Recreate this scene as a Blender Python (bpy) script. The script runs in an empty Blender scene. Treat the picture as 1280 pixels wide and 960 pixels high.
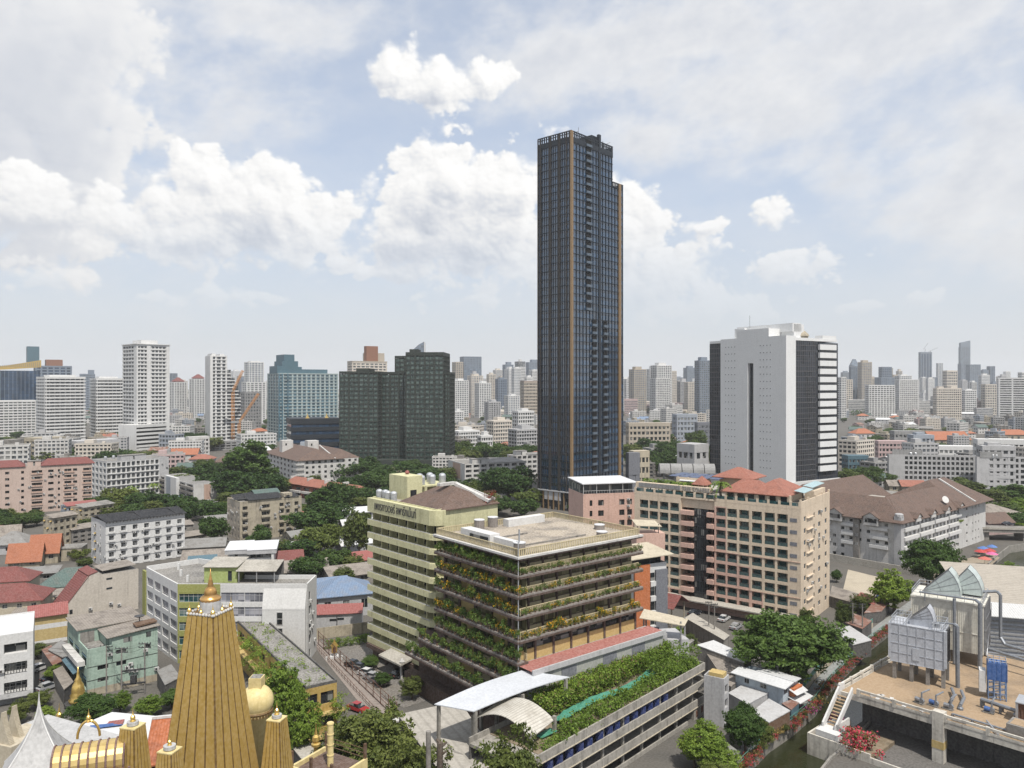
import bpy,math,random
from mathutils import Vector,Matrix,noise as mnoise
sc=bpy.context.scene
COL=sc.collection
R=math.radians
FPX,EYE=960.0,60.0
# camera
cam_d=bpy.data.cameras.new('camera');cam=bpy.data.objects.new('camera',cam_d);COL.objects.link(cam)
cam.location=(0,0,EYE);cam.rotation_euler=(R(90),0,0)
cam_d.sensor_width=36;cam_d.lens=27.0;cam_d.clip_start=1;cam_d.clip_end=30000
sc.camera=cam
# light and exposure
SUN_EL,SUN_AZ=61.0,156.0
sun_d=bpy.data.lights.new('sun','SUN');sun=bpy.data.objects.new('sun',sun_d);COL.objects.link(sun)
sun_d.energy=4.9;sun_d.angle=R(0.6);sun_d.color=(1.0,.945,.86)
sdir=Vector((math.sin(R(SUN_AZ))*math.cos(R(SUN_EL)),math.cos(R(SUN_AZ))*math.cos(R(SUN_EL)),math.sin(R(SUN_EL))))
sun.rotation_euler=sdir.to_track_quat('Z','Y').to_euler()
sun.location=(200,-100,500)
sc.view_settings.view_transform='Standard';sc.view_settings.look='None'
sc.view_settings.gamma=1.0;sc.view_settings.use_curve_mapping=False
sc.view_settings.exposure=0.0
sc.render.engine='CYCLES'
cy=sc.cycles
cy.use_denoising=True
try:
 cy.denoiser='OPENIMAGEDENOISE'
 cy.denoising_prefilter='ACCURATE'
except Exception: pass
cy.max_bounces=6;cy.diffuse_bounces=3;cy.glossy_bounces=3;cy.transmission_bounces=2;cy.volume_bounces=1
cy.caustics_reflective=False;cy.caustics_refractive=False
cy.sample_clamp_indirect=4
# node helper
class NT:
 def __init__(s,nt): s.nt=nt;s.n=nt.nodes;s.l=nt.links
 def new(s,t,**kw):
  nd=s.n.new(t)
  for k,v in kw.items(): setattr(nd,k,v)
  return nd
 def put(s,sock,v):
  if v is None: return
  if hasattr(v,'is_linked') or hasattr(v,'links'): s.l.new(v,sock)
  else: sock.default_value=v
 def m(s,op,a,b=None,c=None,clamp=False):
  nd=s.new('ShaderNodeMath',operation=op,use_clamp=clamp)
  s.put(nd.inputs[0],a);s.put(nd.inputs[1],b);s.put(nd.inputs[2],c)
  return nd.outputs[0]
 def vm(s,op,a,b=None,out=0):
  nd=s.new('ShaderNodeVectorMath',operation=op)
  s.put(nd.inputs[0],a)
  if op == 'SCALE': s.put(nd.inputs['Scale'],b)
  else: s.put(nd.inputs[1],b)
  return nd.outputs[out]
 def mr(s,v,a,b,c=0.0,d=1.0,smooth=True):
  nd=s.new('ShaderNodeMapRange',interpolation_type='SMOOTHSTEP' if smooth else 'LINEAR')
  s.put(nd.inputs[0],v);s.put(nd.inputs[1],a);s.put(nd.inputs[2],b);s.put(nd.inputs[3],c);s.put(nd.inputs[4],d)
  return nd.outputs[0]
 def mix(s,f,a,b,blend='MIX'):
  nd=s.new('ShaderNodeMix',data_type='RGBA',blend_type=blend)
  s.put(nd.inputs[0],f);s.put(nd.inputs[6],a);s.put(nd.inputs[7],b)
  return nd.outputs[2]
 def noise(s,v,scale,detail=4,rough=.55,dist=0.0,lac=2.0):
  nd=s.new('ShaderNodeTexNoise');s.put(nd.inputs['Vector'],v)
  nd.inputs['Scale'].default_value=scale;nd.inputs['Detail'].default_value=detail
  nd.inputs['Roughness'].default_value=rough;nd.inputs['Distortion'].default_value=dist
  nd.inputs['Lacunarity'].default_value=lac
  return nd.outputs[0]
 def voro(s,v,scale,feat='SMOOTH_F1',rnd=1.0,sm=.4):
  nd=s.new('ShaderNodeTexVoronoi',feature=feat);s.put(nd.inputs['Vector'],v)
  nd.inputs['Scale'].default_value=scale;nd.inputs['Randomness'].default_value=rnd
  if feat == 'SMOOTH_F1': nd.inputs['Smoothness'].default_value=sm
  return nd.outputs[0]
# sky with clouds, computed from noise over directions
def make_clouds(W=2304,H=768,elmax=32.0):
 """colour and cover of the cloud layer over azimuth -90..90, elevation -1..elmax degrees"""
 import numpy as np
 f32=np.float32
 rs=np.random.RandomState(11)
 perm=rs.permutation(512).astype(np.int32);ang=rs.rand(512).astype(f32)*6.2832
 gx,gy=np.cos(ang),np.sin(ang)
 def perlin(x,y):
  xi=np.floor(x).astype(np.int32);yi=np.floor(y).astype(np.int32)
  xf=(x-xi).astype(f32);yf=(y-yi).astype(f32)
  def g(ix,iy,dx,dy):
   h=perm[(perm[ix & 511]+iy) & 511]
   return gx[h]*dx+gy[h]*dy
  u=xf*xf*xf*(xf*(xf*6-15)+10);v=yf*yf*yf*(yf*(yf*6-15)+10)
  a=g(xi,yi,xf,yf);b=g(xi+1,yi,xf-1,yf);c=g(xi,yi+1,xf,yf-1);d=g(xi+1,yi+1,xf-1,yf-1)
  return (a+(b-a)*u)*(1-v)+(c+(d-c)*u)*v
 def fbm(x,y,f,n,k=.5,billow=False):
  s=0;a=1.0;t=0
  for i in range(n):
   ca,sa=math.cos(.6+1.1*i),math.sin(.6+1.1*i)
   p=perlin((x*ca-y*sa)*f+17.3*i,(x*sa+y*ca)*f+9.1*i)
   s=s+a*(np.abs(p)*2.2-.5 if billow else p*1.4);t += a;a *= k;f *= 2.03
  return s/t*1.6
 def ss(x,a,b):
  t=np.clip((x-a)/(b-a),0,1);return t*t*(3-2*t)
 az1=np.linspace(-90,90,W).astype(f32);el1=np.linspace(-1,elmax,H).astype(f32)
 az,el=np.meshgrid(az1,el1)
 def azel(px,py):
  a=math.atan2(px-640,960);e=math.atan2((480-py)*math.cos(a),960)
  return math.degrees(a),math.degrees(e)
 K=180/math.pi/960
 wx=fbm(az,el,.12,3)*1.3;wy=fbm(az+50,el+30,.12,3)*1.3
 wx2=fbm(az+20,el,.5,3)*.45;wy2=fbm(az,el+70,.5,3)*.45
 def blobs(lst,warp=1.0,k=.15):
  acc=None
  for (px,py,rx,ry,amp) in lst:
   a,e=azel(px,py)
   dx=(az+wx*warp+wx2-a)/(rx*K);dy=(el+wy*warp*.6+wy2-e)/(ry*K)
   dy=np.where(dy < 0,dy*1.15,dy)
   d=(1-np.sqrt(dx*dx+dy*dy))*amp
   acc=d if acc is None else np.maximum(acc,d)+k*.5*np.exp(-np.abs(acc-d)/k)*.5
  return np.maximum(acc,-1.5)
 CUM=[(300,265,122,70,1.0),(262,222,55,40,1.),(345,272,88,60,1.),(160,275,52,34,.8),(250,300,160,40,.8),(385,285,52,48,.9),
   (500,92,42,40,1.0),(548,106,62,40,1.),(605,98,40,30,.9),
   (545,235,86,74,1.),(625,240,75,66,1.),(590,300,150,60,1.),(500,305,66,60,.9),(690,163,38,15,.5),
   (775,300,64,90,1.),(830,350,95,60,.9),(890,388,100,26,.7),
   (958,272,44,28,.5),(985,336,90,26,.55),(882,284,26,12,.5),(1078,382,34,10,.5),(1150,375,32,10,.45),(690,345,220,50,.5),
   (20,245,75,40,.8),(60,350,60,24,.5),(270,372,80,16,.55),(480,340,90,20,.5),(600,375,60,12,.35),
   (-250,200,160,120,1.),(1560,260,160,90,1.),(2000,320,300,60,1.),(-800,300,300,80,1.)]
 BANK=[(40,80,128,170,1.0),(100,170,92,100,1.0),(40,250,118,110,.9),(158,170,36,50,.8),(110,30,110,60,.9)]
 VEIL=[(60,60,260,160,.9),(330,30,160,66,.8),(430,60,60,40,.5),(860,60,300,82,1.0),(760,95,190,80,.8),(960,130,220,86,1.0),(1130,40,210,90,.9),
   (1225,210,140,100,1.0),(1150,240,125,60,.8),(800,165,66,36,.7),(60,230,140,140,.7),(640,-250,900,180,.6),(1260,290,130,90,.7),(880,150,90,40,.8),(620,75,60,40,.6)]
 hor=ss(el,1,9)
 c=blobs(CUM,.55)
 bb=fbm(az,el*1.15,.30,6,.55,True);n0=fbm(az,el,.22,5,.5)
 d1=c*1.25+bb*.50+n0*.22
 k=blobs(BANK,.8)
 d2=k*1.2+bb*.50+n0*.3
 def shade(d,fx):
  dens=np.clip(d,0,1.2)
  dpx=W/180.0;dpy=H/(elmax+1)
  acc=np.zeros_like(dens);wsum=0
  for i,st in enumerate((.18,.4,.75,1.3,2.1,3.2,4.6)):
   sx=int(round(st*.45*dpx));sy=int(round(st*dpy))
   sh=np.roll(np.roll(dens,-sx,1),-sy,0);sh[-sy:,:]=dens[-sy:,:]
   w=(.32,.5,.7,.9,1.,1.,.9)[i];acc += sh*w;wsum += w
  acc /= wsum
  s1=int(round(.16*dpy));rel=dens-np.roll(np.roll(dens,-s1,0),-int(s1*.6),1)
  s2=int(round(.5*dpy));rel2=dens-np.roll(np.roll(dens,-s2,0),-int(s2*.6),1)
  return acc,np.clip(rel,-.3,.3),np.clip(rel2,-.5,.5)
 bs=fbm(az,el*1.15,.30,2,.5,True)
 a1=shade(c*1.25+bs*.45+n0*.2,1)[0];_,r1,r1b=shade(d1,1)
 lum1=.95-.19*ss(a1,.28,1.0)+r1*.30+r1b*.13
 a2=shade(k*1.2+bs*.3,1)[0];_,r2,r2b=shade(d2,1)
 lum2=.87-.10*ss(a2,.25,.9)+r2*.12*np.exp(-np.maximum(d2,0)*3)+r2b*.22*np.exp(-np.maximum(d2,0)*2.2)
 edge1=.12+.36*ss(fbm(az+90,el,.4,3),-.3,.5)
 cov1=ss(d1,.0,edge1+.04)*(.12+.88*ss(el,3,13))
 cov2=ss(d2,-.02,edge1+.12)
 v=blobs(VEIL,1.3,.3);st=el*1.35-az*.2
 wv=fbm(az*.8,st,.16,7,.58)
 veil=ss(v*1.05+wv*.62,-.08,.84)*.92
 vl=.865+.055*fbm(az,st,.35,5,.6)-.05*ss(v+wv,.4,1.3)
 thin=np.clip(.06+.2*fbm(az+10,el*2.2,.1,5,.6),0,.5)
 warm=np.array([1.0,.995,.985],f32);cold=np.array([.80,.86,.98],f32)
 def tint(l):
  l=np.clip(l,.45,1.03);t=ss(l,.62,.98)[...,None]
  return l[...,None]*(cold*(1-t)+warm*t)
 rgb=np.zeros((H,W,3),f32);al=np.zeros((H,W),f32)
 def over(col,a):
  nonlocal rgb,al
  rgb=col*a[...,None]+rgb*(1-a[...,None]);al=a+al*(1-a)
 over(tint(np.full_like(az,.88)),thin)
 over(tint(vl),veil)
 over(tint(lum2),cov2)
 over(tint(lum1),cov1)
 rgb=rgb/np.maximum(al,1e-3)[...,None]
 return np.clip(rgb,0,1.05),np.clip(al,0,1)
def build_world():
 import numpy as np
 w=bpy.data.worlds.new('World');sc.world=w;w.use_nodes=True
 t=NT(w.node_tree);t.n.clear()
 outp=t.new('ShaderNodeOutputWorld');bg=t.new('ShaderNodeBackground')
 sky=t.new('ShaderNodeTexSky',sky_type='NISHITA');sky.sun_disc=False
 sky.sun_elevation=R(SUN_EL);sky.sun_rotation=R(SUN_AZ)
 sky.altitude=50;sky.air_density=1.0;sky.dust_density=2.0;sky.ozone_density=1.0
 rgb,al=make_clouds()
 Hh,Ww=al.shape
 img=bpy.data.images.new('cloud_layer',Ww,Hh,alpha=True,float_buffer=True);img.colorspace_settings.name='Non-Color'
 img.alpha_mode='CHANNEL_PACKED'
 buf=np.ones((Hh,Ww,4),np.float32);buf[...,:3]=rgb;buf[...,3]=al
 img.pixels.foreach_set(buf.ravel());img.update();img.pack()
 tc=t.new('ShaderNodeTexCoord')
 sp=t.new('ShaderNodeSeparateXYZ');t.l.new(tc.outputs['Generated'],sp.inputs[0])
 az=t.m('MULTIPLY',t.m('ARCTAN2',sp.outputs[0],t.m('ABSOLUTE',sp.outputs[1])),57.2958)
 el=t.m('MULTIPLY',t.m('ARCSINE',sp.outputs[2]),57.2958)
 cb=t.new('ShaderNodeCombineXYZ')
 t.put(cb.inputs[0],t.m('DIVIDE',t.m('ADD',az,90.0),180.0));t.put(cb.inputs[1],t.m('DIVIDE',t.m('ADD',el,1.0),33.0))
 im=t.new('ShaderNodeTexImage',extension='EXTEND',interpolation='Cubic');im.image=img
 t.l.new(cb.outputs[0],im.inputs[0])
 mul=t.new('ShaderNodeMix',data_type='RGBA',blend_type='MULTIPLY');mul.inputs[0].default_value=1
 t.l.new(sky.outputs[0],mul.inputs[6]);mul.inputs[7].default_value=(SKY_K,SKY_K,SKY_K,1)
 base=t.mix(t.mr(el,0,34,.64,.50),mul.outputs[2],(.70,.765,.88,1))
 hi=t.mr(el,29,34)
 ccol=t.mix(hi,im.outputs[0],(.80,.82,.85,1))
 ca=t.mix(hi,im.outputs[1],(.6,.6,.6,1))
 lay=t.mix(ca,base,ccol)
 lay=t.mix(t.mr(el,0,14,.62,0.0,False),lay,(.665,.678,.70,1))
 t.l.new(lay,bg.inputs[0]);bg.inputs[1].default_value=1.0
 t.l.new(bg.outputs[0],outp.inputs[0])
 w.cycles.sampling_method='MANUAL';w.cycles.sample_map_resolution=512
SKY_K=0.15
build_world()
# placing by the photograph's geometry
def PX(px,Y): return (px-640)/FPX*Y
def PZ(py,Y): return EYE + (480-py)/FPX*Y
def GY(py,z=0.0): return FPX*(EYE-z)/(py-480)
def G(px,py,z=0.0):
 Y=GY(py,z);return Vector((PX(px,Y),Y,z))
# materials
MATS={}
ALB=.74
def mat(name,col,rough=.8,dirt=.25,dirtcol=None,scale=.35,metal=0.0,streak=.0,spec=.3,var=.0,bump=.0,fine=.12):
 """plain surface with broad weathering, fine mottling and vertical rain streaks"""
 if name in MATS: return MATS[name]
 m=bpy.data.materials.new(name);m.use_nodes=True;MATS[name]=m
 t=NT(m.node_tree);b=t.n['Principled BSDF']
 b.inputs['Roughness'].default_value=rough;b.inputs['Metallic'].default_value=metal
 b.inputs['Specular IOR Level'].default_value=spec
 geo=t.new('ShaderNodeNewGeometry');pos=geo.outputs['Position']
 dc=dirtcol or tuple(c*.45+.01 for c in col[:3])
 col=tuple(c*(ALB if metal < .3 else .95) for c in col[:3]);dc=tuple(c*ALB for c in dc);c4=(*col,1)
 n=t.noise(pos,scale,5,.62)
 f=t.m('MULTIPLY',t.mr(n,.42,.74),dirt)
 c=t.mix(f,c4,(*dc,1))
 if streak:
  sv=t.vm('MULTIPLY',pos,(1.0,1.0,.07))
  s=t.noise(sv,1.1,4,.7)
  c=t.mix(t.m('MULTIPLY',t.mr(s,.5,.72),streak),c,(*[x*.5 for x in dc],1))
 if fine:
  k=t.noise(pos,2.6,3,.6)
  c=t.mix(t.mr(k,.3,.7,0,1),t.mix(fine,c,(0,0,0,1)),t.mix(fine*.4,c,(1,1,1,1)))
 if var:
  oi=t.new('ShaderNodeObjectInfo')
  hs=t.new('ShaderNodeHueSaturation');t.put(hs.inputs['Value'],t.mr(oi.outputs['Random'],0,1,1-var,1+var,False));t.put(hs.inputs['Color'],c)
  c=hs.outputs[0]
 t.l.new(c,b.inputs['Base Color'])
 return m
def roofmat(name,col,pitch=.35,axis=0,rough=.75,dirt=.35,dirtcol=None,spec=.25,metal=0.0,depth=.35,var=0.0):
 """corrugated sheet or tile rows: ridges follow the object's own axes"""
 if name in MATS: return MATS[name]
 m=mat(name,col,rough,dirt,dirtcol,.45,metal,.0,spec,var)
 t=NT(m.node_tree);b=t.n['Principled BSDF']
 tc=t.new('ShaderNodeTexCoord')
 w=t.new('ShaderNodeTexWave',wave_type='BANDS',bands_direction='XYZ'[axis]);t.l.new(tc.outputs['Object'],w.inputs[0])
 w.inputs['Scale'].default_value=.314/pitch;w.inputs['Distortion'].default_value=.0
 bp=t.new('ShaderNodeBump');bp.inputs['Strength'].default_value=.5;bp.inputs['Distance'].default_value=.06
 t.l.new(w.outputs[1],bp.inputs['Height']);t.l.new(bp.outputs[0],b.inputs['Normal'])
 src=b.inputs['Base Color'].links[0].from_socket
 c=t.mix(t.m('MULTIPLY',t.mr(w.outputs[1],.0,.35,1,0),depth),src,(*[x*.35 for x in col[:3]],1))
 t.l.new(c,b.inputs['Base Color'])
 return m
def glassmat(name,col=(.02,.025,.03),rough=.12,light=(.20,.20,.19),p=.22,spec=.6):
 """window glass: each pane its own tone, some with pale curtains behind"""
 if name in MATS: return MATS[name]
 m=bpy.data.materials.new(name);m.use_nodes=True;MATS[name]=m
 t=NT(m.node_tree);b=t.n['Principled BSDF']
 b.inputs['Roughness'].default_value=rough;b.inputs['Specular IOR Level'].default_value=spec
 geo=t.new('ShaderNodeNewGeometry')
 sn=t.vm('SNAP',t.vm('ADD',geo.outputs['Position'],(.37,.21,.4)),(1.3,1.3,1.55))
 wn=t.new('ShaderNodeTexWhiteNoise',noise_dimensions='3D');t.l.new(sn,wn.inputs[0])
 oi=t.new('ShaderNodeObjectInfo')
 f=t.m('FRACT',t.m('ADD',wn.outputs[0],oi.outputs['Random']))
 c=t.mix(t.mr(f,0,1,0,1,False),(*[x*.55 for x in col],1),(*[x*1.9 for x in col],1))
 c=t.mix(t.mr(f,1-p,1-p+.03),c,(*light,1))
 t.l.new(c,b.inputs['Base Color'])
 return m
def curtain(name,col,line,floor=3.3,bay=1.3,rough=.08,spec=.8,lw=.12,slab=.3,var=.8,ior=0.0):
 """tinted glass wall: panels with their own tone, spandrels each floor"""
 if name in MATS: return MATS[name]
 m=bpy.data.materials.new(name);m.use_nodes=True;MATS[name]=m
 t=NT(m.node_tree);b=t.n['Principled BSDF']
 b.inputs['Specular IOR Level'].default_value=spec;b.inputs['IOR'].default_value=1.5+ior
 tc=t.new('ShaderNodeTexCoord');sep=t.new('ShaderNodeSeparateXYZ');t.l.new(tc.outputs['Object'],sep.inputs[0])
 u=t.m('ADD',sep.outputs[0],sep.outputs[1])
 uu=t.m('DIVIDE',u,bay);zz=t.m('DIVIDE',sep.outputs[2],floor)
 cb=t.new('ShaderNodeCombineXYZ');t.put(cb.inputs[0],t.m('FLOOR',uu));t.put(cb.inputs[1],t.m('FLOOR',zz))
 wn=t.new('ShaderNodeTexWhiteNoise',noise_dimensions='2D');t.l.new(cb.outputs[0],wn.inputs[0])
 big=t.noise(cb.outputs[0],.22,2,.5)
 f=t.m('ADD',t.m('MULTIPLY',wn.outputs[0],.6),t.m('MULTIPLY',t.mr(big,.35,.65),.4))
 c=t.mix(t.m('MULTIPLY',f,var),(*[x*.45 for x in col],1),(*[x*2.3 for x in col],1))
 fu=t.m('FRACT',uu);fz=t.m('FRACT',zz)
 c=t.mix(t.m('LESS_THAN',fz,slab),c,(*[x*.7 for x in line],1))
 c=t.mix(t.m('LESS_THAN',fu,lw),c,(*line,1))
 t.l.new(c,b.inputs['Base Color'])
 b.inputs['Roughness'].default_value=rough
 nz=t.noise(cb.outputs[0],3.1,0,.5)
 bp=t.new('ShaderNodeBump');bp.inputs['Strength'].default_value=.05;bp.inputs['Distance'].default_value=.3
 t.l.new(wn.outputs[0],bp.inputs['Height']);t.l.new(bp.outputs[0],b.inputs['Normal'])
 return m
def leafmat(name,c1,c2,spot=None,spotp=0.0,c3=None):
 if name in MATS: return MATS[name]
 m=bpy.data.materials.new(name);m.use_nodes=True;MATS[name]=m
 t=NT(m.node_tree);b=t.n['Principled BSDF'];out=t.n['Material Output']
 b.inputs['Roughness'].default_value=.55;b.inputs['Specular IOR Level'].default_value=.25
 geo=t.new('ShaderNodeNewGeometry');oi=t.new('ShaderNodeObjectInfo')
 r=geo.outputs['Random Per Island']
 n=t.noise(geo.outputs['Position'],.45,3,.6)
 f=t.m('ADD',t.m('MULTIPLY',r,.55),t.m('MULTIPLY',t.mr(n,.3,.7),.45))
 c=t.mix(f,(*c1,1),(*c2,1))
 if c3: c=t.mix(t.mr(oi.outputs['Random'],.55,1.0),c,t.mix(f,(*[x*.6 for x in c3],1),(*c3,1)))
 if spot: c=t.mix(t.m('LESS_THAN',t.m('FRACT',t.m('MULTIPLY',r,7.3)),spotp),c,(*spot,1))
 hs=t.new('ShaderNodeHueSaturation');t.put(hs.inputs['Color'],c)
 t.put(hs.inputs['Value'],t.mr(oi.outputs['Random'],0,1,.78,1.25,False))
 t.put(hs.inputs['Hue'],t.mr(oi.outputs['Random'],0,1,.51,.49,False))
 t.l.new(hs.outputs[0],b.inputs['Base Color'])
 tr=t.new('ShaderNodeBsdfTranslucent');t.l.new(hs.outputs[0],tr.inputs[0])
 mx=t.new('ShaderNodeMixShader');mx.inputs[0].default_value=.3
 t.l.new(b.outputs[0],mx.inputs[1]);t.l.new(tr.outputs[0],mx.inputs[2]);t.l.new(mx.outputs[0],out.inputs[0])
 return m
# mesh building
class MB:
 def __init__(s): s.v=[];s.f=[];s.m=[]
 def vt(s,*pts):
  i=len(s.v);s.v.extend([tuple(p) for p in pts]);return i
 def poly(s,pts,mi=0):
  i=s.vt(*pts);s.f.append(tuple(range(i,i+len(pts))));s.m.append(mi)
 def box(s,x0,y0,z0,x1,y1,z1,mi=0):
  i=s.vt((x0,y0,z0),(x1,y0,z0),(x1,y1,z0),(x0,y1,z0),(x0,y0,z1),(x1,y0,z1),(x1,y1,z1),(x0,y1,z1))
  for q in ((0,3,2,1),(4,5,6,7),(0,1,5,4),(1,2,6,5),(2,3,7,6),(3,0,4,7)):
   s.f.append(tuple(i+k for k in q));s.m.append(mi)
 def cbox(s,cx,cy,z0,wx,wy,h,mi=0): s.box(cx-wx/2,cy-wy/2,z0,cx+wx/2,cy+wy/2,z0+h,mi)
 def prism(s,pts,z0,z1,mi=0,capmi=None):
  n=len(pts);i=s.vt(*[(p[0],p[1],z0) for p in pts],*[(p[0],p[1],z1) for p in pts])
  for k in range(n):
   j=(k+1) % n;s.f.append((i+k,i+j,i+n+j,i+n+k));s.m.append(mi)
  s.f.append(tuple(i+n+k for k in range(n)));s.m.append(mi if capmi is None else capmi)
  s.f.append(tuple(i+k for k in reversed(range(n))));s.m.append(mi)
 def lathe(s,cx,cy,prof,n=16,mi=0):
  i=len(s.v)
  for (r,z) in prof:
   for k in range(n):
    a=2*math.pi*k/n;s.v.append((cx+r*math.cos(a),cy+r*math.sin(a),z))
  for j in range(len(prof)-1):
   for k in range(n):
    k2=(k+1) % n
    s.f.append((i+j*n+k,i+j*n+k2,i+(j+1)*n+k2,i+(j+1)*n+k));s.m.append(mi)
  s.f.append(tuple(i+k for k in reversed(range(n))));s.m.append(mi)
  s.f.append(tuple(i+(len(prof)-1)*n+k for k in range(n)));s.m.append(mi)
 def cyl(s,cx,cy,z0,z1,r,n=12,mi=0): s.lathe(cx,cy,[(r,z0),(r,z1)],n,mi)
 def tube(s,p,q,r,n=6,mi=0,r2=None):
  p=Vector(p);q=Vector(q);d=(q-p)
  if d.length < 1e-6: return
  d.normalize();a=d.orthogonal().normalized();b=d.cross(a);r2=r if r2 is None else r2
  i=len(s.v)
  for (c,rr) in ((p,r),(q,r2)):
   for k in range(n):
    t=2*math.pi*k/n;s.v.append(tuple(c+a*(rr*math.cos(t))+b*(rr*math.sin(t))))
  for k in range(n):
   k2=(k+1) % n;s.f.append((i+k,i+k2,i+n+k2,i+n+k));s.m.append(mi)
  s.f.append(tuple(i+k for k in reversed(range(n))));s.m.append(mi);s.f.append(tuple(i+n+k for k in range(n)));s.m.append(mi)
 def path(s,pts,r,n=6,mi=0):
  for a,b in zip(pts,pts[1:]): s.tube(a,b,r,n,mi)
 def beam(s,p,q,w,h,mi=0):
  """rectangular bar from p to q, w across, h in height"""
  p=Vector(p);q=Vector(q);d=(q-p).normalized()
  a=d.cross(Vector((0,0,1)))
  a=Vector((1,0,0)) if a.length < 1e-4 else a.normalized()
  b=a.cross(d).normalized();i=len(s.v)
  for c in (p,q):
   for (u,v) in ((-1,-1),(1,-1),(1,1),(-1,1)): s.v.append(tuple(c+a*(u*w/2)+b*(v*h/2)))
  for k in range(4): s.f.append((i+k,i+(k+1)%4,i+4+(k+1)%4,i+4+k));s.m.append(mi)
  s.f.append((i+3,i+2,i+1,i));s.m.append(mi);s.f.append((i+4,i+5,i+6,i+7));s.m.append(mi)
 def hip(s,x0,y0,x1,y1,z0,h,over=.6,ridge=None,mi=0,thick=.18):
  """hip roof; ridge = half-length inset fraction"""
  x0 -= over;y0 -= over;x1 += over;y1 += over
  W,D=x1-x0,y1-y0;ins=min(W,D)/2 if ridge is None else ridge
  if W >= D: r0,r1=(x0+ins,(y0+y1)/2,z0+h),(x1-ins,(y0+y1)/2,z0+h)
  else: r0,r1=((x0+x1)/2,y0+ins,z0+h),((x0+x1)/2,y1-ins,z0+h)
  c=[(x0,y0,z0),(x1,y0,z0),(x1,y1,z0),(x0,y1,z0)]
  if W >= D:
   s.poly([c[0],c[1],r1,r0],mi);s.poly([c[1],c[2],r1],mi);s.poly([c[2],c[3],r0,r1],mi);s.poly([c[3],c[0],r0],mi)
  else:
   s.poly([c[0],c[1],r0],mi);s.poly([c[1],c[2],r1,r0],mi);s.poly([c[2],c[3],r1],mi);s.poly([c[3],c[0],r0,r1],mi)
  b=[(x,y,z-thick) for (x,y,z) in c]
  for k in range(4): s.poly([b[k],b[(k+1)%4],c[(k+1)%4],c[k]],mi)
  s.poly(b[::-1],mi)
 def gable(s,x0,y0,x1,y1,z0,h,over=.5,axis='x',mi=0,wall=None,thick=.15):
  ox0,oy0,ox1,oy1=x0-over,y0-over,x1+over,y1+over
  if axis == 'x':
   ym=(y0+y1)/2;sl=h/((y1-y0)/2);zl=z0-sl*over
   A=[(ox0,oy0,zl),(ox1,oy0,zl),(ox1,ym,z0+h),(ox0,ym,z0+h)];B=[(ox1,oy1,zl),(ox0,oy1,zl),(ox0,ym,z0+h),(ox1,ym,z0+h)]
   W=[[(x0,y0,z0),(x0,y1,z0),(x0,ym,z0+h-.05)],[(x1,y0,z0),(x1,y1,z0),(x1,ym,z0+h-.05)]]
  else:
   xm=(x0+x1)/2;sl=h/((x1-x0)/2);zl=z0-sl*over
   A=[(ox0,oy1,zl),(ox0,oy0,zl),(xm,oy0,z0+h),(xm,oy1,z0+h)];B=[(ox1,oy0,zl),(ox1,oy1,zl),(xm,oy1,z0+h),(xm,oy0,z0+h)]
   W=[[(x0,y0,z0),(x1,y0,z0),(xm,y0,z0+h-.05)],[(x0,y1,z0),(x1,y1,z0),(xm,y1,z0+h-.05)]]
  for q in (A,B):
   s.slab(q,thick,mi)
  if wall is not None:
   for w in W: s.poly(w,wall)
 def slab(s,q,thick,mi=0):
  """a sheet of four corners with thickness downwards"""
  lo=[(p[0],p[1],p[2]-thick) for p in q];n=len(q)
  s.poly(q,mi);s.poly(lo[::-1],mi)
  for k in range(n): s.poly([lo[k],lo[(k+1)%n],q[(k+1)%n],q[k]],mi)
 def build(s,name,mats,parent=None,loc=None,rz=0.0,smooth=False):
  me=mesh_of(s,name,mats,smooth)
  return link(name,me,parent,loc,rz)
def mesh_of(b,name,mats,smooth=False):
 me=bpy.data.meshes.new(name);me.from_pydata(b.v,[],b.f)
 if not isinstance(mats,(list,tuple)): mats=[mats]
 for m in mats: me.materials.append(m)
 if len(mats) > 1: me.polygons.foreach_set('material_index',b.m)
 if smooth: me.polygons.foreach_set('use_smooth',[True]*len(b.f))
 me.update()
 return me
def link(name,data,parent=None,loc=None,rz=0.0):
 o=bpy.data.objects.new(name,data);COL.objects.link(o)
 if parent is not None: o.parent=parent
 if loc is not None: o.location=loc
 if rz: o.rotation_euler=(0,0,rz)
 return o
def tag(o,label=None,cat=None,group=None,kind=None):
 if label: o['label']=label
 if cat: o['category']=cat
 if group: o['group']=group
 if kind: o['kind']=kind
 return o
def thing(name,label,cat,loc=(0,0,0),rz=0.0,group=None):
 return tag(link(name,None,None,loc,rz),label,cat,group)
def dup(o,parent=None):
 c=o.copy();COL.objects.link(c)
 if parent is not None: c.parent=parent
 for ch in list(o.children): dup(ch,c)
 return c
rnd=random.Random(7)
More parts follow.
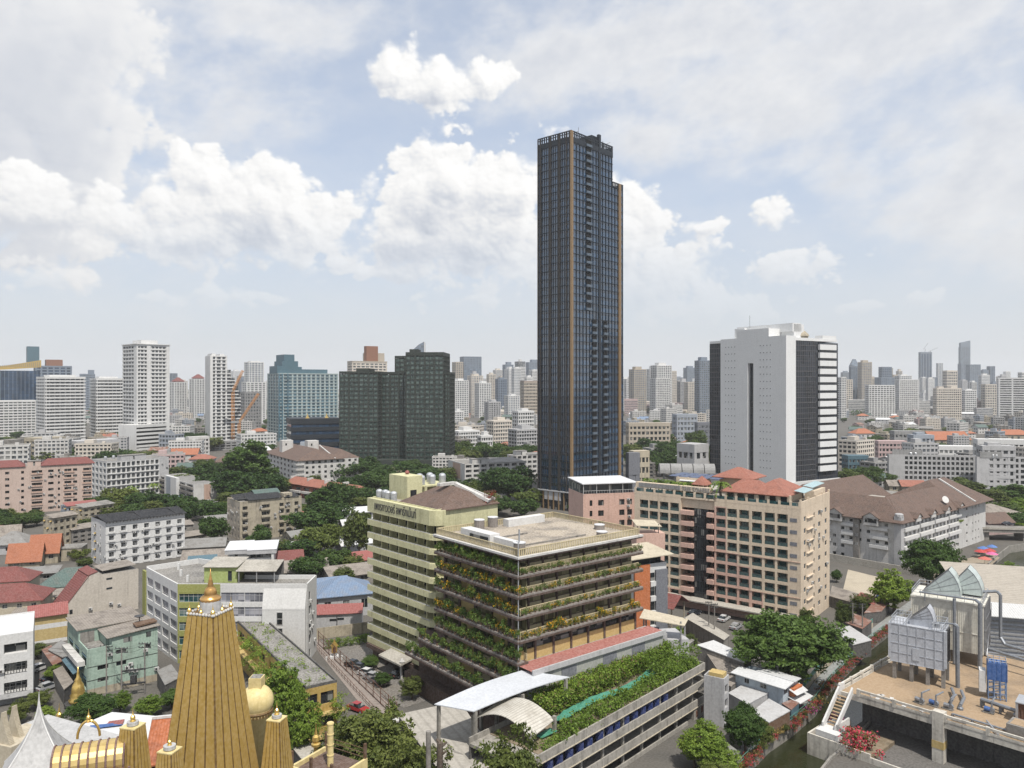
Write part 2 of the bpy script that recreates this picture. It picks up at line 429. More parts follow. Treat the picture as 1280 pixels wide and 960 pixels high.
# ground, canal, haze
CL=[(870,1020),(931,955),(961,925),(991,905),(1019,881),(1038,853),(1088,802),(1150,755),(1222,720),(1245,697),(1262,684)]
LB=[G(*p) for p in CL]
WID=[10,10,10,10,10,9.5,9,9.5,13,15,16]
RB=[]
for i,p in enumerate(LB):
 a=LB[max(0,i-1)];b=LB[min(len(LB)-1,i+1)];d=(b-a).normalized()
 RB.append(p+Vector((d.y,-d.x,0))*WID[i])
LB.append(LB[-1]+Vector((260,130,0)));RB.append(RB[-1]+Vector((260,130,0)))
def ground():
 m=mat('ground_dust',(.135,.125,.11),.95,.6,(.07,.068,.065),.09,fine=.08)
 b=MB()
 lp=[(p.x,p.y,0) for p in LB];rp=[(p.x,p.y,0) for p in RB]
 # strips either side of the canal so that the sheet is open over the water
 L0,Ln,R0,Rn=lp[0],lp[-1],rp[0],rp[-1]
 far=9000.
 lefts=[L0]+lp[1:]
 outer=[(-far,-300,0)]
 b.poly([(-far,-300,0),(L0[0],-300,0)]+lp+[(far,Ln[1]+300,0),(far,far,0),(-far,far,0)])
 b.poly([(R0[0],-300,0),(far,-300,0),(far,Rn[1]+290,0)]+rp[::-1])
 b.poly([(L0[0],-300,0),L0,R0,(R0[0],-300,0)])
 o=b.build('ground',m);tag(o,kind='structure')
 w=MB()
 for i in range(len(LB)-1):
  w.poly([(LB[i].x,LB[i].y,-2.2),(RB[i].x,RB[i].y,-2.2),(RB[i+1].x,RB[i+1].y,-2.2),(LB[i+1].x,LB[i+1].y,-2.2)])
 wm=bpy.data.materials.new('canal_water');wm.use_nodes=True
 t=NT(wm.node_tree);bb=t.n['Principled BSDF']
 geo=t.new('ShaderNodeNewGeometry')
 n=t.noise(geo.outputs['Position'],.5,4,.6)
 t.l.new(t.mix(n,(.016,.019,.008,1),(.032,.036,.016,1)),bb.inputs['Base Color'])
 bb.inputs['Roughness'].default_value=.06;bb.inputs['Specular IOR Level'].default_value=.45
 bp=t.new('ShaderNodeBump');bp.inputs['Strength'].default_value=.5;bp.inputs['Distance'].default_value=.1
 t.l.new(t.noise(geo.outputs['Position'],1.6,4,.6,.6),bp.inputs['Height']);t.l.new(bp.outputs[0],bb.inputs['Normal'])
 tag(w.build('canal_water',wm),kind='structure')
 k=MB();cm=mat('canal_concrete',(.33,.31,.28),.9,.6,(.12,.12,.09),.5,streak=.5)
 for pts,sgn in ((LB,-1),(RB,1)):
  for i in range(len(pts)-1):
   a,c=pts[i],pts[i+1];d=(c-a).normalized();nn=Vector((d.y,-d.x,0))*sgn
   a2,c2=a+nn*.35,c+nn*.35
   k.poly([(a.x,a.y,-3),(c.x,c.y,-3),(c.x,c.y,.45),(a.x,a.y,.45)]);k.poly([(a.x,a.y,.45),(c.x,c.y,.45),(c2.x,c2.y,.45),(a2.x,a2.y,.45)])
   k.poly([(a2.x,a2.y,.45),(c2.x,c2.y,.45),(c2.x,c2.y,-.2),(a2.x,a2.y,-.2)])
 tag(k.build('canal_bank',cm),kind='structure')
ground()
def haze():
 b=MB();b.box(-9600,-420,-4.2,9600,9600,330)
 m=bpy.data.materials.new('haze');m.use_nodes=True
 t=NT(m.node_tree);out=t.n['Material Output'];t.n.remove(t.n['Principled BSDF'])
 v=t.new('ShaderNodeVolumePrincipled');v.inputs['Density'].default_value=HAZE_D
 v.inputs['Color'].default_value=(.95,.975,1.0,1);v.inputs['Anisotropy'].default_value=.1
 t.l.new(v.outputs[0],out.inputs['Volume'])
 tag(b.build('haze',m),kind='stuff')
HAZE_D=8.5e-5
haze()
# buildings
def M(name): return MATS[name]
mat('white_wall',(.72,.71,.69),.85,.35,(.30,.28,.25),.25,streak=.35)
mat('clean_white',(.78,.78,.77),.7,.12,(.5,.48,.45),.2,streak=.12)
mat('cream_wall',(.62,.55,.42),.85,.3,(.3,.25,.18),.3,streak=.35)
mat('old_cream',(.50,.44,.33),.9,.6,(.16,.14,.11),.35,streak=.6)
mat('grey_wall',(.36,.36,.36),.88,.4,(.15,.15,.15),.3,streak=.4)
mat('light_grey_wall',(.55,.55,.56),.85,.3,(.3,.3,.3),.25,streak=.3)
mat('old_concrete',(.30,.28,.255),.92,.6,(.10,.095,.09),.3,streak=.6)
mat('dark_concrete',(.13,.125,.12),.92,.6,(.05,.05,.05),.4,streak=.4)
mat('pink_wall',(.64,.50,.43),.85,.25,(.36,.25,.2),.25,streak=.3)
mat('pale_pink',(.62,.46,.45),.85,.3,None,.2,streak=.3)
mat('peach_wall',(.62,.43,.34),.85,.25,(.34,.24,.2),.25,streak=.3)
mat('yellow_wall',(.74,.715,.43),.8,.25,(.34,.31,.16),.3,streak=.35)
mat('ochre_wall',(.55,.38,.11),.8,.25,(.3,.2,.08),.3,streak=.3)
mat('mint_wall',(.42,.56,.47),.85,.4,(.2,.24,.2),.3,streak=.5)
mat('olive_wall',(.36,.37,.10),.8,.25,(.2,.2,.06),.3,streak=.3)
mat('blue_wall',(.38,.42,.48),.85,.3,None,.3,streak=.3)
mat('brown_paint',(.115,.072,.054),.75,.3,(.04,.025,.02),.3,streak=.2)
mat('orange_wall',(.62,.19,.06),.8,.2,None,.3,streak=.15)
mat('slate_paint',(.20,.21,.24),.8,.2,None,.3)
mat('roof_slab',(.28,.265,.24),.95,.75,(.09,.085,.08),.22,fine=.3)
mat('pale_roof',(.50,.47,.41),.95,.5,(.22,.2,.17),.2,fine=.2)
mat('white_roof',(.80,.81,.83),.5,.15,(.55,.55,.55),.25)
mat('dark_tar',(.022,.024,.03),.95,.35,(.06,.06,.06),.3,spec=.05)
mat('teal_rail',(.045,.10,.10),.2,.1,spec=.6)
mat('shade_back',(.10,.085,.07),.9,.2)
mat('steel',(.32,.33,.35),.45,.3,(.15,.13,.12),.8,metal=.6)
mat('galvanised',(.50,.52,.55),.4,.3,(.3,.29,.28),.7,metal=.5)
mat('dark_metal',(.05,.05,.055),.5,.3,None,.8,metal=.3)
mat('rust_metal',(.20,.09,.05),.85,.6,(.07,.04,.03),.9)
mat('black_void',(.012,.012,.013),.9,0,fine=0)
mat('wood_brown',(.16,.09,.05),.8,.4,None,.8)
mat('frame_white',(.62,.62,.61),.6,.1,fine=.05)
mat('frame_dark',(.06,.06,.06),.5,.1,fine=.05)
mat('gold',(.68,.46,.13),.34,.3,(.35,.2,.05),.6,metal=.55,spec=.5)
mat('gold_leaf',(.80,.55,.16),.28,.2,(.4,.25,.06),.8,metal=.75,spec=.5)
glassmat('glass_dark',(.018,.022,.026))
glassmat('glass_grey',(.07,.08,.09),.15,(.24,.24,.23),.25)
glassmat('glass_green',(.02,.06,.065),.1,(.16,.2,.19),.12)
glassmat('shade_glass',(.17,.175,.20),.3,(.33,.33,.36),.3,.4)
glassmat('glass_blue',(.05,.09,.13),.1,(.22,.26,.3),.15)
roofmat('tile_red',(.40,.155,.105),.33,0,dirt=.45,dirtcol=(.15,.06,.045))
roofmat('tile_brown',(.165,.105,.08),.33,0,dirt=.5,dirtcol=(.07,.055,.05))
roofmat('tile_orange',(.47,.17,.085),.33,0,dirt=.3,dirtcol=(.25,.09,.05))
roofmat('tile_maroon',(.24,.07,.06),.33,0,dirt=.4,dirtcol=(.12,.05,.04))
roofmat('sheet_grey',(.30,.295,.285),.4,0,dirt=.65,dirtcol=(.14,.115,.095))
roofmat('sheet_pale',(.62,.62,.62),.4,0,.45,dirt=.35,dirtcol=(.33,.30,.27))
roofmat('sheet_white',(.78,.79,.80),.5,0,.4,dirt=.15,depth=.15)
roofmat('sheet_blue',(.20,.29,.44),.4,0,.5,dirt=.5,dirtcol=(.28,.26,.25))
roofmat('sheet_green',(.10,.16,.145),.4,0,.6,dirt=.5,dirtcol=(.16,.15,.13))
roofmat('sheet_red',(.37,.115,.10),.4,0,.6,dirt=.35,dirtcol=(.25,.1,.08))
roofmat('sheet_rust',(.26,.12,.08),.4,0,.8,dirt=.8,dirtcol=(.45,.42,.40))
roofmat('asbestos',(.34,.30,.26),.5,0,.95,dirt=.75,dirtcol=(.13,.11,.095))
FACE_ROT={'F': 0.0,'L': -math.pi/2,'R': math.pi/2,'B': math.pi}
_PANES={}
def pane_mesh(w,h,style,pane,frame,back):
 key=(round(w,2),round(h,2),style,pane,frame,back)
 if key in _PANES: return _PANES[key]
 b=MB();t=.06;x,z=w/2,h/2
 def bar(x0,z0,x1,z1,mi=1,y0=-.07,y1=.02): b.box(x0,y0,z0,x1,y1,z1,mi)
 if style == 'balc':
  b.box(-x,.0,-z,x,.08,z,2)
  b.box(-x+.1*w,-.03,-z,x-.34*w,-.005,z-.1*h,0);bar(-x+.36*w,-z,-x+.36*w+.06,z-.1*h);b.box(x-.30*w,-.03,-z,x-.08*w,-.005,z-.15*h,3)
  b.box(-x+.02,-1.16,-z+.02,x-.02,-1.12,-z+.42*h,4);b.box(-x+.01,-1.18,-z+.42*h,x-.01,-1.10,-z+.46*h,1)
 elif style == 'door':
  b.box(-x,.0,-z,x,.08,z,2)
  dx0,dx1=-x+.12*w,-x+.62*w
  b.box(dx0,-.03,-z,dx1,-.005,z-.12*h,0);bar((dx0+dx1)/2-.03,-z,(dx0+dx1)/2+.03,z-.12*h)
  b.box(x-.28*w,-.03,-.05*h,x-.07*w,-.005,z-.15*h,0)
 else:
  b.box(-x,0,-z,x,.05,z,0)
  bar(-x,-z,-x+t,z);bar(x-t,-z,x,z);bar(-x+t,z-t,x-t,z);bar(-x+t,-z,x-t,-z+t)
  if style == 'win':
   if w > .9: bar(-.03,-z+t,.03,z-t)
  elif style == 'cross':
   n=max(2,int(round(w/1.0)))
   for i in range(1,n): xx=-x+w*i/n;bar(xx-.03,-z+t,xx+.03,z-t)
   bar(-x+t,z*.35,x-t,z*.35+.05,1,-.05,.01)
  elif style == 'balc':
   pass
  elif style == 'awning':
   b.poly([(-x-.1,-.06,z),(x+.1,-.06,z),(x+.1,-.8,z-.45),(-x-.1,-.8,z-.45)],1)
  elif style == 'louvre':
   for i in range(1,max(3,int(h/.35))):
    zz=-z+h*i/max(3,int(h/.35));bar(-x+t,zz-.03,x-t,zz+.03,1,-.05,.0)
 me=mesh_of(b,'window',[MATS[pane],MATS[frame],MATS[back]]+([MATS['cream_wall'],MATS['teal_rail']] if style == 'balc' else []))
 _PANES[key]=(me,b);return _PANES[key]
class Bld:
 def __init__(s,name,label,cat,px,Y,yaw,pl,pr,top,z0=0.0,wall='white_wall',W=None,D=None,group=None,zt=None):
  a=R(yaw);X=PX(px,Y)
  def solve(p,dx,dy):
   k=(p-640)/FPX;return (k*Y-X)/(dx-k*dy)
  s.W=W or solve(pr,math.cos(a),math.sin(a));s.D=D or solve(pl,-math.sin(a),math.cos(a))
  if s.W < 0 or s.W > 140 or s.D < 0 or s.D > 140:
   best=None
   for q in range(0,1600):
    t=R(q*.05);w_=W or solve(pr,math.cos(t),math.sin(t));d_=D or solve(pl,-math.sin(t),math.cos(t))
    if w_ > 0 and d_ > 0:
     e=abs(math.log(d_/w_/.6))+abs(t-a)*.25
     if best is None or e < best[0]: best=(e,t,w_,d_)
   if best: _,a,s.W,s.D=best
   print('BLD',name,px,Y,'W',round(s.W,1),'D',round(s.D,1),'yaw',round(math.degrees(a)))
  s.W=min(max(s.W,1.0),160);s.D=min(max(s.D,1.0),160)
  s.z0=z0;s.H=(PZ(top,Y) if zt is None else zt)-z0
  s.root=thing(name,label,cat,(X,Y,z0),a,group)
  s.name=name;s.mats=[MATS[wall]];s.names=[wall];s.b=MB();s.win=[];s.a=a;s.X=X;s.Y=Y
 def mi(s,w):
  if w is None: return 0
  if w not in s.names: s.names.append(w);s.mats.append(MATS[w])
  return s.names.index(w)
 def L(s,face,u,d,z):
  """local point: u along the face (left to right seen from outside), d outwards"""
  if isinstance(face,tuple):
   (ax,ay),(bx,by)=face;l=math.hypot(bx-ax,by-ay);dx,dy=(bx-ax)/l,(by-ay)/l
   return (ax+dx*u+dy*d,ay+dy*u-dx*d,z)
  if face == 'F': return (u,-d,z)
  if face == 'L': return (-d,s.D-u,z)
  if face == 'R': return (s.W+d,u,z)
  return (s.W-u,s.D+d,z)
 def span(s,face):
  if isinstance(face,tuple): return math.hypot(face[1][0]-face[0][0],face[1][1]-face[0][1])
  return s.W if face in 'FB' else s.D
 def rot(s,face):
  if isinstance(face,tuple): return math.atan2(face[1][1]-face[0][1],face[1][0]-face[0][0])
  return FACE_ROT[face]
 def quad(s,face,u0,u1,z0,z1,d=0.0,w=None,mb=None,mi=None):
  (mb or s.b).poly([s.L(face,u0,d,z0),s.L(face,u1,d,z0),s.L(face,u1,d,z1),s.L(face,u0,d,z1)],s.mi(w) if mi is None else mi)
 def slab(s,face,u0,u1,z0,z1,d0,d1,w=None,mb=None,mi=None):
  """box standing on a face from depth d0 to d1"""
  if isinstance(face,tuple):
   q=[s.L(face,u0,d1,0),s.L(face,u1,d1,0),s.L(face,u1,d0,0),s.L(face,u0,d0,0)]
   (mb or s.b).prism(q,z0,z1,s.mi(w) if mi is None else mi);return
  a=s.L(face,u0,d0,z0);c=s.L(face,u1,d1,z1)
  (mb or s.b).box(min(a[0],c[0]),min(a[1],c[1]),z0,max(a[0],c[0]),max(a[1],c[1]),z1,s.mi(w) if mi is None else mi)
 def plain(s,faces,z0=0,z1=None,w=None):
  for f in faces: s.quad(f,0,s.span(f),z0,s.H if z1 is None else z1,0,w)
 def facade(s,face,cols,floors,z0,z1,ww,wh,sill=.3,u0=0.0,u1=None,rec=.18,style='win',pane='glass_dark',frame='frame_white',back='white_wall',w=None,skip=None,sillbar=False,widths=None,only=None):
  """a wall with real openings; cols may be a list of (start, width) in metres"""
  u1=s.span(face) if u1 is None else u1
  fh=(z1-z0)/floors
  if isinstance(cols,int):
   cw=(u1-u0)/cols;spans=[(u0+cw*(i+.5)-ww*cw/2,u0+cw*(i+.5)+ww*cw/2) for i in range(cols)]
  else: spans=[(u0+a,u0+a+c) for a,c in cols]
  q=lambda a,b_,c,d,dd=0.0: s.quad(face,a,b_,c,d,dd,w)
  mi=s.mi(w)
  for fl in range(floors):
   zb=z0+fl*fh;zs=zb+sill*fh;zh=zs+wh*fh;zt=zb+fh
   q(u0,u1,zb,zs);q(u0,u1,zh,zt)
   cur=u0
   for ci,(a,c) in enumerate(spans):
    q(cur,a,zs,zh);cur=c
    if skip and skip(ci,fl): q(a,c,zs,zh);continue
    P=lambda u,d,z: s.L(face,u,d,z)
    s.b.poly([P(a,0,zs),P(a,0,zh),P(a,-rec,zh),P(a,-rec,zs)][::-1],mi);s.b.poly([P(c,0,zs),P(c,0,zh),P(c,-rec,zh),P(c,-rec,zs)],mi)
    s.b.poly([P(a,0,zs),P(c,0,zs),P(c,-rec,zs),P(a,-rec,zs)][::-1],mi);s.b.poly([P(a,0,zh),P(c,0,zh),P(c,-rec,zh),P(a,-rec,zh)],mi)
    st=style if isinstance(style,str) else style(ci,fl)
    s.win.append((P((a+c)/2,-rec,(zs+zh)/2),s.rot(face),pane_mesh(c-a,zh-zs,st,pane,frame,back)))
    if sillbar: s.slab(face,a-.1,c+.1,zs-.12,zs,0,.15,w)
   q(cur,u1,zs,zh)
 def flat_roof(s,z=None,par=.9,th=.2,roof='roof_slab',w=None,over=0.0):
  z=s.H if z is None else z
  r=s.mi(roof)
  s.b.poly([(0,0,z-.02),(s.W,0,z-.02),(s.W,s.D,z-.02),(0,s.D,z-.02)],r)
  if par:
   o=over+.012;m=s.mi(w)
   s.b.box(-o,-o,z-.1,s.W+o,th,z+par,m);s.b.box(-o,s.D-th,z-.1,s.W+o,s.D+o,z+par,m)
   s.b.box(-o,th,z-.1,th,s.D-th,z+par,m);s.b.box(s.W-th,th,z-.1,s.W+o,s.D-th,z+par,m)
 def part(s,mb,name,mats,smooth=False,label=None):
  o=mb.build(name,[MATS[m] if isinstance(m,str) else m for m in (mats if isinstance(mats,(list,tuple)) else [mats])],s.root,smooth=smooth)
  if label: o['label']=label
  return o
 def done(s,wname='wall',maxwin=100,winname='window'):
  if s.b.f: s.wall=s.b.build(wname,s.mats,s.root)
  if not s.win: return s
  ca,sa=math.cos(s.a),math.sin(s.a)
  def dist(p): return math.hypot(s.X+p[0]*ca-p[1]*sa,s.Y+p[0]*sa+p[1]*ca)
  ws=sorted(s.win,key=lambda t: dist(t[0]))
  for loc,rz,(me,b) in ws[:maxwin]:
   link(winname,me,s.root,loc,rz)
  rest=ws[maxwin:]
  if rest:
   acc={}
   big=MB();mats=[]
   for loc,rz,(me,b) in rest:
    mm=[]
    for m_ in me.materials:
     if m_.name not in [x.name for x in mats]: mats.append(m_)
     mm.append([x.name for x in mats].index(m_.name))
    c,n=math.cos(rz),math.sin(rz);i0=len(big.v)
    big.v.extend([(loc[0]+x*c-y*n,loc[1]+x*n+y*c,loc[2]+z) for x,y,z in b.v])
    big.f.extend([tuple(i0+k for k in f) for f in b.f]);big.m.extend([mm[k] for k in b.m])
   tag(big.build(winname,mats,s.root),kind='stuff')
  return s
 def clutter(s,n=4,z=None,seed=1,tanks=True):
  """water tanks and machines on a flat roof, each its own part"""
  r=random.Random(seed);z=s.H if z is None else z
  for i in range(n):
   x,y=r.uniform(.15,.85)*s.W,r.uniform(.15,.85)*s.D;b=MB()
   if tanks and r.random() < .5:
    b.lathe(x,y,[(.75,z),(.8,z+1.5),(.6,z+1.8),(.15,z+1.9)],10);s.part(b,'water_tank','galvanised')
   else:
    b.cbox(x,y,z,r.uniform(1.2,2.6),r.uniform(1,2),r.uniform(.9,1.6));s.part(b,'roof_machine','light_grey_wall')
 def acs(s,face,n,z0,z1,seed=1,u0=.05,u1=.95):
  """air conditioner boxes hung on a wall, each its own part"""
  r=random.Random(seed);sp=s.span(face)
  for i in range(n):
   u,z=r.uniform(u0,u1)*sp,r.uniform(z0,z1);b=MB()
   s.slab(face,u,u+.85,z,z+.6,.05,.42,mb=b,mi=0);s.slab(face,u+.1,u+.5,z+.08,z+.5,.42,.44,mb=b,mi=1);s.slab(face,u+.9,u+.95,z-1.2,z+.3,.0,.06,mb=b,mi=1)
   s.part(b,'air_conditioner',['frame_white','frame_dark'])
 def stairhead(s,x0,y0,x1,y1,h,w='white_wall',z=None):
  z=s.H if z is None else z
  b=MB();b.box(x0,y0,z-.05,x1,y1,z+h);b.box(x0-.2,y0-.2,z+h,x1+.2,y1+.2,z+h+.2,1)
  cx=(x0+x1)/2;b.box(cx-.4,y0-.02,z+.1,cx+.4,y0+.05,z+2.1,2)
  s.part(b,'stair_head',[w,'roof_slab','glass_dark'])
def slab_tower(name,label,cat,px,Y,yaw,pl,pr,top,floors,colsF,colsL,core='glass_grey',band='white_wall',slab=.38,pier=.28,dep=.5,z0=0.0,group=None,crown=None,W=None,D=None,pierdep=None,base=0):
 """a block whose floors and piers stand out in front of its glazing"""
 s=Bld(name,label,cat,px,Y,yaw,pl,pr,top,z0,band,W,D,group)
 g=MB();g.box(dep,dep,0,s.W-dep,s.D-dep,s.H-.05);s.part(g,'glazing',core)
 fh=s.H/floors;b=s.b
 pd=dep*.6 if pierdep is None else pierdep
 if slab:
  for f in range(floors+1):
   h=fh*slab*(1.0 if f < floors else 1.4);z=max(0,f*fh-h*.5)
   b.box(0,0,z,s.W,s.D,z+h)
 for face,n in (('F',colsF),('L',colsL),('R',colsL),('B',colsF)):
  if not n: continue
  sp=s.span(face);cw=sp/n;pw=cw*pier
  for i in range(n+1):
   u=min(max(i*cw,pw/2+.03),sp-pw/2-.03)
   s.slab(face,u-pw/2,u+pw/2,0,s.H-.1,-dep-.1,-dep+pd if pd < dep else pd-dep)
 if base: b.box(-.3,-.3,0,s.W+.3,s.D+.3,base)
 if crown:
  for (x0,y0,x1,y1,h,m) in crown:
   c=MB();c.box(x0*s.W,y0*s.D,s.H+.01,x1*s.W,y1*s.D,s.H+h);s.part(c,'roof_block',m)
 s.done('facade_frame')
 return s
# plants
leafmat('leaf_deep',(.026,.058,.015),(.09,.15,.034),c3=(.13,.17,.04))
leafmat('leaf_mid',(.035,.072,.016),(.10,.165,.036))
leafmat('leaf_fresh',(.08,.14,.02),(.23,.32,.05))
leafmat('leaf_olive',(.050,.075,.018),(.14,.17,.042))
leafmat('leaf_vine',(.085,.15,.02),(.25,.34,.05),(.20,.16,.07),.12)
leafmat('leaf_yellow',(.045,.08,.018),(.13,.19,.04),(.70,.40,.03),.25)
leafmat('leaf_pot',(.055,.10,.024),(.16,.24,.055),(.30,.22,.04),.06)
leafmat('bougain_red',(.05,.06,.015),(.12,.12,.03),(.52,.07,.09),.5)
leafmat('bougain_pink',(.05,.06,.015),(.12,.12,.03),(.50,.10,.32),.55)
leafmat('bougain_pale',(.07,.07,.02),(.17,.15,.05),(.42,.30,.10),.35)
mat('bark',(.12,.09,.065),.95,.5,None,1.2)
def leaf_quads(b,c,n,s,r,spread,up=.35,outward=None,flat=1.0,mi=0):
 for _ in range(n):
  while True:
   d=Vector((r.uniform(-1,1),r.uniform(-1,1),r.uniform(-1,1)))
   if d.length < 1: break
  p=c+Vector((d.x*spread,d.y*spread,d.z*spread*flat))
  nn=Vector((r.gauss(0,1),r.gauss(0,1),r.gauss(0,1)+up))
  if outward is not None: nn += outward*1.2
  if nn.length < .01: nn=Vector((0,0,1))
  nn.normalize();a=nn.orthogonal().normalized();q=Matrix.Rotation(r.uniform(0,6.28),3,nn);a=q @ a;e=nn.cross(a)
  l=s*r.uniform(.6,1.3);w=l*r.uniform(.45,.7);m=nn*l*.12
  b.poly([tuple(p-a*l*.5),tuple(p+e*w*.5+m),tuple(p+a*l*.5),tuple(p-e*w*.5+m)],mi)
def crown_mesh(name,rx,rz,zc,clumps,per,ls,seed,material,squash=.55,spread=.24,hollow=.35,lump=.35):
 """leaves in clumps spread through an uneven crown of horizontal radius rx"""
 r=random.Random(seed);b=MB()
 lobes=[(r.uniform(0,6.28),r.uniform(.2,.95),r.uniform(-.5,.75),r.uniform(.35,.62)) for _ in range(9)]
 for i in range(clumps):
  if r.random() < .78:
   a,rad,h,s=r.choice(lobes)
   c=Vector((math.cos(a)*rad*.62*rx,math.sin(a)*rad*.62*rx,h*rz*.62))
   while True:
    d=Vector((r.gauss(0,1),r.gauss(0,1),r.gauss(0,1)))
    if d.length > .1: break
   d.normalize();k=s*(.55+.45*r.random());p=c+Vector((d.x*rx*k,d.y*rx*k,d.z*rz*k*.9-.02*rz))
  else:
   d=Vector((r.gauss(0,1),r.gauss(0,1),r.gauss(0,.7))).normalized();k=r.uniform(.25,.8);p=Vector((d.x*rx*k,d.y*rx*k,d.z*rz*k))
  o=p.normalized() if p.length > .1 else Vector((0,0,1))
  leaf_quads(b,p+Vector((0,0,zc)),per,ls,r,rx*spread*r.uniform(.6,1.3),.5,o,squash)
 return mesh_of(b,name,[MATS[material]])
def trunk_mesh(name,h,r0,zc,rx,seed,limbs=6):
 r=random.Random(seed);b=MB()
 b.tube((0,0,-.3),(r.uniform(-.2,.2),r.uniform(-.2,.2),h*.5),r0,8,0,r0*.7)
 top=Vector((0,0,h*.45))
 for i in range(limbs):
  a=6.28*i/limbs+r.uniform(-.4,.4);e=Vector((math.cos(a)*rx*r.uniform(.4,.75),math.sin(a)*rx*r.uniform(.4,.75),zc+r.uniform(-.1,.35)*rx))
  m=top.lerp(e,.5)+Vector((0,0,.1*h));b.tube(top,m,r0*.5,6,0,r0*.32);b.tube(m,e,r0*.32,5,0,r0*.1)
 return mesh_of(b,name,[MATS['bark']])
PROTO={}
def proto(key,h,rx,rz,clumps,per,ls,material,seed,**k):
 zc=h-rz*.92
 PROTO[key]=(crown_mesh('crown',rx,rz,zc,clumps,per,ls,seed,material,**k),trunk_mesh('trunk',h,rx*.06+.08,zc,rx,seed),h,rx)
# near trees: many small leaves; far ones: fewer, larger
proto('near_round',10,5.2,4.6,800,34,.42,'leaf_mid',3,spread=.13)
proto('near_loose',9,4.2,4.2,480,30,.38,'leaf_olive',5,spread=.15)
proto('near_fresh',9,4.0,4.5,460,30,.36,'leaf_fresh',8,spread=.14)
proto('mid_round',10,5.2,4.8,520,16,.75,'leaf_deep',11,spread=.16)
proto('mid_dome',9,6.2,4.3,560,16,.78,'leaf_deep',13,spread=.15)
proto('mid_tall',13,4.6,6.6,520,16,.75,'leaf_mid',17,spread=.17)
proto('mid_loose',11,4.4,5.4,420,14,.75,'leaf_olive',19,spread=.18)
proto('far_round',9,5.0,4.4,240,12,1.35,'leaf_deep',23,spread=.2)
proto('far_wide',8,6.0,3.9,240,12,1.4,'leaf_mid',29,spread=.2)
proto('shrub',2.2,1.5,1.2,60,16,.28,'leaf_mid',31,spread=.25)
def tree(x,y,key,h,w,label,group=None,rz=None,z=0.0,name='tree'):
 cm,tm,ph,prx=PROTO[key]
 t=thing(name,label,'tree',(x,y,z),rnd.uniform(0,6.28) if rz is None else rz,group)
 t.scale=(w/(2*prx*.95),w/(2*prx*.95),h/ph)
 link('trunk',tm,t);link('crown',cm,t)
 return t
def tree_px(px,top,wpx,Y,key,label,group=None,name='tree',z=0.0):
 hh,ww=PZ(top,Y)-z,wpx*Y/FPX
 return tree(PX(px,Y),Y,key,max(hh,.62*ww) if hh < 14 else hh,wpx*Y/FPX,label,group,z=z,name=name)
def palm_meshes(h,seed):
 r=random.Random(seed);b=MB()
 b.tube((0,0,-.2),(.2,.1,h*.5),.22,7,0,.17);b.tube((.2,.1,h*.5),(.1,0,h),.17,7,0,.13)
 tm=mesh_of(b,'trunk',[MATS['bark']]);c=MB()
 for i in range(18):
  a=6.28*i/18+r.uniform(-.2,.2);el=r.uniform(-.1,.9);L=2.6*r.uniform(.8,1.15)
  prev=Vector((.1,0,h));d=Vector((math.cos(a),math.sin(a),0))
  for k in range(7):
   t=(k+1)/7;p=Vector((.1,0,h))+d*L*t*(1-.15*t)+Vector((0,0,L*(el*t-1.25*t*t*.7)))
   sd=Vector((-d.y,d.x,0));ww=.34*(1-.55*t)
   c.poly([tuple(prev),tuple(prev.lerp(p,.6)+sd*ww-Vector((0,0,ww*.6))),tuple(p)]);c.poly([tuple(prev),tuple(p),tuple(prev.lerp(p,.6)-sd*ww-Vector((0,0,ww*.6)))])
   prev=p
 return tm,mesh_of(c,'fronds',[MATS['leaf_fresh']])
PALM=[palm_meshes(6,1),palm_meshes(8,2),palm_meshes(2.2,4)]
def palm(x,y,k,s,label,z=0.0,group=None):
 t=thing('palm_tree',label,'palm',(x,y,z),rnd.uniform(0,6.28),group);t.scale=(s,s,s)
 link('trunk',PALM[k][0],t);link('fronds',PALM[k][1],t);return t
def plant_mesh(name,h,w,n,ls,material,seed):
 r=random.Random(seed);b=MB();b.cyl(0,0,0,.3,.16,7,1);b.tube((0,0,.3),(0,0,h*.6),.025,4,1)
 for i in range(5):
  c=Vector((r.uniform(-.35,.35)*w,r.uniform(-.35,.35)*w,h*(.4+.13*i)));leaf_quads(b,c,n//5,ls,r,w*.42,.4,None,.8)
 return mesh_of(b,name,[MATS[material],MATS['wood_brown']])
def leafmass(b,pts,per,ls,spread,seed,flat=.7):
 r=random.Random(seed)
 for p in pts: leaf_quads(b,Vector(p),per,ls*r.uniform(.8,1.2),r,spread*r.uniform(.7,1.3),.6,None,flat)
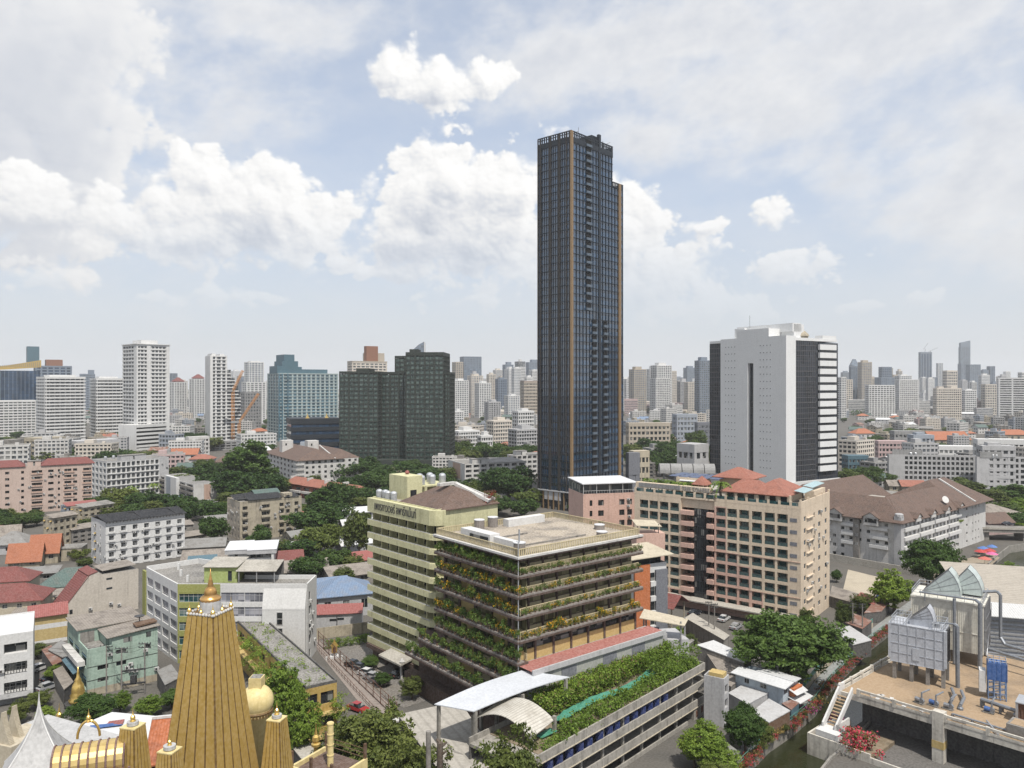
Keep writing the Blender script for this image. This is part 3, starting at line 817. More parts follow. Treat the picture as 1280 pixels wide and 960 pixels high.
# the tall dark tower
curtain('tower_glass',(.016,.040,.078),(.012,.022,.040),3.75,1.45,.06,.7,.07,.2,.75,.45)
mat('tower_dark',(.018,.025,.036),.5,.2,fine=.05,spec=.3)
mat('tower_gold',(.36,.23,.11),.45,.2,(.2,.12,.05),.2,metal=.25)
mat('tower_bronze',(.040,.034,.030),.5,.2,metal=.3)
mat('tower_rail',(.11,.15,.20),.35,.1)
def tall_tower():
 s=Bld('dark_glass_tower','very tall dark glass skyscraper with gold corner strips, by far the highest building','skyscraper',714,360,48,672,779,162,wall='tower_dark')
 W,D,H=s.W,s.D,s.H
 wu=W*.79;hl=PZ(229,389)
 fh=3.75
 g=MB();g.box(.3,.3,9,wu-.02,D-.3,H-5.5);g.box(wu-.02,.3,9,W-.3,D-.3,hl-2)
 s.part(g,'glazing','tower_glass')
 for face,us in (('L',[0,.09,.36,.40,.63,.67,.86,1.0]),):
  for u in us:
   b=MB();uu=min(max(u*D,.25),D-.25);s.slab(face,uu-.22,uu+.22,8.5,H-.5,-.3,.25,mb=b,mi=0);s.part(b,'vertical_fin','tower_bronze')
 b=MB();b.box(-.3,-.42,0,1.15,.5,H-.3);s.part(b,'gold_strip','tower_gold')
 b=MB();b.box(W-4.2,-.42,0,W-2.4,.5,hl-.3);s.part(b,'gold_strip','tower_gold')
 # floor lines and mullions standing out
 b=MB();n=int((H-9)/fh)
 for f in range(n+1):
  z=9+f*fh
  s.slab('L',.1,D-.1,z-.14,z+.14,-.35,.04,mb=b,mi=0)
  xe=wu if z > hl-2 else W-.1
  s.slab('F',1.6,xe-.05,z-.11,z+.11,-.35,.03,mb=b,mi=0)
 for i in range(1,14):
  u=1.6+i*(W-6)/14
  s.slab('F',u-.07,u+.07,9,(H-5.6 if u < wu else hl-2),-.35,.05,mb=b,mi=0)
 for i in range(1,15): s.slab('L',i*D/15-.07,i*D/15+.07,9,H-5.6,-.35,.02,mb=b,mi=0)
 s.part(b,'mullions','tower_dark')
 # dark vertical slot and the balcony stacks
 b=MB();s.slab('F',W*.51,W*.55,12,H+3.2,-1.2,.08,mb=b,mi=0);s.part(b,'dark_slot','tower_dark')
 for f in range(n):
  z=9+f*fh
  stacks=[W*.27] if z > 92 else ([W*.385,W*.60] if z < 91 else [])
  if z < 16: stacks=[]
  for u in stacks:
   b=MB();w2=4.3 if z > 92 else 3.5
   s.slab('F',u,u+w2,z+.25,z+.4,0,.6,mb=b,mi=0)
   s.slab('F',u,u+w2,z+.4,z+1.45,.55,.6,mb=b,mi=1);s.slab('F',u,u+.06,z+.4,z+1.45,0,.55,mb=b,mi=1);s.slab('F',u+w2-.06,u+w2,z+.4,z+1.45,0,.55,mb=b,mi=1)
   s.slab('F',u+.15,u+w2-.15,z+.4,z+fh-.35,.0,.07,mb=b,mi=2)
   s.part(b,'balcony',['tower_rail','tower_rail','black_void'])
 # roof screen with gaps
 for (u0,u1,face,zt) in ((0,D,'L',H),(1.6,wu,'F',H),(wu,W,'F',hl),(0,D,'B',H)):
  b=MB();m=int((u1-u0)/1.3)
  for i in range(m+1):
   u=u0+(u1-u0)*i/m;s.slab(face,max(u-.32,u0),min(u+.32,u1),zt-5.6 if zt == H else zt-3,zt,-.35,-.1,mb=b,mi=0)
  s.slab(face,u0,u1,zt-.5,zt-.05,-.4,-.02,mb=b,mi=0);s.slab(face,u0,u1,zt-5.7 if zt == H else zt-3,zt-3.0,-.4,-.05,mb=b,mi=0)
  s.part(b,'roof_screen','tower_dark')
 b=MB();b.box(W*.44,D*.1,H-6,W*.60,D*.6,H+2.6);b.box(W*.1,D*.3,H-6,W*.4,D*.8,H-1);s.part(b,'roof_plant','tower_dark')
 b=MB();s.slab('R',0,D,9,hl,-.3,.0,mb=b,mi=0);b.box(wu-.3,.4,hl,wu,D-.4,H-.5,0);s.part(b,'side_wall','tower_glass')
 b=MB();b.tube((W*.38,D*.4,H),(W*.38,D*.4,H+7),.09);s.part(b,'antenna','dark_metal')
 b=MB();b.tube((W*.08,D*.2,H-1),(W*.16,D*.05,H+1.2),.15);b.tube((W*.62,1,H-1),(W*.74,.2,H+1.5),.15);b.tube((W*.62,1,H-3),(W*.62,1,H+1),.2);s.part(b,'davit','steel')
 b=MB();b.box(.6,.6,0,W-.6,D-.6,9.0,0)
 for i in range(7): s.slab('L',i*D/6.5,i*D/6.5+.4,0,9,-.6,0,mb=b,mi=1)
 s.slab('L',.2,D-.2,8.6,9.2,-.6,.3,mb=b,mi=2);s.slab('L',D*.2,D*.45,4.5,8.4,-.6,-.2,mb=b,mi=2);s.slab('L',D*.5,D*.68,4.5,8.4,-.6,-.2,mb=b,mi=2)
 s.part(b,'lobby',['glass_dark','tower_gold','light_grey_wall'])
tall_tower()
# white slab tower with black glazed flanks
curtain('black_grid',(.016,.02,.028),(.07,.07,.075),3.35,1.7,.15,.5,.08,.12,.8)
mat('bright_white',(.92,.93,.93),.8,.12,(.6,.6,.6),.1,streak=.1)
mat('bar_grey',(.15,.15,.16),.7,.2)
def slab_office():
 s=Bld('white_slab_tower','white windowless slab tower with black glazed flanks and a small domed pavilion on its roof','tower block',985,400,31,886,1049,424,wall='bright_white')
 W,D,H=s.W,s.D,s.H
 zb=8.5
 g=MB();g.box(.5,1.2,zb,W*.62,D-.5,H);g.box(W*.62,.8,zb,W-.05,D-.5,H-1);s.part(g,'glazing','black_grid')
 # white slab face on the left side, with its dark slot
 b=MB();u0,u1,us0,us1=D*.19,D-.2,D*.545,D*.615
 zs=H-12
 s.slab('L',u0,us0,0,H+2,-6,1.6,mb=b,mi=0);s.slab('L',us1,u1+.3,0,H+2,-6,1.6,mb=b,mi=0);s.slab('L',us0,us1,zs,H+2,-6,1.6,mb=b,mi=0)
 s.slab('L',us0,us1,2,zs,-6,-.4,mb=b,mi=1)
 s.part(b,'slab_wall',['bright_white','black_grid'])
 b=MB()
 for fl in range(18):
  z=14+fl*(H-14)/18+1.2
  for c in (.26,.30,.34,.38,.70,.74,.78,.82): s.slab('L',D*c-.22,D*c+.22,z-.22,z+.22,1.55,1.66,mb=b,mi=0)
 tag(s.part(b,'vent_hole','dark_metal'),kind='stuff')
 # top masses
 b=MB();s.slab('L',D*.40,D*.80,H+2,H+6.5,-9,1.6,mb=b,mi=0);s.slab('L',D*.27,D*.40,H+2,H+8,-10,-5,mb=b,mi=0);s.slab('L',D*.27,D*.95,H+4.5,H+9,-14,-7,mb=b,mi=0)
 b.box(8,D*.05,H-.5,16,D*.5,H+8.5,0);s.slab('L',D*.02,D*.2,H,H+1.4,-12,.4,mb=b,mi=0)
 b.box(2,.9,H-.3,W-.5,D*.35,H+1.2);b.box(W*.70,1.2,H,W-1,6,H+3)
 s.part(b,'roof_block','bright_white')
 b=MB();b.lathe(W*.40,D*.10,[(4.0,H),(4.0,H+2.2),(4.6,H+2.3),(4.0,H+3.6),(2.6,H+5.0),(1.9,H+5.4),(1.9,H+6.0),(.5,H+6.9),(.15,H+8)],16);s.part(b,'domed_pavilion','old_cream')
 # right face: white bands on the outer bay
 nb=16;zt=H-2
 for i in range(nb):
  z=zt-i*(zt-zb-3)/nb
  b=MB();s.slab('F',W*.60,W*.93,z-2.9,z-.0,-.85,.5,mb=b,mi=0);s.part(b,'white_band','bright_white')
 b=MB()
 for i in range(28):
  z=zb+i*(H-zb)/27;s.slab('F',.0,W*.56,z-.1,z+.1,-1.2,-.95,mb=b,mi=0)
 for i in range(16): s.slab('F',i*W*.56/15-.07,i*W*.56/15+.07,zb,H,-1.25,-1.0,mb=b,mi=0)
 for i in range(28):
  z=zb+i*(H-zb)/27;s.slab('L',.4,D*.19,z-.1,z+.1,-.55,-.3,mb=b,mi=0)
 for i in range(8): s.slab('L',.4+i*D*.19/8-.07,.4+i*D*.19/8+.07,zb,H,-.6,-.35,mb=b,mi=0)
 s.part(b,'glazing_bars','bar_grey')
 b=MB();b.box(-.6,-.6,0,W+.5,D,zb-.01)
 for i in range(10): s.slab('F',W*.35+i*1.6,W*.35+i*1.6+.5,3,6.5,.6,.68,mb=b,mi=1)
 s.part(b,'base',['clean_white','frame_dark'])
 b=MB();b.tube((6,D*.55,H+8),(6,D*.55,H+15),.12);s.part(b,'antenna','steel')
slab_office()
# dark green twin block
mat('green_frame',(.022,.032,.025),.75,.25,(.02,.026,.02),.3,fine=.08)
glassmat('green_glass',(.042,.068,.06),.15,(.085,.12,.108),.4)
def green_condo():
 def wing(root,x0,y0,x1,y1,H,fl,nF,nL,skipL=False):
  g=MB();g.box(x0+.5,y0+.5,0,x1-.5,y1-.5,H-1);o=link('glazing',mesh_of(g,'glazing',[MATS['green_glass']]),root)
  b=MB();fh=H/fl
  for f in range(fl+1):
   h=.8 if f < fl else 3.0
   b.box(x0,y0,f*fh-.38 if f else 0,x1,y1,min(f*fh+.38,H) if f < fl else H+1.2)
  for i in range(nF+1):
   u=x0+(x1-x0)*i/nF;w=.28 if i % 2 else .7
   b.box(max(u-w,x0-.02),y0-.03,0,min(u+w,x1+.02),y0+.6,H)
  for i in range(nL+1):
   u=y0+(y1-y0)*i/nL;w=.28 if i % 2 else .7
   b.box(x0-.03,max(u-w,y0-.02),0,x0+.6,min(u+w,y1+.02),H)
   b.box(x1-.6,max(u-w,y0-.02),0,x1+.03,min(u+w,y1+.02),H)
  b.box(x0+.3,y1-.6,0,x1-.3,y1-.01,H)
  return b.build('facade_frame',[MATS['green_frame']],root)
 Y=560
 r=thing('green_apartment_block','dark green apartment block in two stepped wings, taller at its right end','apartment block',(PX(421,Y),Y,0),R(-3))
 s=Y/FPX
 H1=PZ(466,Y);H2=PZ(444,Y)
 wing(r,0,6,50*s,40,H1,21,8,8)
 wing(r,50*s,16,84*s,44,H1-.3,21,6,4)
 wing(r,86*s,2,134*s,36,H2,23,8,6)
 wing(r,134.2*s,6,141*s,34,PZ(467,Y),21,2,5)
 wing(r,66*s,20,85.8*s,40,H2-1,23,3,4)
 b=MB();b.box(86*s,2.2,H2+1.2,134*s,35.8,H2+2.2);b.box(90*s,5,H2+2.2,100*s,20,H2+4.5);b.box(20*s,10,H1+1.2,36*s,30,H1+3.5);b.build('roof_block',[MATS['green_frame']],r)
 b=MB();b.box(-4,-3,0,146*s,8,5);b.build('podium',[MATS['green_frame']],r)
green_condo()
# skyline, left to right
mat('tan_wall',(.54,.47,.38),.85,.25,None,.05,streak=.2)
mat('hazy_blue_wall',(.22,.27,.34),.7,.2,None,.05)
mat('brown_red',(.30,.13,.07),.8,.2)
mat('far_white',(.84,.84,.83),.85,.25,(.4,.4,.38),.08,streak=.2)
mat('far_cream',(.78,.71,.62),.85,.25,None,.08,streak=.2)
mat('teal_wall',(.08,.17,.22),.5,.2,None,.1)
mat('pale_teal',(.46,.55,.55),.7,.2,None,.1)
mat('crane_orange',(.62,.27,.06),.6,.2)
curtain('navy_glass',(.022,.045,.085),(.03,.045,.07),4,2.5,.1,.6,.06,.12,.7)
curtain('sea_glass',(.06,.13,.17),(.10,.15,.18),3.6,2,.12,.6,.12,.2,.7)
curtain('pale_glass',(.13,.17,.22),(.22,.24,.27),4,3,.15,.5,.15,.25,.6)
def far(label,pl,pc,pr,Y,top,floors,cF,cL,core='glass_grey',band='far_white',slab=.4,pier=.28,yaw=None,cat='apartment tower',name='apartment_tower',crown=None,W=None,D=None,group=None,dep=.6,**k):
 """pc is the near corner: pl..pc shows the left face, pc..pr the right one"""
 if yaw is None:
  f=(pc-pl)/max(1.0,(pr-pl));yaw=12+66*f
  ang=math.degrees(math.atan2(pc-640,FPX));yaw -= ang
 else: yaw -= math.degrees(math.atan2(pc-640,FPX))*.9
 if W is None and abs(pr-pc) < 3: W=20
 if D is None and abs(pc-pl) < 3: D=20
 return slab_tower(name,label,cat,pc,Y,yaw,pl,pr,top,floors,cF,cL,core,band,slab,pier,dep,0.0,group,crown,W,D,**k)
# left edge
def glass_office():
 s=far('dark blue glass office block under a sloping gold parapet',-40,-10,51,900,463,16,0,0,core='navy_glass',band='hazy_blue_wall',slab=0,D=40,cat='office block',name='office_block',yaw=6)
 b=MB();W=s.W
 q=[(-.5,-.8,s.H+.2),(W+.3,-.8,s.H+4.2),(W+.3,-.8,s.H+13.0),(W*.35,-.8,s.H+6.5),(-.5,-.8,s.H+4)]
 b.poly(q);b.poly([(x,y+1.2,z) for x,y,z in q][::-1])
 for i in range(5):
  a,c=q[i],q[(i+1) % 5];b.poly([a,(a[0],a[1]+1.2,a[2]),(c[0],c[1]+1.2,c[2]),c])
 s.part(b,'gold_parapet','gold')
 b=MB()
 for i in range(24): b.box(i*W/24,-1.0,s.H+4,i*W/24+.5,-.82,s.H+5.2+(i/24)*6)
 for i in range(12): s.slab('F',i*W/12,i*W/12+.4,0,s.H,-.5,.12,mb=b,mi=0)
 s.part(b,'mullions','hazy_blue_wall')
glass_office()
far('low white hotel block with deep horizontal balcony bands at the left edge',-60,-25,45,850,502,13,12,3,slab=.45,pier=.2,D=18,yaw=4)
far('grey office block with a brown box on its roof, behind the balcony condominiums',34,44,90,1300,458,18,6,2,core='navy_glass',band='hazy_blue_wall',crown=[(.3,.1,.75,.8,12,'brown_red'),(-.2,.2,.12,.9,34,'teal_wall')],cat='office block',name='office_block',D=30,yaw=8)
far('white condominium with rounded balcony bands, left of its shorter twin',45,56,107,800,472,19,8,4,slab=.46,pier=.12,dep=1.6,pierdep=.25,yaw=16,crown=[(.15,.2,.8,.8,3,'far_white')],group=None)
far('white balcony condominium directly left of the tall white tower',112,120,156,850,474,18,7,3,slab=.46,pier=.12,dep=1.6,pierdep=.25,yaw=14,crown=[(.15,.2,.8,.8,3,'far_white')])
far('bluish office tower with a mast showing between two white condominiums',97,100,119,1500,468,18,5,2,core='pale_glass',band='hazy_blue_wall',crown=[(.55,.2,.95,.8,9,'hazy_blue_wall')],cat='office tower',name='office_tower',D=24,yaw=5)
def white_tower():
 s=far('tall white apartment tower on a banded parking podium',153,171,212,700,431,27,9,5,slab=.40,pier=.22,dep=1.1,yaw=24,crown=[(.22,.2,.72,.8,5,'far_white')])
 b=MB()
 for (u0,u1,f) in ((.30,.42,'F'),(.90,1.0,'F'),(.80,1.0,'L')):
  sp=s.span(f);s.slab(f,u0*sp+.02,u1*sp-.02,0,s.H-.5,-1,.15,mb=b,mi=0)
 b.box(-.8,-.8,s.H+.6,s.W+.8,s.D+.8,s.H+1.3)
 s.part(b,'solid_bay','far_white')
 W=s.W
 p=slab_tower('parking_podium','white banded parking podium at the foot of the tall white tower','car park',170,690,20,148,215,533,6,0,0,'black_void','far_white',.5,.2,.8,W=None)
 b=MB();p.slab('L',0,p.D,0,p.H+.5,-.5,.1,mb=b,mi=0);p.part(b,'end_wall','far_white')
white_tower()
for (pl,pr,tp,Y,red,lab) in ((211,234,478,1350,1,'white apartment tower with a dull red hipped crown, right of the tall white tower'),
         (236,259,474,1350,1,'white apartment tower with a dull red crown beside the slim stepped tower'),
         (212,222,467,1900,0,'thin grey tower peeking over the red crowned apartments')):
 s=far(lab,pl,pl+(pr-pl)*.3,pr,Y,tp,22,5,2,slab=.35,pier=.35,band='far_white' if red else 'hazy_blue_wall')
 if red:
  b=MB();b.hip(s.W*.15,s.D*.1,s.W*.85,s.D*.9,s.H+2,7,.5);b.box(s.W*.2,s.D*.15,s.H,s.W*.8,s.D*.85,s.H+2,0);s.part(b,'crown','tile_maroon')
def stepped_tower():
 Y=720;sx=Y/FPX
 s=far('slim white tower whose right side steps down towards the construction cranes',258,263,284,Y,445,26,3,3,slab=.25,pier=.3,yaw=14,D=22,dep=.9,crown=[(.1,.1,.35,.9,2.5,'far_white'),(.6,.1,.85,.9,2.2,'far_white')])
 for i,(w,t) in enumerate(((3.6,462),(3.6,472),(3.0,482),(2.4,490))):
  b=MB();x0=s.W+sum((3.6,3.6,3.0,2.4)[:i]);h=PZ(t,Y)
  b.box(x0+.02,1,0,x0+w,20,h,1)
  for f in range(int(h/3.3)): b.box(x0+.03,.2,f*3.3,x0+w+.3,21,f*3.3+1.0,0)
  s.part(b,'stepped_bay',['far_white','glass_grey'])
 b=MB();s.slab('F',0,2.2,0,s.H,-1,.2,mb=b,mi=0);s.slab('L',0,s.D,0,s.H,-.5,.2,mb=b,mi=0);s.part(b,'solid_bay','far_white')
stepped_tower()
far('pale grey office tower with a flat crown behind the cranes',305,311,330,1300,453,26,5,3,core='pale_glass',slab=.35,pier=.3,crown=[(.2,.2,.8,.8,3,'far_white')],cat='office tower',name='office_tower')
far('white lower apartment block in front of the pale grey office tower',302,308,333,1150,478,20,5,2,slab=.42,pier=.35)
far('plain grey block with rows of dark windows beside the cranes',300,306,327,900,491,13,6,2,band='grey_wall',slab=.4,pier=.4)
def crane(px,base,Y,mastpx,tip,label):
 """luffing tower crane: lattice mast, jib, counter-jib"""
 X=PX(px,Y);zt=PZ(mastpx,Y)
 r=thing('tower_crane',label,'crane',(X,Y,0),.4,'orange tower cranes')
 def lattice(p,q,w,n):
  b=MB();p,q=Vector(p),Vector(q);d=(q-p);a=d.normalized().orthogonal().normalized()*w;c=d.normalized().cross(a)
  cs=[a+c,a-c,-a-c,c-a]
  for k in cs: b.tube(p+k,q+k,.28,4)
  for i in range(n):
   s0,s1=p+d*i/n,p+d*(i+1)/n
   for k in range(4): b.tube(s0+cs[k],s1+cs[(k+1) % 4],.16,4)
  return b
 lattice((0,0,0),(0,0,zt),.9,14).build('mast',[MATS['crane_orange']],r)
 tx,tz=PX(tip[0],Y)-X,PZ(tip[1],Y)
 lattice((0,0,zt),(tx,0,tz),.7,14).build('jib',[MATS['crane_orange']],r)
 b=MB();sg=-1 if tx > 0 else 1;b.box(min(0,sg*7),-1,zt-.5,max(0,sg*7),1,zt+1.5);b.build('counter_jib',[MATS['grey_wall']],r)
crane(291,552,715,489,(303,463),'orange tower crane with a steep jib beside the slim stepped tower')
crane(299,552,708,528,(322,492),'shorter orange tower crane leaning right in front of the grey block')
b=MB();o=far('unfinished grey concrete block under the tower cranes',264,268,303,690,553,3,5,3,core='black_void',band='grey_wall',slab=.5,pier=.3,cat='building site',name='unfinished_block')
def teal_condo():
 s=far('pale teal apartment slab with a stepped dark teal crown',334,348,423,800,467,21,13,4,core='sea_glass',band='pale_teal',slab=.22,pier=.34,dep=.8,yaw=20)
 W,D,H=s.W,s.D,s.H
 for (x0,x1,h) in ((0,.10,8),(.03,.40,7),(.08,.34,13),(.11,.28,20),(.38,.84,4)):
  b=MB();b.box(x0*W,D*.1+x0*3,H+.02,x1*W,D*.8,H+h+x1);s.part(b,'crown_block','teal_wall')
 b=MB()
 for u in (.0,.05,.14): s.slab('F',u*W,u*W+1.6,0,H,-.6,.3,mb=b,mi=0)
 s.part(b,'glazed_strip','sea_glass')
teal_condo()
def black_block():
 s=far('low dark banded block with two small gold pyramids on its roof',357,363,425,600,527,5,0,0,core='navy_glass',band='tower_dark',slab=.5,pier=.2,cat='low block',name='low_block',yaw=8,D=30)
 for u in (.36,.75):
  b=MB();b.lathe(s.W*u,6,[(3.2,s.H),(3.0,s.H+.4),(1.6,s.H+2.2),(.7,s.H+3.6),(.1,s.H+6)],4);s.part(b,'gold_pyramid','gold_leaf')
black_block()
far('beige tower with a brown top storey behind the dark green block',434,440,484,1000,453,24,8,3,band='far_cream',slab=.42,pier=.3,crown=[(.0,.0,1.0,1.0,2,'tan_wall'),(.43,.2,.95,.9,13,'tan_wall'),(.42,.1,.75,.6,22,'brown_red')])
def sail():
 Y=1200;sx=Y/FPX;z=lambda p: PZ(p,Y)
 r=thing('sail_tower','blue glass tower with a pointed sail shaped top above the green block','office tower',(PX(514,Y),Y,0),R(4))
 b=MB();w=16*sx;q=[(0,0),(w,0),(w,z(427)),(w*.55,z(431)),(w*.15,z(437)),(0,z(441))]
 P0=[(x,0,zz) for x,zz in q];P1=[(x,25,zz) for x,zz in q]
 b.poly(P0);b.poly(P1[::-1])
 for k in range(6): b.poly([P0[k],P1[k],P1[(k+1) % 6],P0[(k+1) % 6]])
 b.build('glazing',[MATS['pale_glass']],r)
 b=MB();b.box(w+.01,-.3,0,w+1.2,25,z(428));b.build('edge_fin',[MATS['far_white']],r)
sail()
# between the green block and the dark tower
far('blue grey office tower with a lower left shoulder and a mast',577,580,602,1800,446,28,6,2,core='pale_glass',band='hazy_blue_wall',slab=.3,pier=.2,cat='office tower',name='office_tower',D=30)
far('narrow brownish tower joined to the left of the blue grey office',567,570,579,1780,453,26,3,2,band='tan_wall',cat='office tower',name='office_tower',D=20)
far('slim bluish twin tower left of the round banded tower',628,632,642,2100,456,26,4,2,core='pale_glass',band='hazy_blue_wall',slab=.25,crown=[(.3,.2,.8,.8,8,'hazy_blue_wall')],cat='office tower',name='office_tower')
far('slim bluish twin tower touching the dark skyscraper',657,661,676,2100,453,26,4,2,core='pale_glass',band='hazy_blue_wall',slab=.25,crown=[(.3,.2,.8,.8,8,'hazy_blue_wall')],cat='office tower',name='office_tower')
def round_tower():
 Y=1900;r=thing('round_tower','round white tower of stacked balcony rings with a tapering top','apartment tower',(PX(650,Y),Y,0))
 b=MB();R0=7.5*Y/FPX;H=PZ(452,Y);b.cyl(0,0,0,H,R0*.9,20);b.build('glazing',[MATS['glass_grey']],r)
 b=MB()
 for f in range(30):
  z=H*f/30;q=R0*(1 if f < 27 else 1-.2*(f-26));b.cyl(0,0,z,z+H/30*.55,q,20)
 b.build('balcony_ring',[MATS['far_white']],r)
 b=MB();b.cyl(0,0,H,H+6,4,8);b.build('roof_block',[MATS['far_white']],r)
round_tower()
far('brownish office block with fine bands and a pinkish cornice beside the dark skyscraper',650,655,680,1250,478,12,14,3,core='glass_dark',band='tan_wall',slab=.45,pier=.3,cat='office block',name='office_block',crown=[(0,0,1,1,2.5,'pink_wall')])
for (pl,pr,tp,Y,fl,band,core,lab) in (
 (562,586,476,1250,20,'far_white','glass_grey','white balcony tower standing just right of the green block'),
 (584,604,470,1500,24,'far_cream','pale_glass','cream tower with a notched roof behind the white balcony tower'),
 (593,614,479,1350,20,'far_white','glass_grey','wide white stepped apartment tower in the gap left of the dark skyscraper'),
 (608,620,468,1650,24,'far_cream','glass_grey','tall thin cream tower in the gap left of the dark skyscraper'),
 (619,634,474,1600,20,'hazy_blue_wall','navy_glass','blue glass office block in the gap left of the dark skyscraper'),
 (630,650,495,1400,12,'far_white','pale_glass','low white block under the slim bluish twin tower'),
 (605,626,503,1150,11,'light_grey_wall','glass_dark','pale grey slab with small dark windows near the orange cranes'),
 (564,580,515,1000,8,'far_white','glass_grey','small white block at the foot of the white balcony tower'),
 (640,668,515,900,6,'clean_white','glass_dark','bright white ribbed block beside the foot of the brownish office'),
 (635,674,538,640,7,'light_grey_wall','glass_dark','grey white block with a small square window grid left of the dark skyscraper'),
 (608,640,527,760,6,'far_cream','glass_grey','cream apartment block with a terrace garden on its roof'),
 (563,600,540,690,5,'far_white','glass_grey','low white terrace block with banded floors right of the green block'),
 (596,616,546,640,4,'far_white','glass_dark','small white villa block between two low terrace blocks')):
 far(lab,pl,pl+(pr-pl)*.28,pr,Y,tp,fl,max(4,int((pr-pl)/4)),3,core=core,band=band,slab=.36,pier=.3,cat='apartment block',name='apartment_block',crown=[(.3,.2,.7,.8,4,band)])
# right of the dark tower
for (pl,pr,tp,Y,fl,band,core,cr,lab) in (
 (786,808,462,1500,24,'tan_wall','pale_glass',6,'tan tower with a pyramid topped crown right of the dark skyscraper'),
 (807,816,470,1900,22,'hazy_blue_wall','navy_glass',0,'thin dark blue tower squeezed between tan and white towers'),
 (813,840,457,1500,28,'far_white','glass_grey',6,'tall white hotel tower with a stepped roof'),
 (812,838,473,1380,22,'far_white','glass_dark',0,'white gridded slab in front of the tall white hotel tower'),
 (838,846,464,1700,24,'far_cream','glass_grey',0,'narrow cream tower attached to the right of the white gridded slab'),
 (845,856,476,1900,18,'far_cream','glass_grey',0,'cream stepped block below the bluish tower'),
 (854,871,460,2200,28,'hazy_blue_wall','pale_glass',6,'hazy bluish office tower with a rounded top'),
 (855,872,478,1600,18,'far_cream','glass_grey',0,'beige apartment tower between bluish office towers'),
 (868,890,451,1400,26,'hazy_blue_wall','glass_grey',7,'blue grey balcony tower beside the white slab tower'),
 (780,790,475,1600,18,'far_white','glass_grey',0,'pale apartment tower touching the right side of the dark skyscraper')):
 far(lab,pl,pl+(pr-pl)*.3,pr,Y,tp,fl,max(4,int((pr-pl)/3.4)),3,core=core,band=band,slab=.34,pier=.28,cat='tower',name='tower_block',crown=[(.2,.2,.7,.8,cr,band)] if cr else None)
# far right skyline
for (pl,pr,tp,Y,fl,band,core,cr,lab) in (
 (1049,1058,472,1300,18,'far_white','glass_grey',0,'thin white tower touching the right edge of the white slab tower'),
 (1055,1066,475,1500,18,'far_cream','glass_grey',0,'cream tower right of the thin white tower'),
 (1072,1090,453,1700,30,'tan_wall','pale_glass',5,'tan tower with twin rooftop blocks beside a blue spire'),
 (1098,1115,459,2000,24,'hazy_blue_wall','navy_glass',0,'dark blue glass box tower above the banded condominiums'),
 (1093,1122,472,1900,20,'hazy_blue_wall','pale_glass',0,'wide blue grey block under the dark blue box tower'),
 (1118,1140,470,1800,20,'far_white','pale_glass',4,'pale block with rooftop frames behind the ribbed condominium'),
 (1165,1172,472,2200,20,'hazy_blue_wall','pale_glass',0,'thin blue grey tower right of the dark unfinished tower'),
 (1178,1197,464,1700,14,'far_cream','glass_grey',2,'beige banded hotel tower left of the tallest far skyscraper'),
 (1197,1213,455,2600,30,'hazy_blue_wall','pale_glass',0,'blue grey lower body at the foot of the tallest far skyscraper'),
 (1207,1226,456,2400,28,'hazy_blue_wall','pale_glass',0,'broad bluish office tower right of the tallest far skyscraper'),
 (1225,1236,463,2600,26,'hazy_blue_wall','pale_glass',4,'slim hazy tower with stepped roof near the right edge'),
 (1235,1244,458,2600,28,'hazy_blue_wall','navy_glass',0,'slender dark framed tower near the right edge'),
 (1226,1246,481,1500,12,'far_cream','glass_grey',0,'cream banded block left of the wide banded slab'),
 (1200,1221,488,1500,12,'far_white','glass_grey',3,'low white block between the tan hotel and the cream banded block'),
 (1272,1290,466,1500,16,'far_white','glass_grey',0,'white block poking over the wide banded slab')):
 far(lab,pl,pl+(pr-pl)*.3,pr,Y,tp,fl,max(3,int((pr-pl)/3.4)),3,core=core,band=band,slab=.34,pier=.25,cat='tower',name='tower_block',crown=[(.2,.2,.7,.8,cr,band)] if cr else None)
far('white condominium with dark vertical slots, left one of the ribbed pair',1081,1086,1119,1350,482,16,9,2,core='glass_dark',band='far_white',slab=.42,pier=.25)
far('white ribbed condominium, taller right one of the ribbed pair',1118,1124,1149,1380,475,18,10,3,core='glass_dark',band='far_white',slab=.3,pier=.45)
far('tan hotel block of dense balcony rows with a jagged roofline',1166,1171,1202,1300,486,13,12,3,core='glass_dark',band='far_cream',slab=.45,pier=.3,crown=[(.1,.1,.3,.9,4,'far_cream'),(.6,.1,.85,.9,5,'far_cream')])
far('very wide white block of continuous balcony bands at the right edge',1242,1248,1320,1300,473,18,4,2,core='glass_dark',band='far_white',slab=.45,pier=.12,D=25,yaw=2)
def blue_spire():
 Y=1750;s=far('blue glass tower with a pointed pyramid top',1061,1064,1074,Y,458,30,4,3,core='pale_glass',band='hazy_blue_wall',slab=.2,cat='office tower',name='office_tower')
 b=MB();b.hip(0,0,s.W,s.D,s.H+1,16,0);s.part(b,'spire','pale_glass')
blue_spire()
def dark_tower():
 Y=2800;s=far('dark unfinished tower with two cranes on its roof',1148,1151,1165,Y,442,40,4,3,core='navy_glass',band='hazy_blue_wall',slab=.15,pier=.25,cat='office tower',name='office_tower',crown=[(0,0,1,1,6,'hazy_blue_wall')])
 for (x,y,tx,h) in ((.45,.3,10,38),(.98,.5,26,22)):
  b=MB();zt=s.H+h*.5;b.tube((s.W*x,s.D*y,s.H),(s.W*x,s.D*y,zt),.9,4);b.tube((s.W*x-6,s.D*y,zt-3),(s.W*x+tx,s.D*y,s.H+h),.7,4);s.part(b,'roof_crane','steel')
dark_tower()
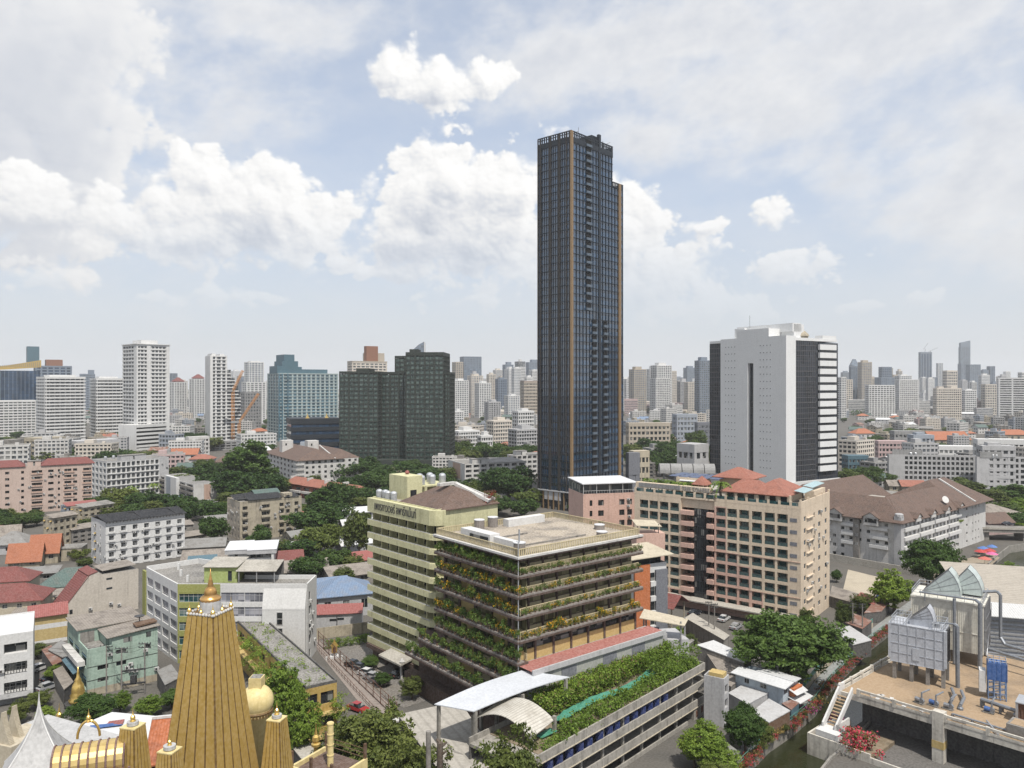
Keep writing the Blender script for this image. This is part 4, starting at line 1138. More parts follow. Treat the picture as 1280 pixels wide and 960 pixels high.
def tallest():
 Y=3000;sx=Y/FPX
 s=far('tallest far skyscraper with a slanted crown, in the far right skyline',1198,1201,1213,Y,434,50,4,2,core='pale_glass',band='hazy_blue_wall',slab=.15,pier=.2,cat='skyscraper',name='skyscraper')
 W,D,H=s.W,s.D,s.H;b=MB()
 P0=[(0,0,H),(W,0,H),(W,0,H+26),(0,0,H+18)];P1=[(x,D*.8,z) for x,_,z in P0]
 b.poly(P0);b.poly(P1[::-1])
 for k in range(4): b.poly([P0[k],P1[k],P1[(k+1) % 4],P0[(k+1) % 4]])
 s.part(b,'slanted_crown','hazy_blue_wall')
tallest()
far('pale leaning glass tower left of the beige banded hotel',1170,1173,1179,2700,454,30,3,2,core='pale_glass',band='far_white',slab=.15,cat='office tower',name='office_tower')
# middle distance, left side
def pink_block():
 s=Bld('apartment_block','long pink apartment block with dull red roof edges at the left edge','apartment block',-14,349,33,-60,115,586,wall='pink_wall',D=14)
 W,D,H=s.W,s.D,s.H
 cols=[(W*.06,1.0),(W*.15,1.6),(W*.30,1.1),(W*.40,4.2),(W*.56,2.2),(W*.655,.9),(W*.72,3.6),(W*.79,2.4),(W*.91,3.4)]
 s.facade('F',cols,7,0,H-1.2,0,.42,.36,rec=.5,pane='glass_dark',frame='frame_dark',style=lambda c,f: 'plain')
 s.quad('F',0,W,H-1.2,H)
 s.plain('LRB');s.flat_roof(par=.3)
 s.done()
 for u0,u1 in ((-.02,.33),(.50,1.02)):
  b=MB();b.hip(W*u0,0,W*u1,D,H+.35,2.6,.5,3);s.part(b,'roof','tile_maroon')
 b=MB()
 for u in (.395,.71,.90):
  for f in range(7): b=MB();b.box(W*u,-.35,.9+f*(H-1.2)/7-.5,W*u+(4.6 if u < .8 else 3.9),-.01,.9+f*(H-1.2)/7+.25);s.part(b,'balcony_ledge','peach_wall')
 s.stairhead(W*.36,3,W*.49,8,2.2,'pink_wall')
 s.acs('F',26,1,s.H-2,3)
pink_block()
def grid_block():
 s=Bld('apartment_block','white apartment block with a grid of tall windows beside the pink block','apartment block',133,395,20,114,211,578,wall='light_grey_wall')
 W,D,H=s.W,s.D,s.H
 s.facade('F',11,6,.8,H,.72,.74,.12,rec=.7,u1=W*.84,style='plain',pane='glass_grey',w='clean_white');s.quad('F',W*.84,W,.8,H)
 s.facade('L',4,6,.8,H,.62,.7,.15,rec=.5,style='plain',pane='glass_blue',w='clean_white')
 s.plain('RB');s.plain('FL',0,.8);s.flat_roof(par=.5)
 s.done(maxwin=90)
 s.stairhead(W*.25,2,W*.65,7,2.6,'light_grey_wall');s.clutter(4,seed=3)
 for f in range(6): b=MB();s.slab('F',.3,W*.83,.8+f*(H-.8)/6+.1,.8+f*(H-.8)/6+.22,0,.5,mb=b,mi=0);s.part(b,'balcony_ledge','clean_white')
 s.acs('F',10,1,s.H-2,4,.85,.97)
grid_block()
def old_corner():
 s=Bld('apartment_block','weathered white corner block with a brown stripe on its end wall, among trees','apartment block',242,380,42,198,276,606,wall='white_wall')
 W,D,H=s.W,s.D,s.H
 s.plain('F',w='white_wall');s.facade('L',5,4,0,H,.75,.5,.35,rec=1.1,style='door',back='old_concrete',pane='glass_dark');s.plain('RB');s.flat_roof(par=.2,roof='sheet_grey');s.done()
 b=MB();s.slab('F',W*.38,W*.62,.2,H-.3,0,.08,mb=b,mi=0);s.part(b,'brown_stripe','peach_wall')
 b=MB();s.slab('L',D*.28,D*.62,0,H+1.6,.01,1.6,mb=b,mi=0);s.slab('L',D*.34,D*.46,0,H+1.2,1.6,1.72,mb=b,mi=1);s.part(b,'stair_tower',['clean_white','blue_wall'])
 b=MB()
 for f in range(4): s.slab('L',.1,D*.26,f*H/4+.2,f*H/4+1.2,.01,1.0,mb=b,mi=0);s.slab('L',D*.66,D-.2,f*H/4+.2,f*H/4+1.2,.01,1.0,mb=b,mi=0)
 s.part(b,'balcony','old_concrete')
old_corner()
def brown_hip():
 s=Bld('apartment_block','cream apartment block under a long brown hip roof in front of the dark green block','apartment block',372,450,33,333,448,576,wall='cream_wall')
 W,D,H=s.W,s.D,s.H
 MATS['cream_wall']
 s.facade('F',9,5,0,H,.42,.5,.3,rec=.3,u0=W*.10,style='win',frame='frame_dark',w='white_wall');s.facade('L',8,5,0,H,.45,.5,.3,rec=.3,u1=D*.9,style='win',frame='frame_dark',w='white_wall');s.plain('RB')
 s.quad('F',0,W*.10,0,H,0,'white_wall');s.quad('L',D*.9,D,0,H,0,'white_wall')
 s.done()
 b=MB()
 for f in range(5):
  z=f*H/5+.3;b.prism([(-1.2,D*.10),(-1.2,-.2),(-.2,-1.2),(W*.10,-1.2),(W*.10,-.02),(-.02,-.02),(-.02,D*.1)],z,z+1.1)
 s.part(b,'corner_balcony','white_wall')
 b=MB();b.hip(0,0,W*.72,D,H,6.0,1.2,9);s.part(b,'roof','tile_brown')
 b=MB();b.hip(W*.55,1,W,D-2,H+.1,5.0,1.0,7);s.part(b,'roof','tile_brown')
 b=MB();b.beam((W*.60,-1,H+.4),(W*.62,D*.45,H+6.1),.7,.5);s.part(b,'ridge_parapet','white_wall')
 for x,y in ((W*.08,D*.62),(W*.42,D*.45)):
  b=MB();b.box(x,y,H+1,x+7,y+6,H+9.2);b.box(x+2,y-.05,H+6,x+3,y+.1,H+7.4,1);s.part(b,'lift_tower',['white_wall','glass_dark'])
brown_hip()
def townhouses():
 s=Bld('row_house','row of red brick townhouses with stepped reddish brown roofs among trees','terrace',446,378,52,357,470,617,wall='orange_wall',W=9)
 W,D,H=s.W,s.D,s.H
 MATS['brick']=mat('brick',(.30,.10,.065),.9,.3)
 s.facade('L',8,2,0,H,.6,.5,.3,rec=.6,style='cross',w='brick');s.facade('F',2,2,0,H,.5,.5,.3,rec=.4,w='brick');s.plain('RB',w='brick');s.done()
 for i in range(4):
  y0,y1=D*i/4,D*(i+1)/4
  b=MB();b.hip(0,y0,W,y1,H+.1+.25*i,3.2,.9,3.5);s.part(b,'roof','tile_red')
  b=MB();b.box(W*.3,y1-1.2,H+1.5,W*.7,y1-.4,H+4.2);s.part(b,'parapet','white_wall')
  b=MB();b.box(-1.3,y0+.6,2.6,-.01,y1-.6,3.7);s.part(b,'balcony','white_wall')
townhouses()
def beige_block():
 s=Bld('apartment_block','weathered beige five storey block with patchy dark roof sheets, surrounded by trees','apartment block',300,292,10,284,377,629,wall='old_cream')
 W,D,H=s.W,s.D,s.H
 cols=[(W*.04,1.9),(W*.34,3.2),(W*.63,1.7),(W*.74,1.5),(W*.88,1.6)]
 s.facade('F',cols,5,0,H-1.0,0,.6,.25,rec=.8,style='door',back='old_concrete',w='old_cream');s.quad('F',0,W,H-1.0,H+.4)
 s.facade('L',4,5,0,H-1.0,.3,.5,.3,rec=.2,w='tan_wall');s.quad('L',0,D,H-1,H+.4,0,'tan_wall');s.plain('RB');s.flat_roof(par=.5);s.done()
 b=MB()
 for a,w_ in ((W*.03,2.2),(W*.33,3.5),(W*.62,2.0)):
  for f in range(5): s.slab('F',a,a+w_,f*(H-1)/5+.25,f*(H-1)/5+1.0,.01,.7,mb=b,mi=0)
 s.part(b,'balcony','old_cream')
 b=MB();b.slab([(W*.12,-.6,H+.9),(W*.66,-.6,H+.9),(W*.70,6,H+2.2),(W*.14,6,H+2.2)],.1);b.slab([(W*.7,-.4,H+.8),(W*.95,-.4,H+.8),(W*.95,5,H+1.8),(W*.7,5,H+1.8)],.1);b.slab([(W*-.02,5,H+1.0),(W*.4,6.2,H+1.4),(W*.4,11,H+2.4),(W*-.02,10,H+2)],.1)
 s.part(b,'dark_roof_sheet','dark_tar')
 b=MB();b.gable(W*.35,7,W*.75,D-.5,H+1.6,1.6,.3,'x');b.box(W*.36,7.2,H,W*.74,D-.8,H+1.6,1);s.part(b,'green_shed',['sheet_green','old_cream'])
 b=MB();s.slab('F',W*.70,W*.84,H-.2,H+2.2,-4,.1,mb=b,mi=0);s.slab('F',W*.74,W*.80,H+.2,H+1.4,.1,.14,mb=b,mi=1);s.part(b,'stair_head',['old_cream','glass_dark'])
 s.acs('F',18,1,s.H-2,5);s.acs('L',6,1,s.H-2,6)
beige_block()
def black_roof_block():
 s=Bld('apartment_block','white five storey block with small balcony windows under a sagging black roof','apartment block',132,250,24,114,231,655,wall='clean_white')
 W,D,H=s.W,s.D,s.H
 s.facade('F',7,5,0,H-.8,.42,.58,.24,rec=.9,style='door',back='light_grey_wall');s.quad('F',0,W,H-.8,H)
 s.facade('L',[(D*.25,1.5),(D*.62,.9)],5,0,H-.8,0,.5,.3,rec=.4,style=lambda c,f: 'awning' if c == 0 and f < 4 else 'plain',frame='ochre_wall');s.quad('L',0,D,H-.8,H)
 s.plain('RB');s.flat_roof(par=.5);s.done()
 b=MB()
 for i in range(7):
  for f in range(5):
   b=MB();u=(i+.5)*W/7;z=f*(H-.8)/5;s.slab('F',u-1.05,u+1.05,z+.18,z+.75,.0,.45,mb=b,mi=0);s.part(b,'balcony_ledge','clean_white')
 b=MB()
 for f in range(6): s.slab('F',.0,W,f*(H-.8)/5-.07,f*(H-.8)/5+.03,.01,.12,mb=b,mi=0)
 s.part(b,'floor_line','light_grey_wall')
 b=MB()
 for i in range(9):
  x0,x1=W*i/9-.4,W*(i+1)/9-.1;k=.35*math.sin(i*1.7)
  b.slab([(x0,-.9,H+.75+k*.3),(x1+.5,-.9,H+.72-k*.2),(x1+.5,D*.5,H+1.9+k),(x0,D*.5,H+1.8+k*.6)],.12);b.slab([(x0,D*.5,H+1.82),(x1+.5,D*.5,H+1.86),(x1+.5,D+.6,H+.9),(x0,D+.6,H+.9)],.12)
 s.part(b,'roof','dark_tar')
 b=MB()
 for i in range(24): s.slab('F',i*W/24+.1,i*W/24+.3,H+.0,H+.6,.01,.1,mb=b,mi=0)
 s.part(b,'cornice','old_concrete')
 s.acs('F',16,1,s.H-2,7);s.acs('L',6,1,s.H-2,8)
black_roof_block()
def old_flats(px,py,yaw,pl,pr,top,lab,wall,roofm,fl,cF,cL):
 s=Bld('old_flats',lab,'apartment block',px,GY(py),yaw,pl,pr,top,wall=wall)
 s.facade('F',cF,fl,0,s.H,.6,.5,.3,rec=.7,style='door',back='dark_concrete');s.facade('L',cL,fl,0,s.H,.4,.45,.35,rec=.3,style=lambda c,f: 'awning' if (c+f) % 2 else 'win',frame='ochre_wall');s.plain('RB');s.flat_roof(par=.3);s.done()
 b=MB();b.slab([(-.4,-.6,s.H+.5),(s.W+.4,-.6,s.H+.5),(s.W+.4,s.D*.6,s.H+1.5),(-.4,s.D*.6,s.H+1.5)],.12);s.part(b,'roof',roofm)
old_flats(66,685,18,54,96,649,'grimy pale old flats with yellow awnings left of the black roofed block','old_cream','asbestos',4,4,3)
old_flats(90,681,16,76,134,664,'lower grey concrete flats wedged against the black roofed block','old_concrete','asbestos',3,5,2)
old_flats(104,660,14,88,142,636,'old cream concrete block with a dirty roof terrace behind the grimy old flats','old_cream','roof_slab',4,5,3)
old_flats(84,655,20,76,122,634,'small lilac rendered block with a maroon sheet roof below the pink block','blue_wall','sheet_red',3,4,2)
def terrace_mid(px,Y,yaw,pl,pr,top,lab):
 s=Bld('apartment_block',lab,'apartment block',px,Y,yaw,pl,pr,top,wall='white_wall')
 W,D,H=s.W,s.D,s.H;fl=max(3,int(round(H/3)))
 s.facade('F',8,fl,0,H,.74,.6,.3,rec=1.0,style='door',back='grey_wall');s.plain('LRB');s.flat_roof(par=.4,roof='roof_slab');s.done()
 b=MB();s.slab('L',D*.3,D*.75,H*.35,H-.2,.0,.06,mb=b,mi=0);s.part(b,'end_panel','peach_wall')
 s.stairhead(W*.15,3,W*.42,8,2.6)
 b=MB();b.slab([(W*.4,-.3,H+.5),(W,-.3,H+.5),(W,D*.7,H+1.4),(W*.4,D*.7,H+1.4)],.1);s.part(b,'roof','sheet_grey')
terrace_mid(581,440,24,560,657,581,'white balcony block with a peach end panel left of the foot of the dark skyscraper')
terrace_mid(640,480,24,634,690,570,'white balcony block half hidden behind the dark skyscraper')
# office with white and olive faces
def white_office():
 Y0=165.0
 A=Vector((PX(183,180),180));B=Vector((PX(222,Y0),Y0));C_=Vector((PX(384,Y0),Y0));
 s=Bld('office_block','white five storey office with olive green band in the corner, behind the golden spire','office block',222,Y0,0,183,384,730,wall='clean_white',D=14)
 W,H=s.W,s.H
 a=(A.x-B.x,A.y-B.y);o=(0.0,0.0)
 LF=(a,o)
 W1=W*.33;D2=8.0
 s.facade(LF,4,5,0,H-1.6,.78,.62,.22,rec=.25,style='louvre',pane='shade_glass',frame='light_grey_wall');s.quad(LF,0,s.span(LF),H-1.6,H)
 s.quad('F',0,W1,H-1.8,H,.02,'olive_wall')
 s.facade('F',[(.3,W1-1.2)],5,0,H-1.8,0,.6,.3,u1=W1,rec=.25,style='cross',pane='glass_green',frame='frame_white',w='olive_wall')
 s.facade('F',[(W*.005,5.0),(W*.155+.9,5.2)],5,0,H-1.4,0,.66,.2,u0=W1,u1=W*.66,rec=.2,style='cross',pane='shade_glass',frame='light_grey_wall');s.quad('F',W1,W*.66,H-1.4,H)
 s.quad('F',W*.66,W,0,H)
 s.facade('R',[(D2*.18,1.2)],5,0,H-1.5,0,.6,.2,u1=D2,rec=.2,frame='frame_dark');s.quad('R',0,D2,H-1.5,H)
 # roof decks: pale walls round a dusty deck
 r=s.mi('roof_slab');z=H-.9
 s.b.poly([(0,0,z),(W,0,z),(W,D2,z),(W*.42,D2,z),(W*.35,16,z),(a[0]+9,a[1]+8,z),(a[0],a[1],z)],r)
 s.b.poly([(a[0],a[1],0),(a[0],a[1],H),(a[0]+9,a[1]+8,H),(a[0]+9,a[1]+8,0)],0);s.b.poly([(a[0]+9,a[1]+8,0),(a[0]+9,a[1]+8,H),(W*.35,16,H),(W*.35,16,0)],0);s.b.poly([(W*.42,D2,0),(W*.42,D2,H),(W,D2,H),(W,D2,0)][::-1],0)
 s.b.poly([(W*.35,16,0),(W*.35,16,H),(W*.42,D2,H),(W*.42,D2,0)],0)
 def par(p,q,h=.0,t=.3):
  f=(p,q);s.slab(f,0,s.span(f),z,H+h,-t,.012)
 par(a,o);par(o,(W1,0));par((W1+.03,0),(W,0));par((W,.02),(W,D2));par((W,D2),(W*.42,D2));par((W*.35,16),(a[0]+9,a[1]+8),.3);par((a[0]+9,a[1]+8),a,.3)
 s.done()
 b=MB();x0=W*.665;b.box(x0,-1.1,0,W*.995,-.02,H-5.0);b.slab([(x0,-1.12,H-5.0),(W*.995,-1.12,H-5.0),(W*.995,-.05,H-.9),(x0,-.05,H-.9)],.3);
 b.poly([(x0,-1.1,H-5.05),(x0,-.03,H-5.05),(x0,-.03,H-1.1)]);b.poly([(W*.995,-1.1,H-5.05),(W*.995,-.03,H-5.05),(W*.995,-.03,H-1.1)][::-1])
 s.part(b,'stair_bay','clean_white')
 for f in range(3):
  b=MB();zz=H-8.3-f*3.4;b.box(W*.78,-1.22,zz,W*.82,-1.1,zz+2.5,0);b.box(W*.775,-1.2,zz-.08,W*.825,-1.09,zz+2.6,1);b.box(W*.78,-1.25,zz+1.1,W*.82,-1.2,zz+1.2,1);s.part(b,'window',['glass_dark','frame_white'])
 b=MB();b.box(W*.14,4.5,z,W*.40,11,H+2.6);b.slab([(W*.13,4.0,H+2.7),(W*.41,4.0,H+2.7),(W*.41,11.5,H+3.3),(W*.13,11.5,H+3.3)],.12,1)
 b.box(W*.33,4.42,z+.4,W*.36,4.5,z+2.6,2);s.part(b,'green_rooftop_room',[mat('lime_wall',(.42,.50,.17),.85,.3).name,'pale_roof','glass_dark'])
 b=MB();b.slab([(W*.40,3.6,H+1.9),(W*.72,3.6,H+1.9),(W*.72,9.5,H+3.1),(W*.40,9.5,H+3.1)],.15)
 for x in (.42,.56,.70): b.box(W*x,3.8,z,W*x+.2,4.0,H+1.9,1)
 b.box(W*.4,9.2,z,W*.72,9.4,H+2.8,2);s.part(b,'roof_canopy',['pale_roof','grey_wall','dark_concrete'])
 b=MB()
 for (x,y) in ((a[0]*.5+3,a[1]*.5+2.5),(a[0]*.2+2.5,a[1]*.2+2),(a[0]*.8+4,a[1]*.8+4)): b.box(x,y,z,x+.5,y+.5,H+.6)
 tag(s.part(b,'roof_post','clean_white'),kind='stuff')
 b=MB();f=((a[0]-1.6,a[1]+1.8),a);s.slab(f,0,s.span(f),0,H-1,-.3,.2,mb=b,mi=0);s.part(b,'side_fin','olive_wall')
 s.acs('R',6,2,s.H-3,9,.1,.4)
white_office()
def mint_house():
 s=Bld('shophouse','mint green house with a dirty concrete roof terrace and rooftop room','house',109,147,41,78,197,817,wall='mint_wall',D=17)
 W,D,H=s.W,s.D,s.H
 s.facade('F',[(W*.14,1.9),(W*.40,1.8),(W*.80,1.2)],3,1.4,H,0,.36,.42,rec=.3,style='plain',frame='frame_dark',skip=lambda c,f: (f == 0 and c != 0) or (f == 1 and c == 2) or (f == 2 and c == 0))
 s.quad('F',0,W,0,1.4,0,'old_cream')
 s.facade('L',3,2,0,H,.7,.6,.25,rec=.8,style='awning',frame='teal_wall');s.plain('RB');s.flat_roof(par=.7)
 s.done()
 b=MB();b.box(W*.30,2.5,H-.3,W-.02,D*.45,H+2.3);b.slab([(W*.26,-.5,H+2.3),(W+.4,-.5,H+2.9),(W+.4,D*.5,H+2.9),(W*.26,D*.5,H+2.35)],.12,1)
 b.box(W*.34,-.02,H-.3,W-.01,2.5,H+2.3,0);b.box(W*.5,-.06,H+.7,W*.62,0,H+1.7,2);b.box(W*.83,-.06,H+.9,W*.9,0,H+1.9,2);s.part(b,'rooftop_room',['mint_wall','asbestos','glass_dark'])
 b=MB();b.box(-.01,D*.42,H-.3,W*.5,D-.1,H+2.6);b.slab([(-.4,D*.4,H+2.8),(W*.95,D*.4,H+2.9),(W*.95,D+.3,H+3.1),(-.4,D+.3,H+3)],.15,1);b.box(W*.02,D*.42-.05,H,W*.22,D*.42,H+2.2,2);s.part(b,'rear_room',['mint_wall','asbestos','old_concrete'])
 b=MB();b.slab([(W*.70,1.0,H+3.2),(W+.2,1.0,H+3.5),(W+.2,3.2,H+3.5),(W*.70,3.2,H+3.3)],.3);s.part(b,'stacked_boards','wood_brown')
 b=MB();b.lathe(W*.82,4.2,[(.1,H+2.9),(.1,H+3.8),(.3,H+3.9),(.9,H+4.1),(1.0,H+4.25)],12);s.part(b,'satellite_dish','dark_metal')
 b=MB()
 for f in (3.0,5.6): s.slab('F',0,W,f,f+.08,.0,.06,mb=b,mi=0)
 s.part(b,'wall_cable','frame_dark')
 b=MB();b.slab([(-1.9,D*.15,4.2),(-.05,D*.15,5.0),(-.05,D*.75,5.0),(-1.9,D*.75,4.2)],.08);s.part(b,'awning','teal_wall')
 b=MB();b.box(-1.4,D*.1,5.6,-.02,D*.9,6.5);s.part(b,'balcony','white_wall')
 s.acs('F',7,2,s.H-1,10)
mint_house()
def left_block():
 s=Bld('shophouse','plain white flat roofed building cut off by the left edge, above the alley','building',-70,139,31,-90,41.5,806,wall='clean_white',D=15)
 W,D,H=s.W,s.D,s.H
 s.facade('F',[(W*.66,W*.27)],3,1.2,H-.8,0,.52,.26,rec=1.0,style=lambda c,f: 'plain' if f == 2 else 'cross',pane='glass_dark',back='old_concrete');s.quad('F',0,W,H-.8,H);s.quad('F',0,W,0,1.2,0,'grey_wall')
 s.plain('LRB');s.flat_roof(par=.25,roof='white_roof');s.done()
 for f in range(2):
  b=MB();z=1.2+f*(H-2)/3+.8
  for i in range(8): b.box(W*.66+W*.27*i/8+.1,-.05,z,W*.66+W*.27*i/8+.22,.05,z+1.1)
  b.box(W*.66,-.06,z+1.1,W*.93,.06,z+1.18);b.box(W*.66,-.05,z,W*.93,.05,z+.06);s.part(b,'railing','frame_dark')
 b=MB()
 for f in range(3): b.box(W*.57,-.12,3.0+f*2.9,W*.60,.02,3.4+f*2.9)
 tag(s.part(b,'wall_vent','frame_dark'),kind='stuff')
 b=MB();b.slab([(W*.55,-1.6,1.6),(W,-1.6,1.6),(W,.0,2.0),(W*.55,.0,2.0)],.1);s.part(b,'awning','grey_wall')
 s.acs('F',5,2,s.H-2,11,.4,.62)
left_block()
# houses
def house(label,px,py,yaw,W,D,h,roof,rh,wall,roofm,axis='x',over=.7,nF=3,nL=2,fl=1,group=None,name='house',ext=None,z0=0.0,cat='house',Y=None):
 Y=Y or GY(py);s=Bld(name,label,cat,px,Y,yaw,0,0,0,z0,wall=wall,W=W,D=D,zt=h,group=group)
 if nF: s.facade('F',nF,fl,0,h,.36,.42,.35,rec=.15,frame='frame_white')
 else: s.plain('F')
 if nL: s.facade('L',nL,fl,0,h,.3,.42,.35,rec=.15)
 else: s.plain('L')
 s.plain('RB');s.done()
 b=MB()
 if roof == 'hip': b.hip(0,0,W,D,h+.1,rh,over)
 elif roof == 'gable':
  b.gable(0,0,W,D,h+.02,rh,over,axis);m=MB();m.gable(0,0,W,D,h,rh-.05,0,axis,0,1)
  g=MB()
  for f,mi in zip(m.f,m.m):
   if mi == 1: g.poly([m.v[k] for k in f])
  s.part(g,'gable_wall',wall)
 elif roof == 'lean': b.slab([(-over,-over,h+.1),(W+over,-over,h+.1),(W+over,D+over,h+rh),(-over,D+over,h+rh)],.12)
 elif roof == 'flat':
  b.box(-.2,-.2,h-.1,W+.2,D+.2,h+.25)
 s.part(b,'roof',roofm)
 if ext: ext(s)
 return s
def long_wall():
 s=Bld('row_house','long house with a blank cream side wall and a stepped maroon roof','house',81,193,44,60,173,724,wall='cream_wall',D=9)
 W,D,H=s.W,s.D,s.H
 MATS['pale_cream']=mat('pale_cream',(.66,.60,.52),.9,.25,(.4,.35,.3),.3,streak=.3)
 m=s.mi('pale_cream')
 s.b.poly([(0,0,0),(W,0,0),(W,0,H-.3),(W*.50,0,H-.3),(W*.42,0,H+.6),(W*.30,0,H-.1),(0,0,3.6)],m)
 s.b.poly([(0,D,0),(0,0,0),(0,0,3.6),(0,D,3.6)],m);s.b.poly([(W,0,0),(W,D,0),(W,D,H-.3),(W,0,H-.3)],m);s.b.poly([(0,D,3.6),(W*.3,D,H-.1),(W,D,H-.3),(W,D,0),(0,D,0)],m)
 s.b.poly([(W*.45,0,H-.4),(W,0,H-.4),(W,D,H-.4),(W*.45,D,H-.4)],s.mi('roof_slab'))
 s.done()
 b=MB();b.slab([(-.5,-.1,3.4),(W*.32,-.1,H+.15),(W*.32,D,H+.15),(-.5,D,3.4)][::1],.2);b.slab([(W*.30,-.1,H+.1),(W*.43,-.1,H+.75),(W*.43,D,H+.75),(W*.30,D,H+.1)],.2);s.part(b,'roof','tile_maroon')
 for u,z in ((.55,H-1.9),(.55,H-4.4),(.06,1.9)):
  b=MB();b.box(W*u,-.05,z,W*u+1.4*(1 if u > .1 else .5),.05,z+.45*(1 if u > .1 else 2.4));s.part(b,'window','glass_dark')
 b=MB();b.slab([(W*.5,.5,H+.5),(W*.98,.5,H+.9),(W*.98,D-.5,H+.9),(W*.5,D-.5,H+.5)],.08);s.part(b,'roof_sheet','asbestos')
 s.acs('F',3,1.5,3,12,.3,.9)
long_wall()
def yellow_strip():
 s=Bld('row_house','house with broad yellow wall bands under a thin red roof, beside the long cream wall','house',38,176,32,30,84,772,wall='ochre_wall',D=7)
 W,D,H=s.W,s.D,s.H
 MATS['soft_yellow']=mat('soft_yellow',(.60,.46,.20),.85,.2,streak=.2)
 for z0,z1,w in ((0,.8,'clean_white'),(.8,3.4,'soft_yellow'),(3.4,4.5,'clean_white'),(4.5,H,'soft_yellow')): s.quad('F',0,W,z0,z1,0,w);s.quad('L',0,D,z0,z1,0,'clean_white')
 s.plain('RB',w='soft_yellow');s.done()
 b=MB();b.slab([(-.6,-.6,H),(W+.3,-.6,H),(W+.3,D*.6,H+1.7),(-.6,D*.6,H+1.7)],.15);s.part(b,'roof','sheet_red')
 b=MB();b.box(-1.2,.4,3.2,-.02,D-.4,4.3);s.part(b,'balcony','clean_white')
yellow_strip()
house('long house with a bright orange roof in two levels, left of the grey flats',10,712,18,9,6,3.2,'gable',4.6,'old_cream','tile_orange',nF=2)
house('house with a steep bright orange roof, the higher of two orange roofs',38,706,18,8,6,4.6,'gable',4.8,'old_cream','tile_orange',nF=2)
house('dirty white low building with small dark windows right of the orange roofs',69,702,14,8,7,4.2,'flat',0,'old_cream','roof_slab',nF=3)
house('cream bungalow under a broad dark green hip roof',50,750,16,16,10,3.4,'hip',4.0,'cream_wall','sheet_green',over=1.0,nF=4)
house('pale blue house under a grey hip roof at the left edge',-14,694,10,12,10,3.4,'hip',3.8,'light_grey_wall','sheet_grey')
house('smaller brown red hip roofed house at the left edge, just below the orange roofs',-30,750,14,13,9,4.6,'hip',3.2,'cream_wall','tile_maroon',fl=1)
house('larger brown red hip roofed house at the left edge, behind the yellow banded house',-40,782,16,16,10,5.2,'hip',3.4,'cream_wall','tile_maroon',fl=2,nF=5)
house('lean-to with grey corrugated roof beside the brown red roofed house',14,786,18,9,6,2.8,'lean',.8,'dark_concrete','asbestos',nF=2,nL=0)
house('small shed with rusty grey roof near the orange roofs',22,730,20,10,6,2.6,'lean',.9,'old_concrete','sheet_grey',nF=2,nL=0)
house('tall grey gabled barn roof at the left edge behind the orange roofs',-30,690,30,13,10,4.2,'gable',3.8,'old_concrete','asbestos',nF=0,nL=0)
house('grey concrete annexe between the green hip roof and the long cream wall',68,760,30,8,6,3.0,'lean',.6,'blue_wall','asbestos',nF=1)
house('low dark shed roof in front of the left brown red houses',-10,800,20,10,7,2.6,'lean',.8,'dark_concrete','asbestos',nF=1,nL=0)
house('grey roofed workshop right of the black roofed block, first of a tight pair',228,712,16,13,12,3.2,'gable',1.8,'old_concrete','asbestos',nF=0,nL=0)
house('grey roofed workshop tucked behind the white flat roofed house',226,696,16,14,12,3.2,'gable',1.8,'old_concrete','sheet_grey',nF=0,nL=0)
house('bright green sheet awning roof beside the white office deck',236,735,20,7,9,6.4,'lean',1.0,'white_wall','teal_wall',nF=0,nL=0)
def white_roof_house():
 s=Bld('house','white villa with a bright flat white roof and balconies behind the white office','house',286,236,14,263,342,692,wall='clean_white',D=13)
 W,D,H=s.W,s.D,s.H
 s.facade('F',[(W*.12,1.0),(W*.40,7.5)],3,0,H,0,.55,.3,rec=1.2,style='door',back='white_wall');s.facade('L',3,3,0,H,.4,.45,.3,rec=.4,style='door');s.plain('RB');s.done()
 b=MB();b.box(-1,-1.5,H,W*.5,D,H+1.2);b.box(W*.42,-2.5,H-.1,W+1,D-1,H+1.1);b.box(-1.1,-1.6,H+1.2,W*.5,D,H+1.35,1);b.box(W*.42,-2.6,H+1.12,W+1.1,D-1,H+1.28,1);s.part(b,'roof',['light_grey_wall','white_roof'])
 b=MB();b.box(W*.36,-2.3,H-4.2,W+.6,-.02,H-3.2);b.box(W*.36,-2.3,H-7.6,W+.6,-.02,H-6.6);b.box(W*.96,-2.3,0,W+.2,-2.0,H);s.part(b,'balcony','clean_white')
white_roof_house()
for args in (('white sheet roofed shed left of the yellow apartment tower, topmost of three',430,668,25,16,9,3.4,'gable',1.8,'light_grey_wall','sheet_white'),
    ('white gabled shed with a grey end wall below the tall tree',428,694,30,12,9,3.6,'gable',2.0,'light_grey_wall','sheet_white'),
    ('brick shed with a dark red sheet roof against the yellow apartment tower',443,714,30,9,8,3.6,'gable',1.8,'tan_wall','sheet_red'),
    ('wide low warehouse with a weathered brown grey roof beside the yellow tower',414,734,28,20,14,3.0,'gable',1.6,'old_concrete','asbestos'),
    ('grey shed with a blue tinted sheet roof right of the white office',390,752,24,10,9,3.6,'gable',1.6,'old_concrete','sheet_blue'),
    ('house under a faded blue hip roof beside the yellow apartment tower',398,775,20,14,12,5.6,'hip',3.4,'light_grey_wall','sheet_blue'),
    ('white sheet roof between trees, second of three white sheds',424,650,25,16,9,3.0,'gable',1.6,'light_grey_wall','sheet_white'),
    ('patchy brown roofed house under the big trees left of the yellow tower',350,728,20,14,10,3.2,'gable',2.2,'old_concrete','asbestos'),
    ('small house with a red brown roof behind the white villa',346,712,20,8,8,3.2,'gable',2.0,'old_concrete','tile_maroon'),
    ('pale grey sheet roof house right of the white villa',346,700,20,10,8,3.6,'gable',1.6,'light_grey_wall','sheet_pale')):
 house(*args,nF=3,nL=2)
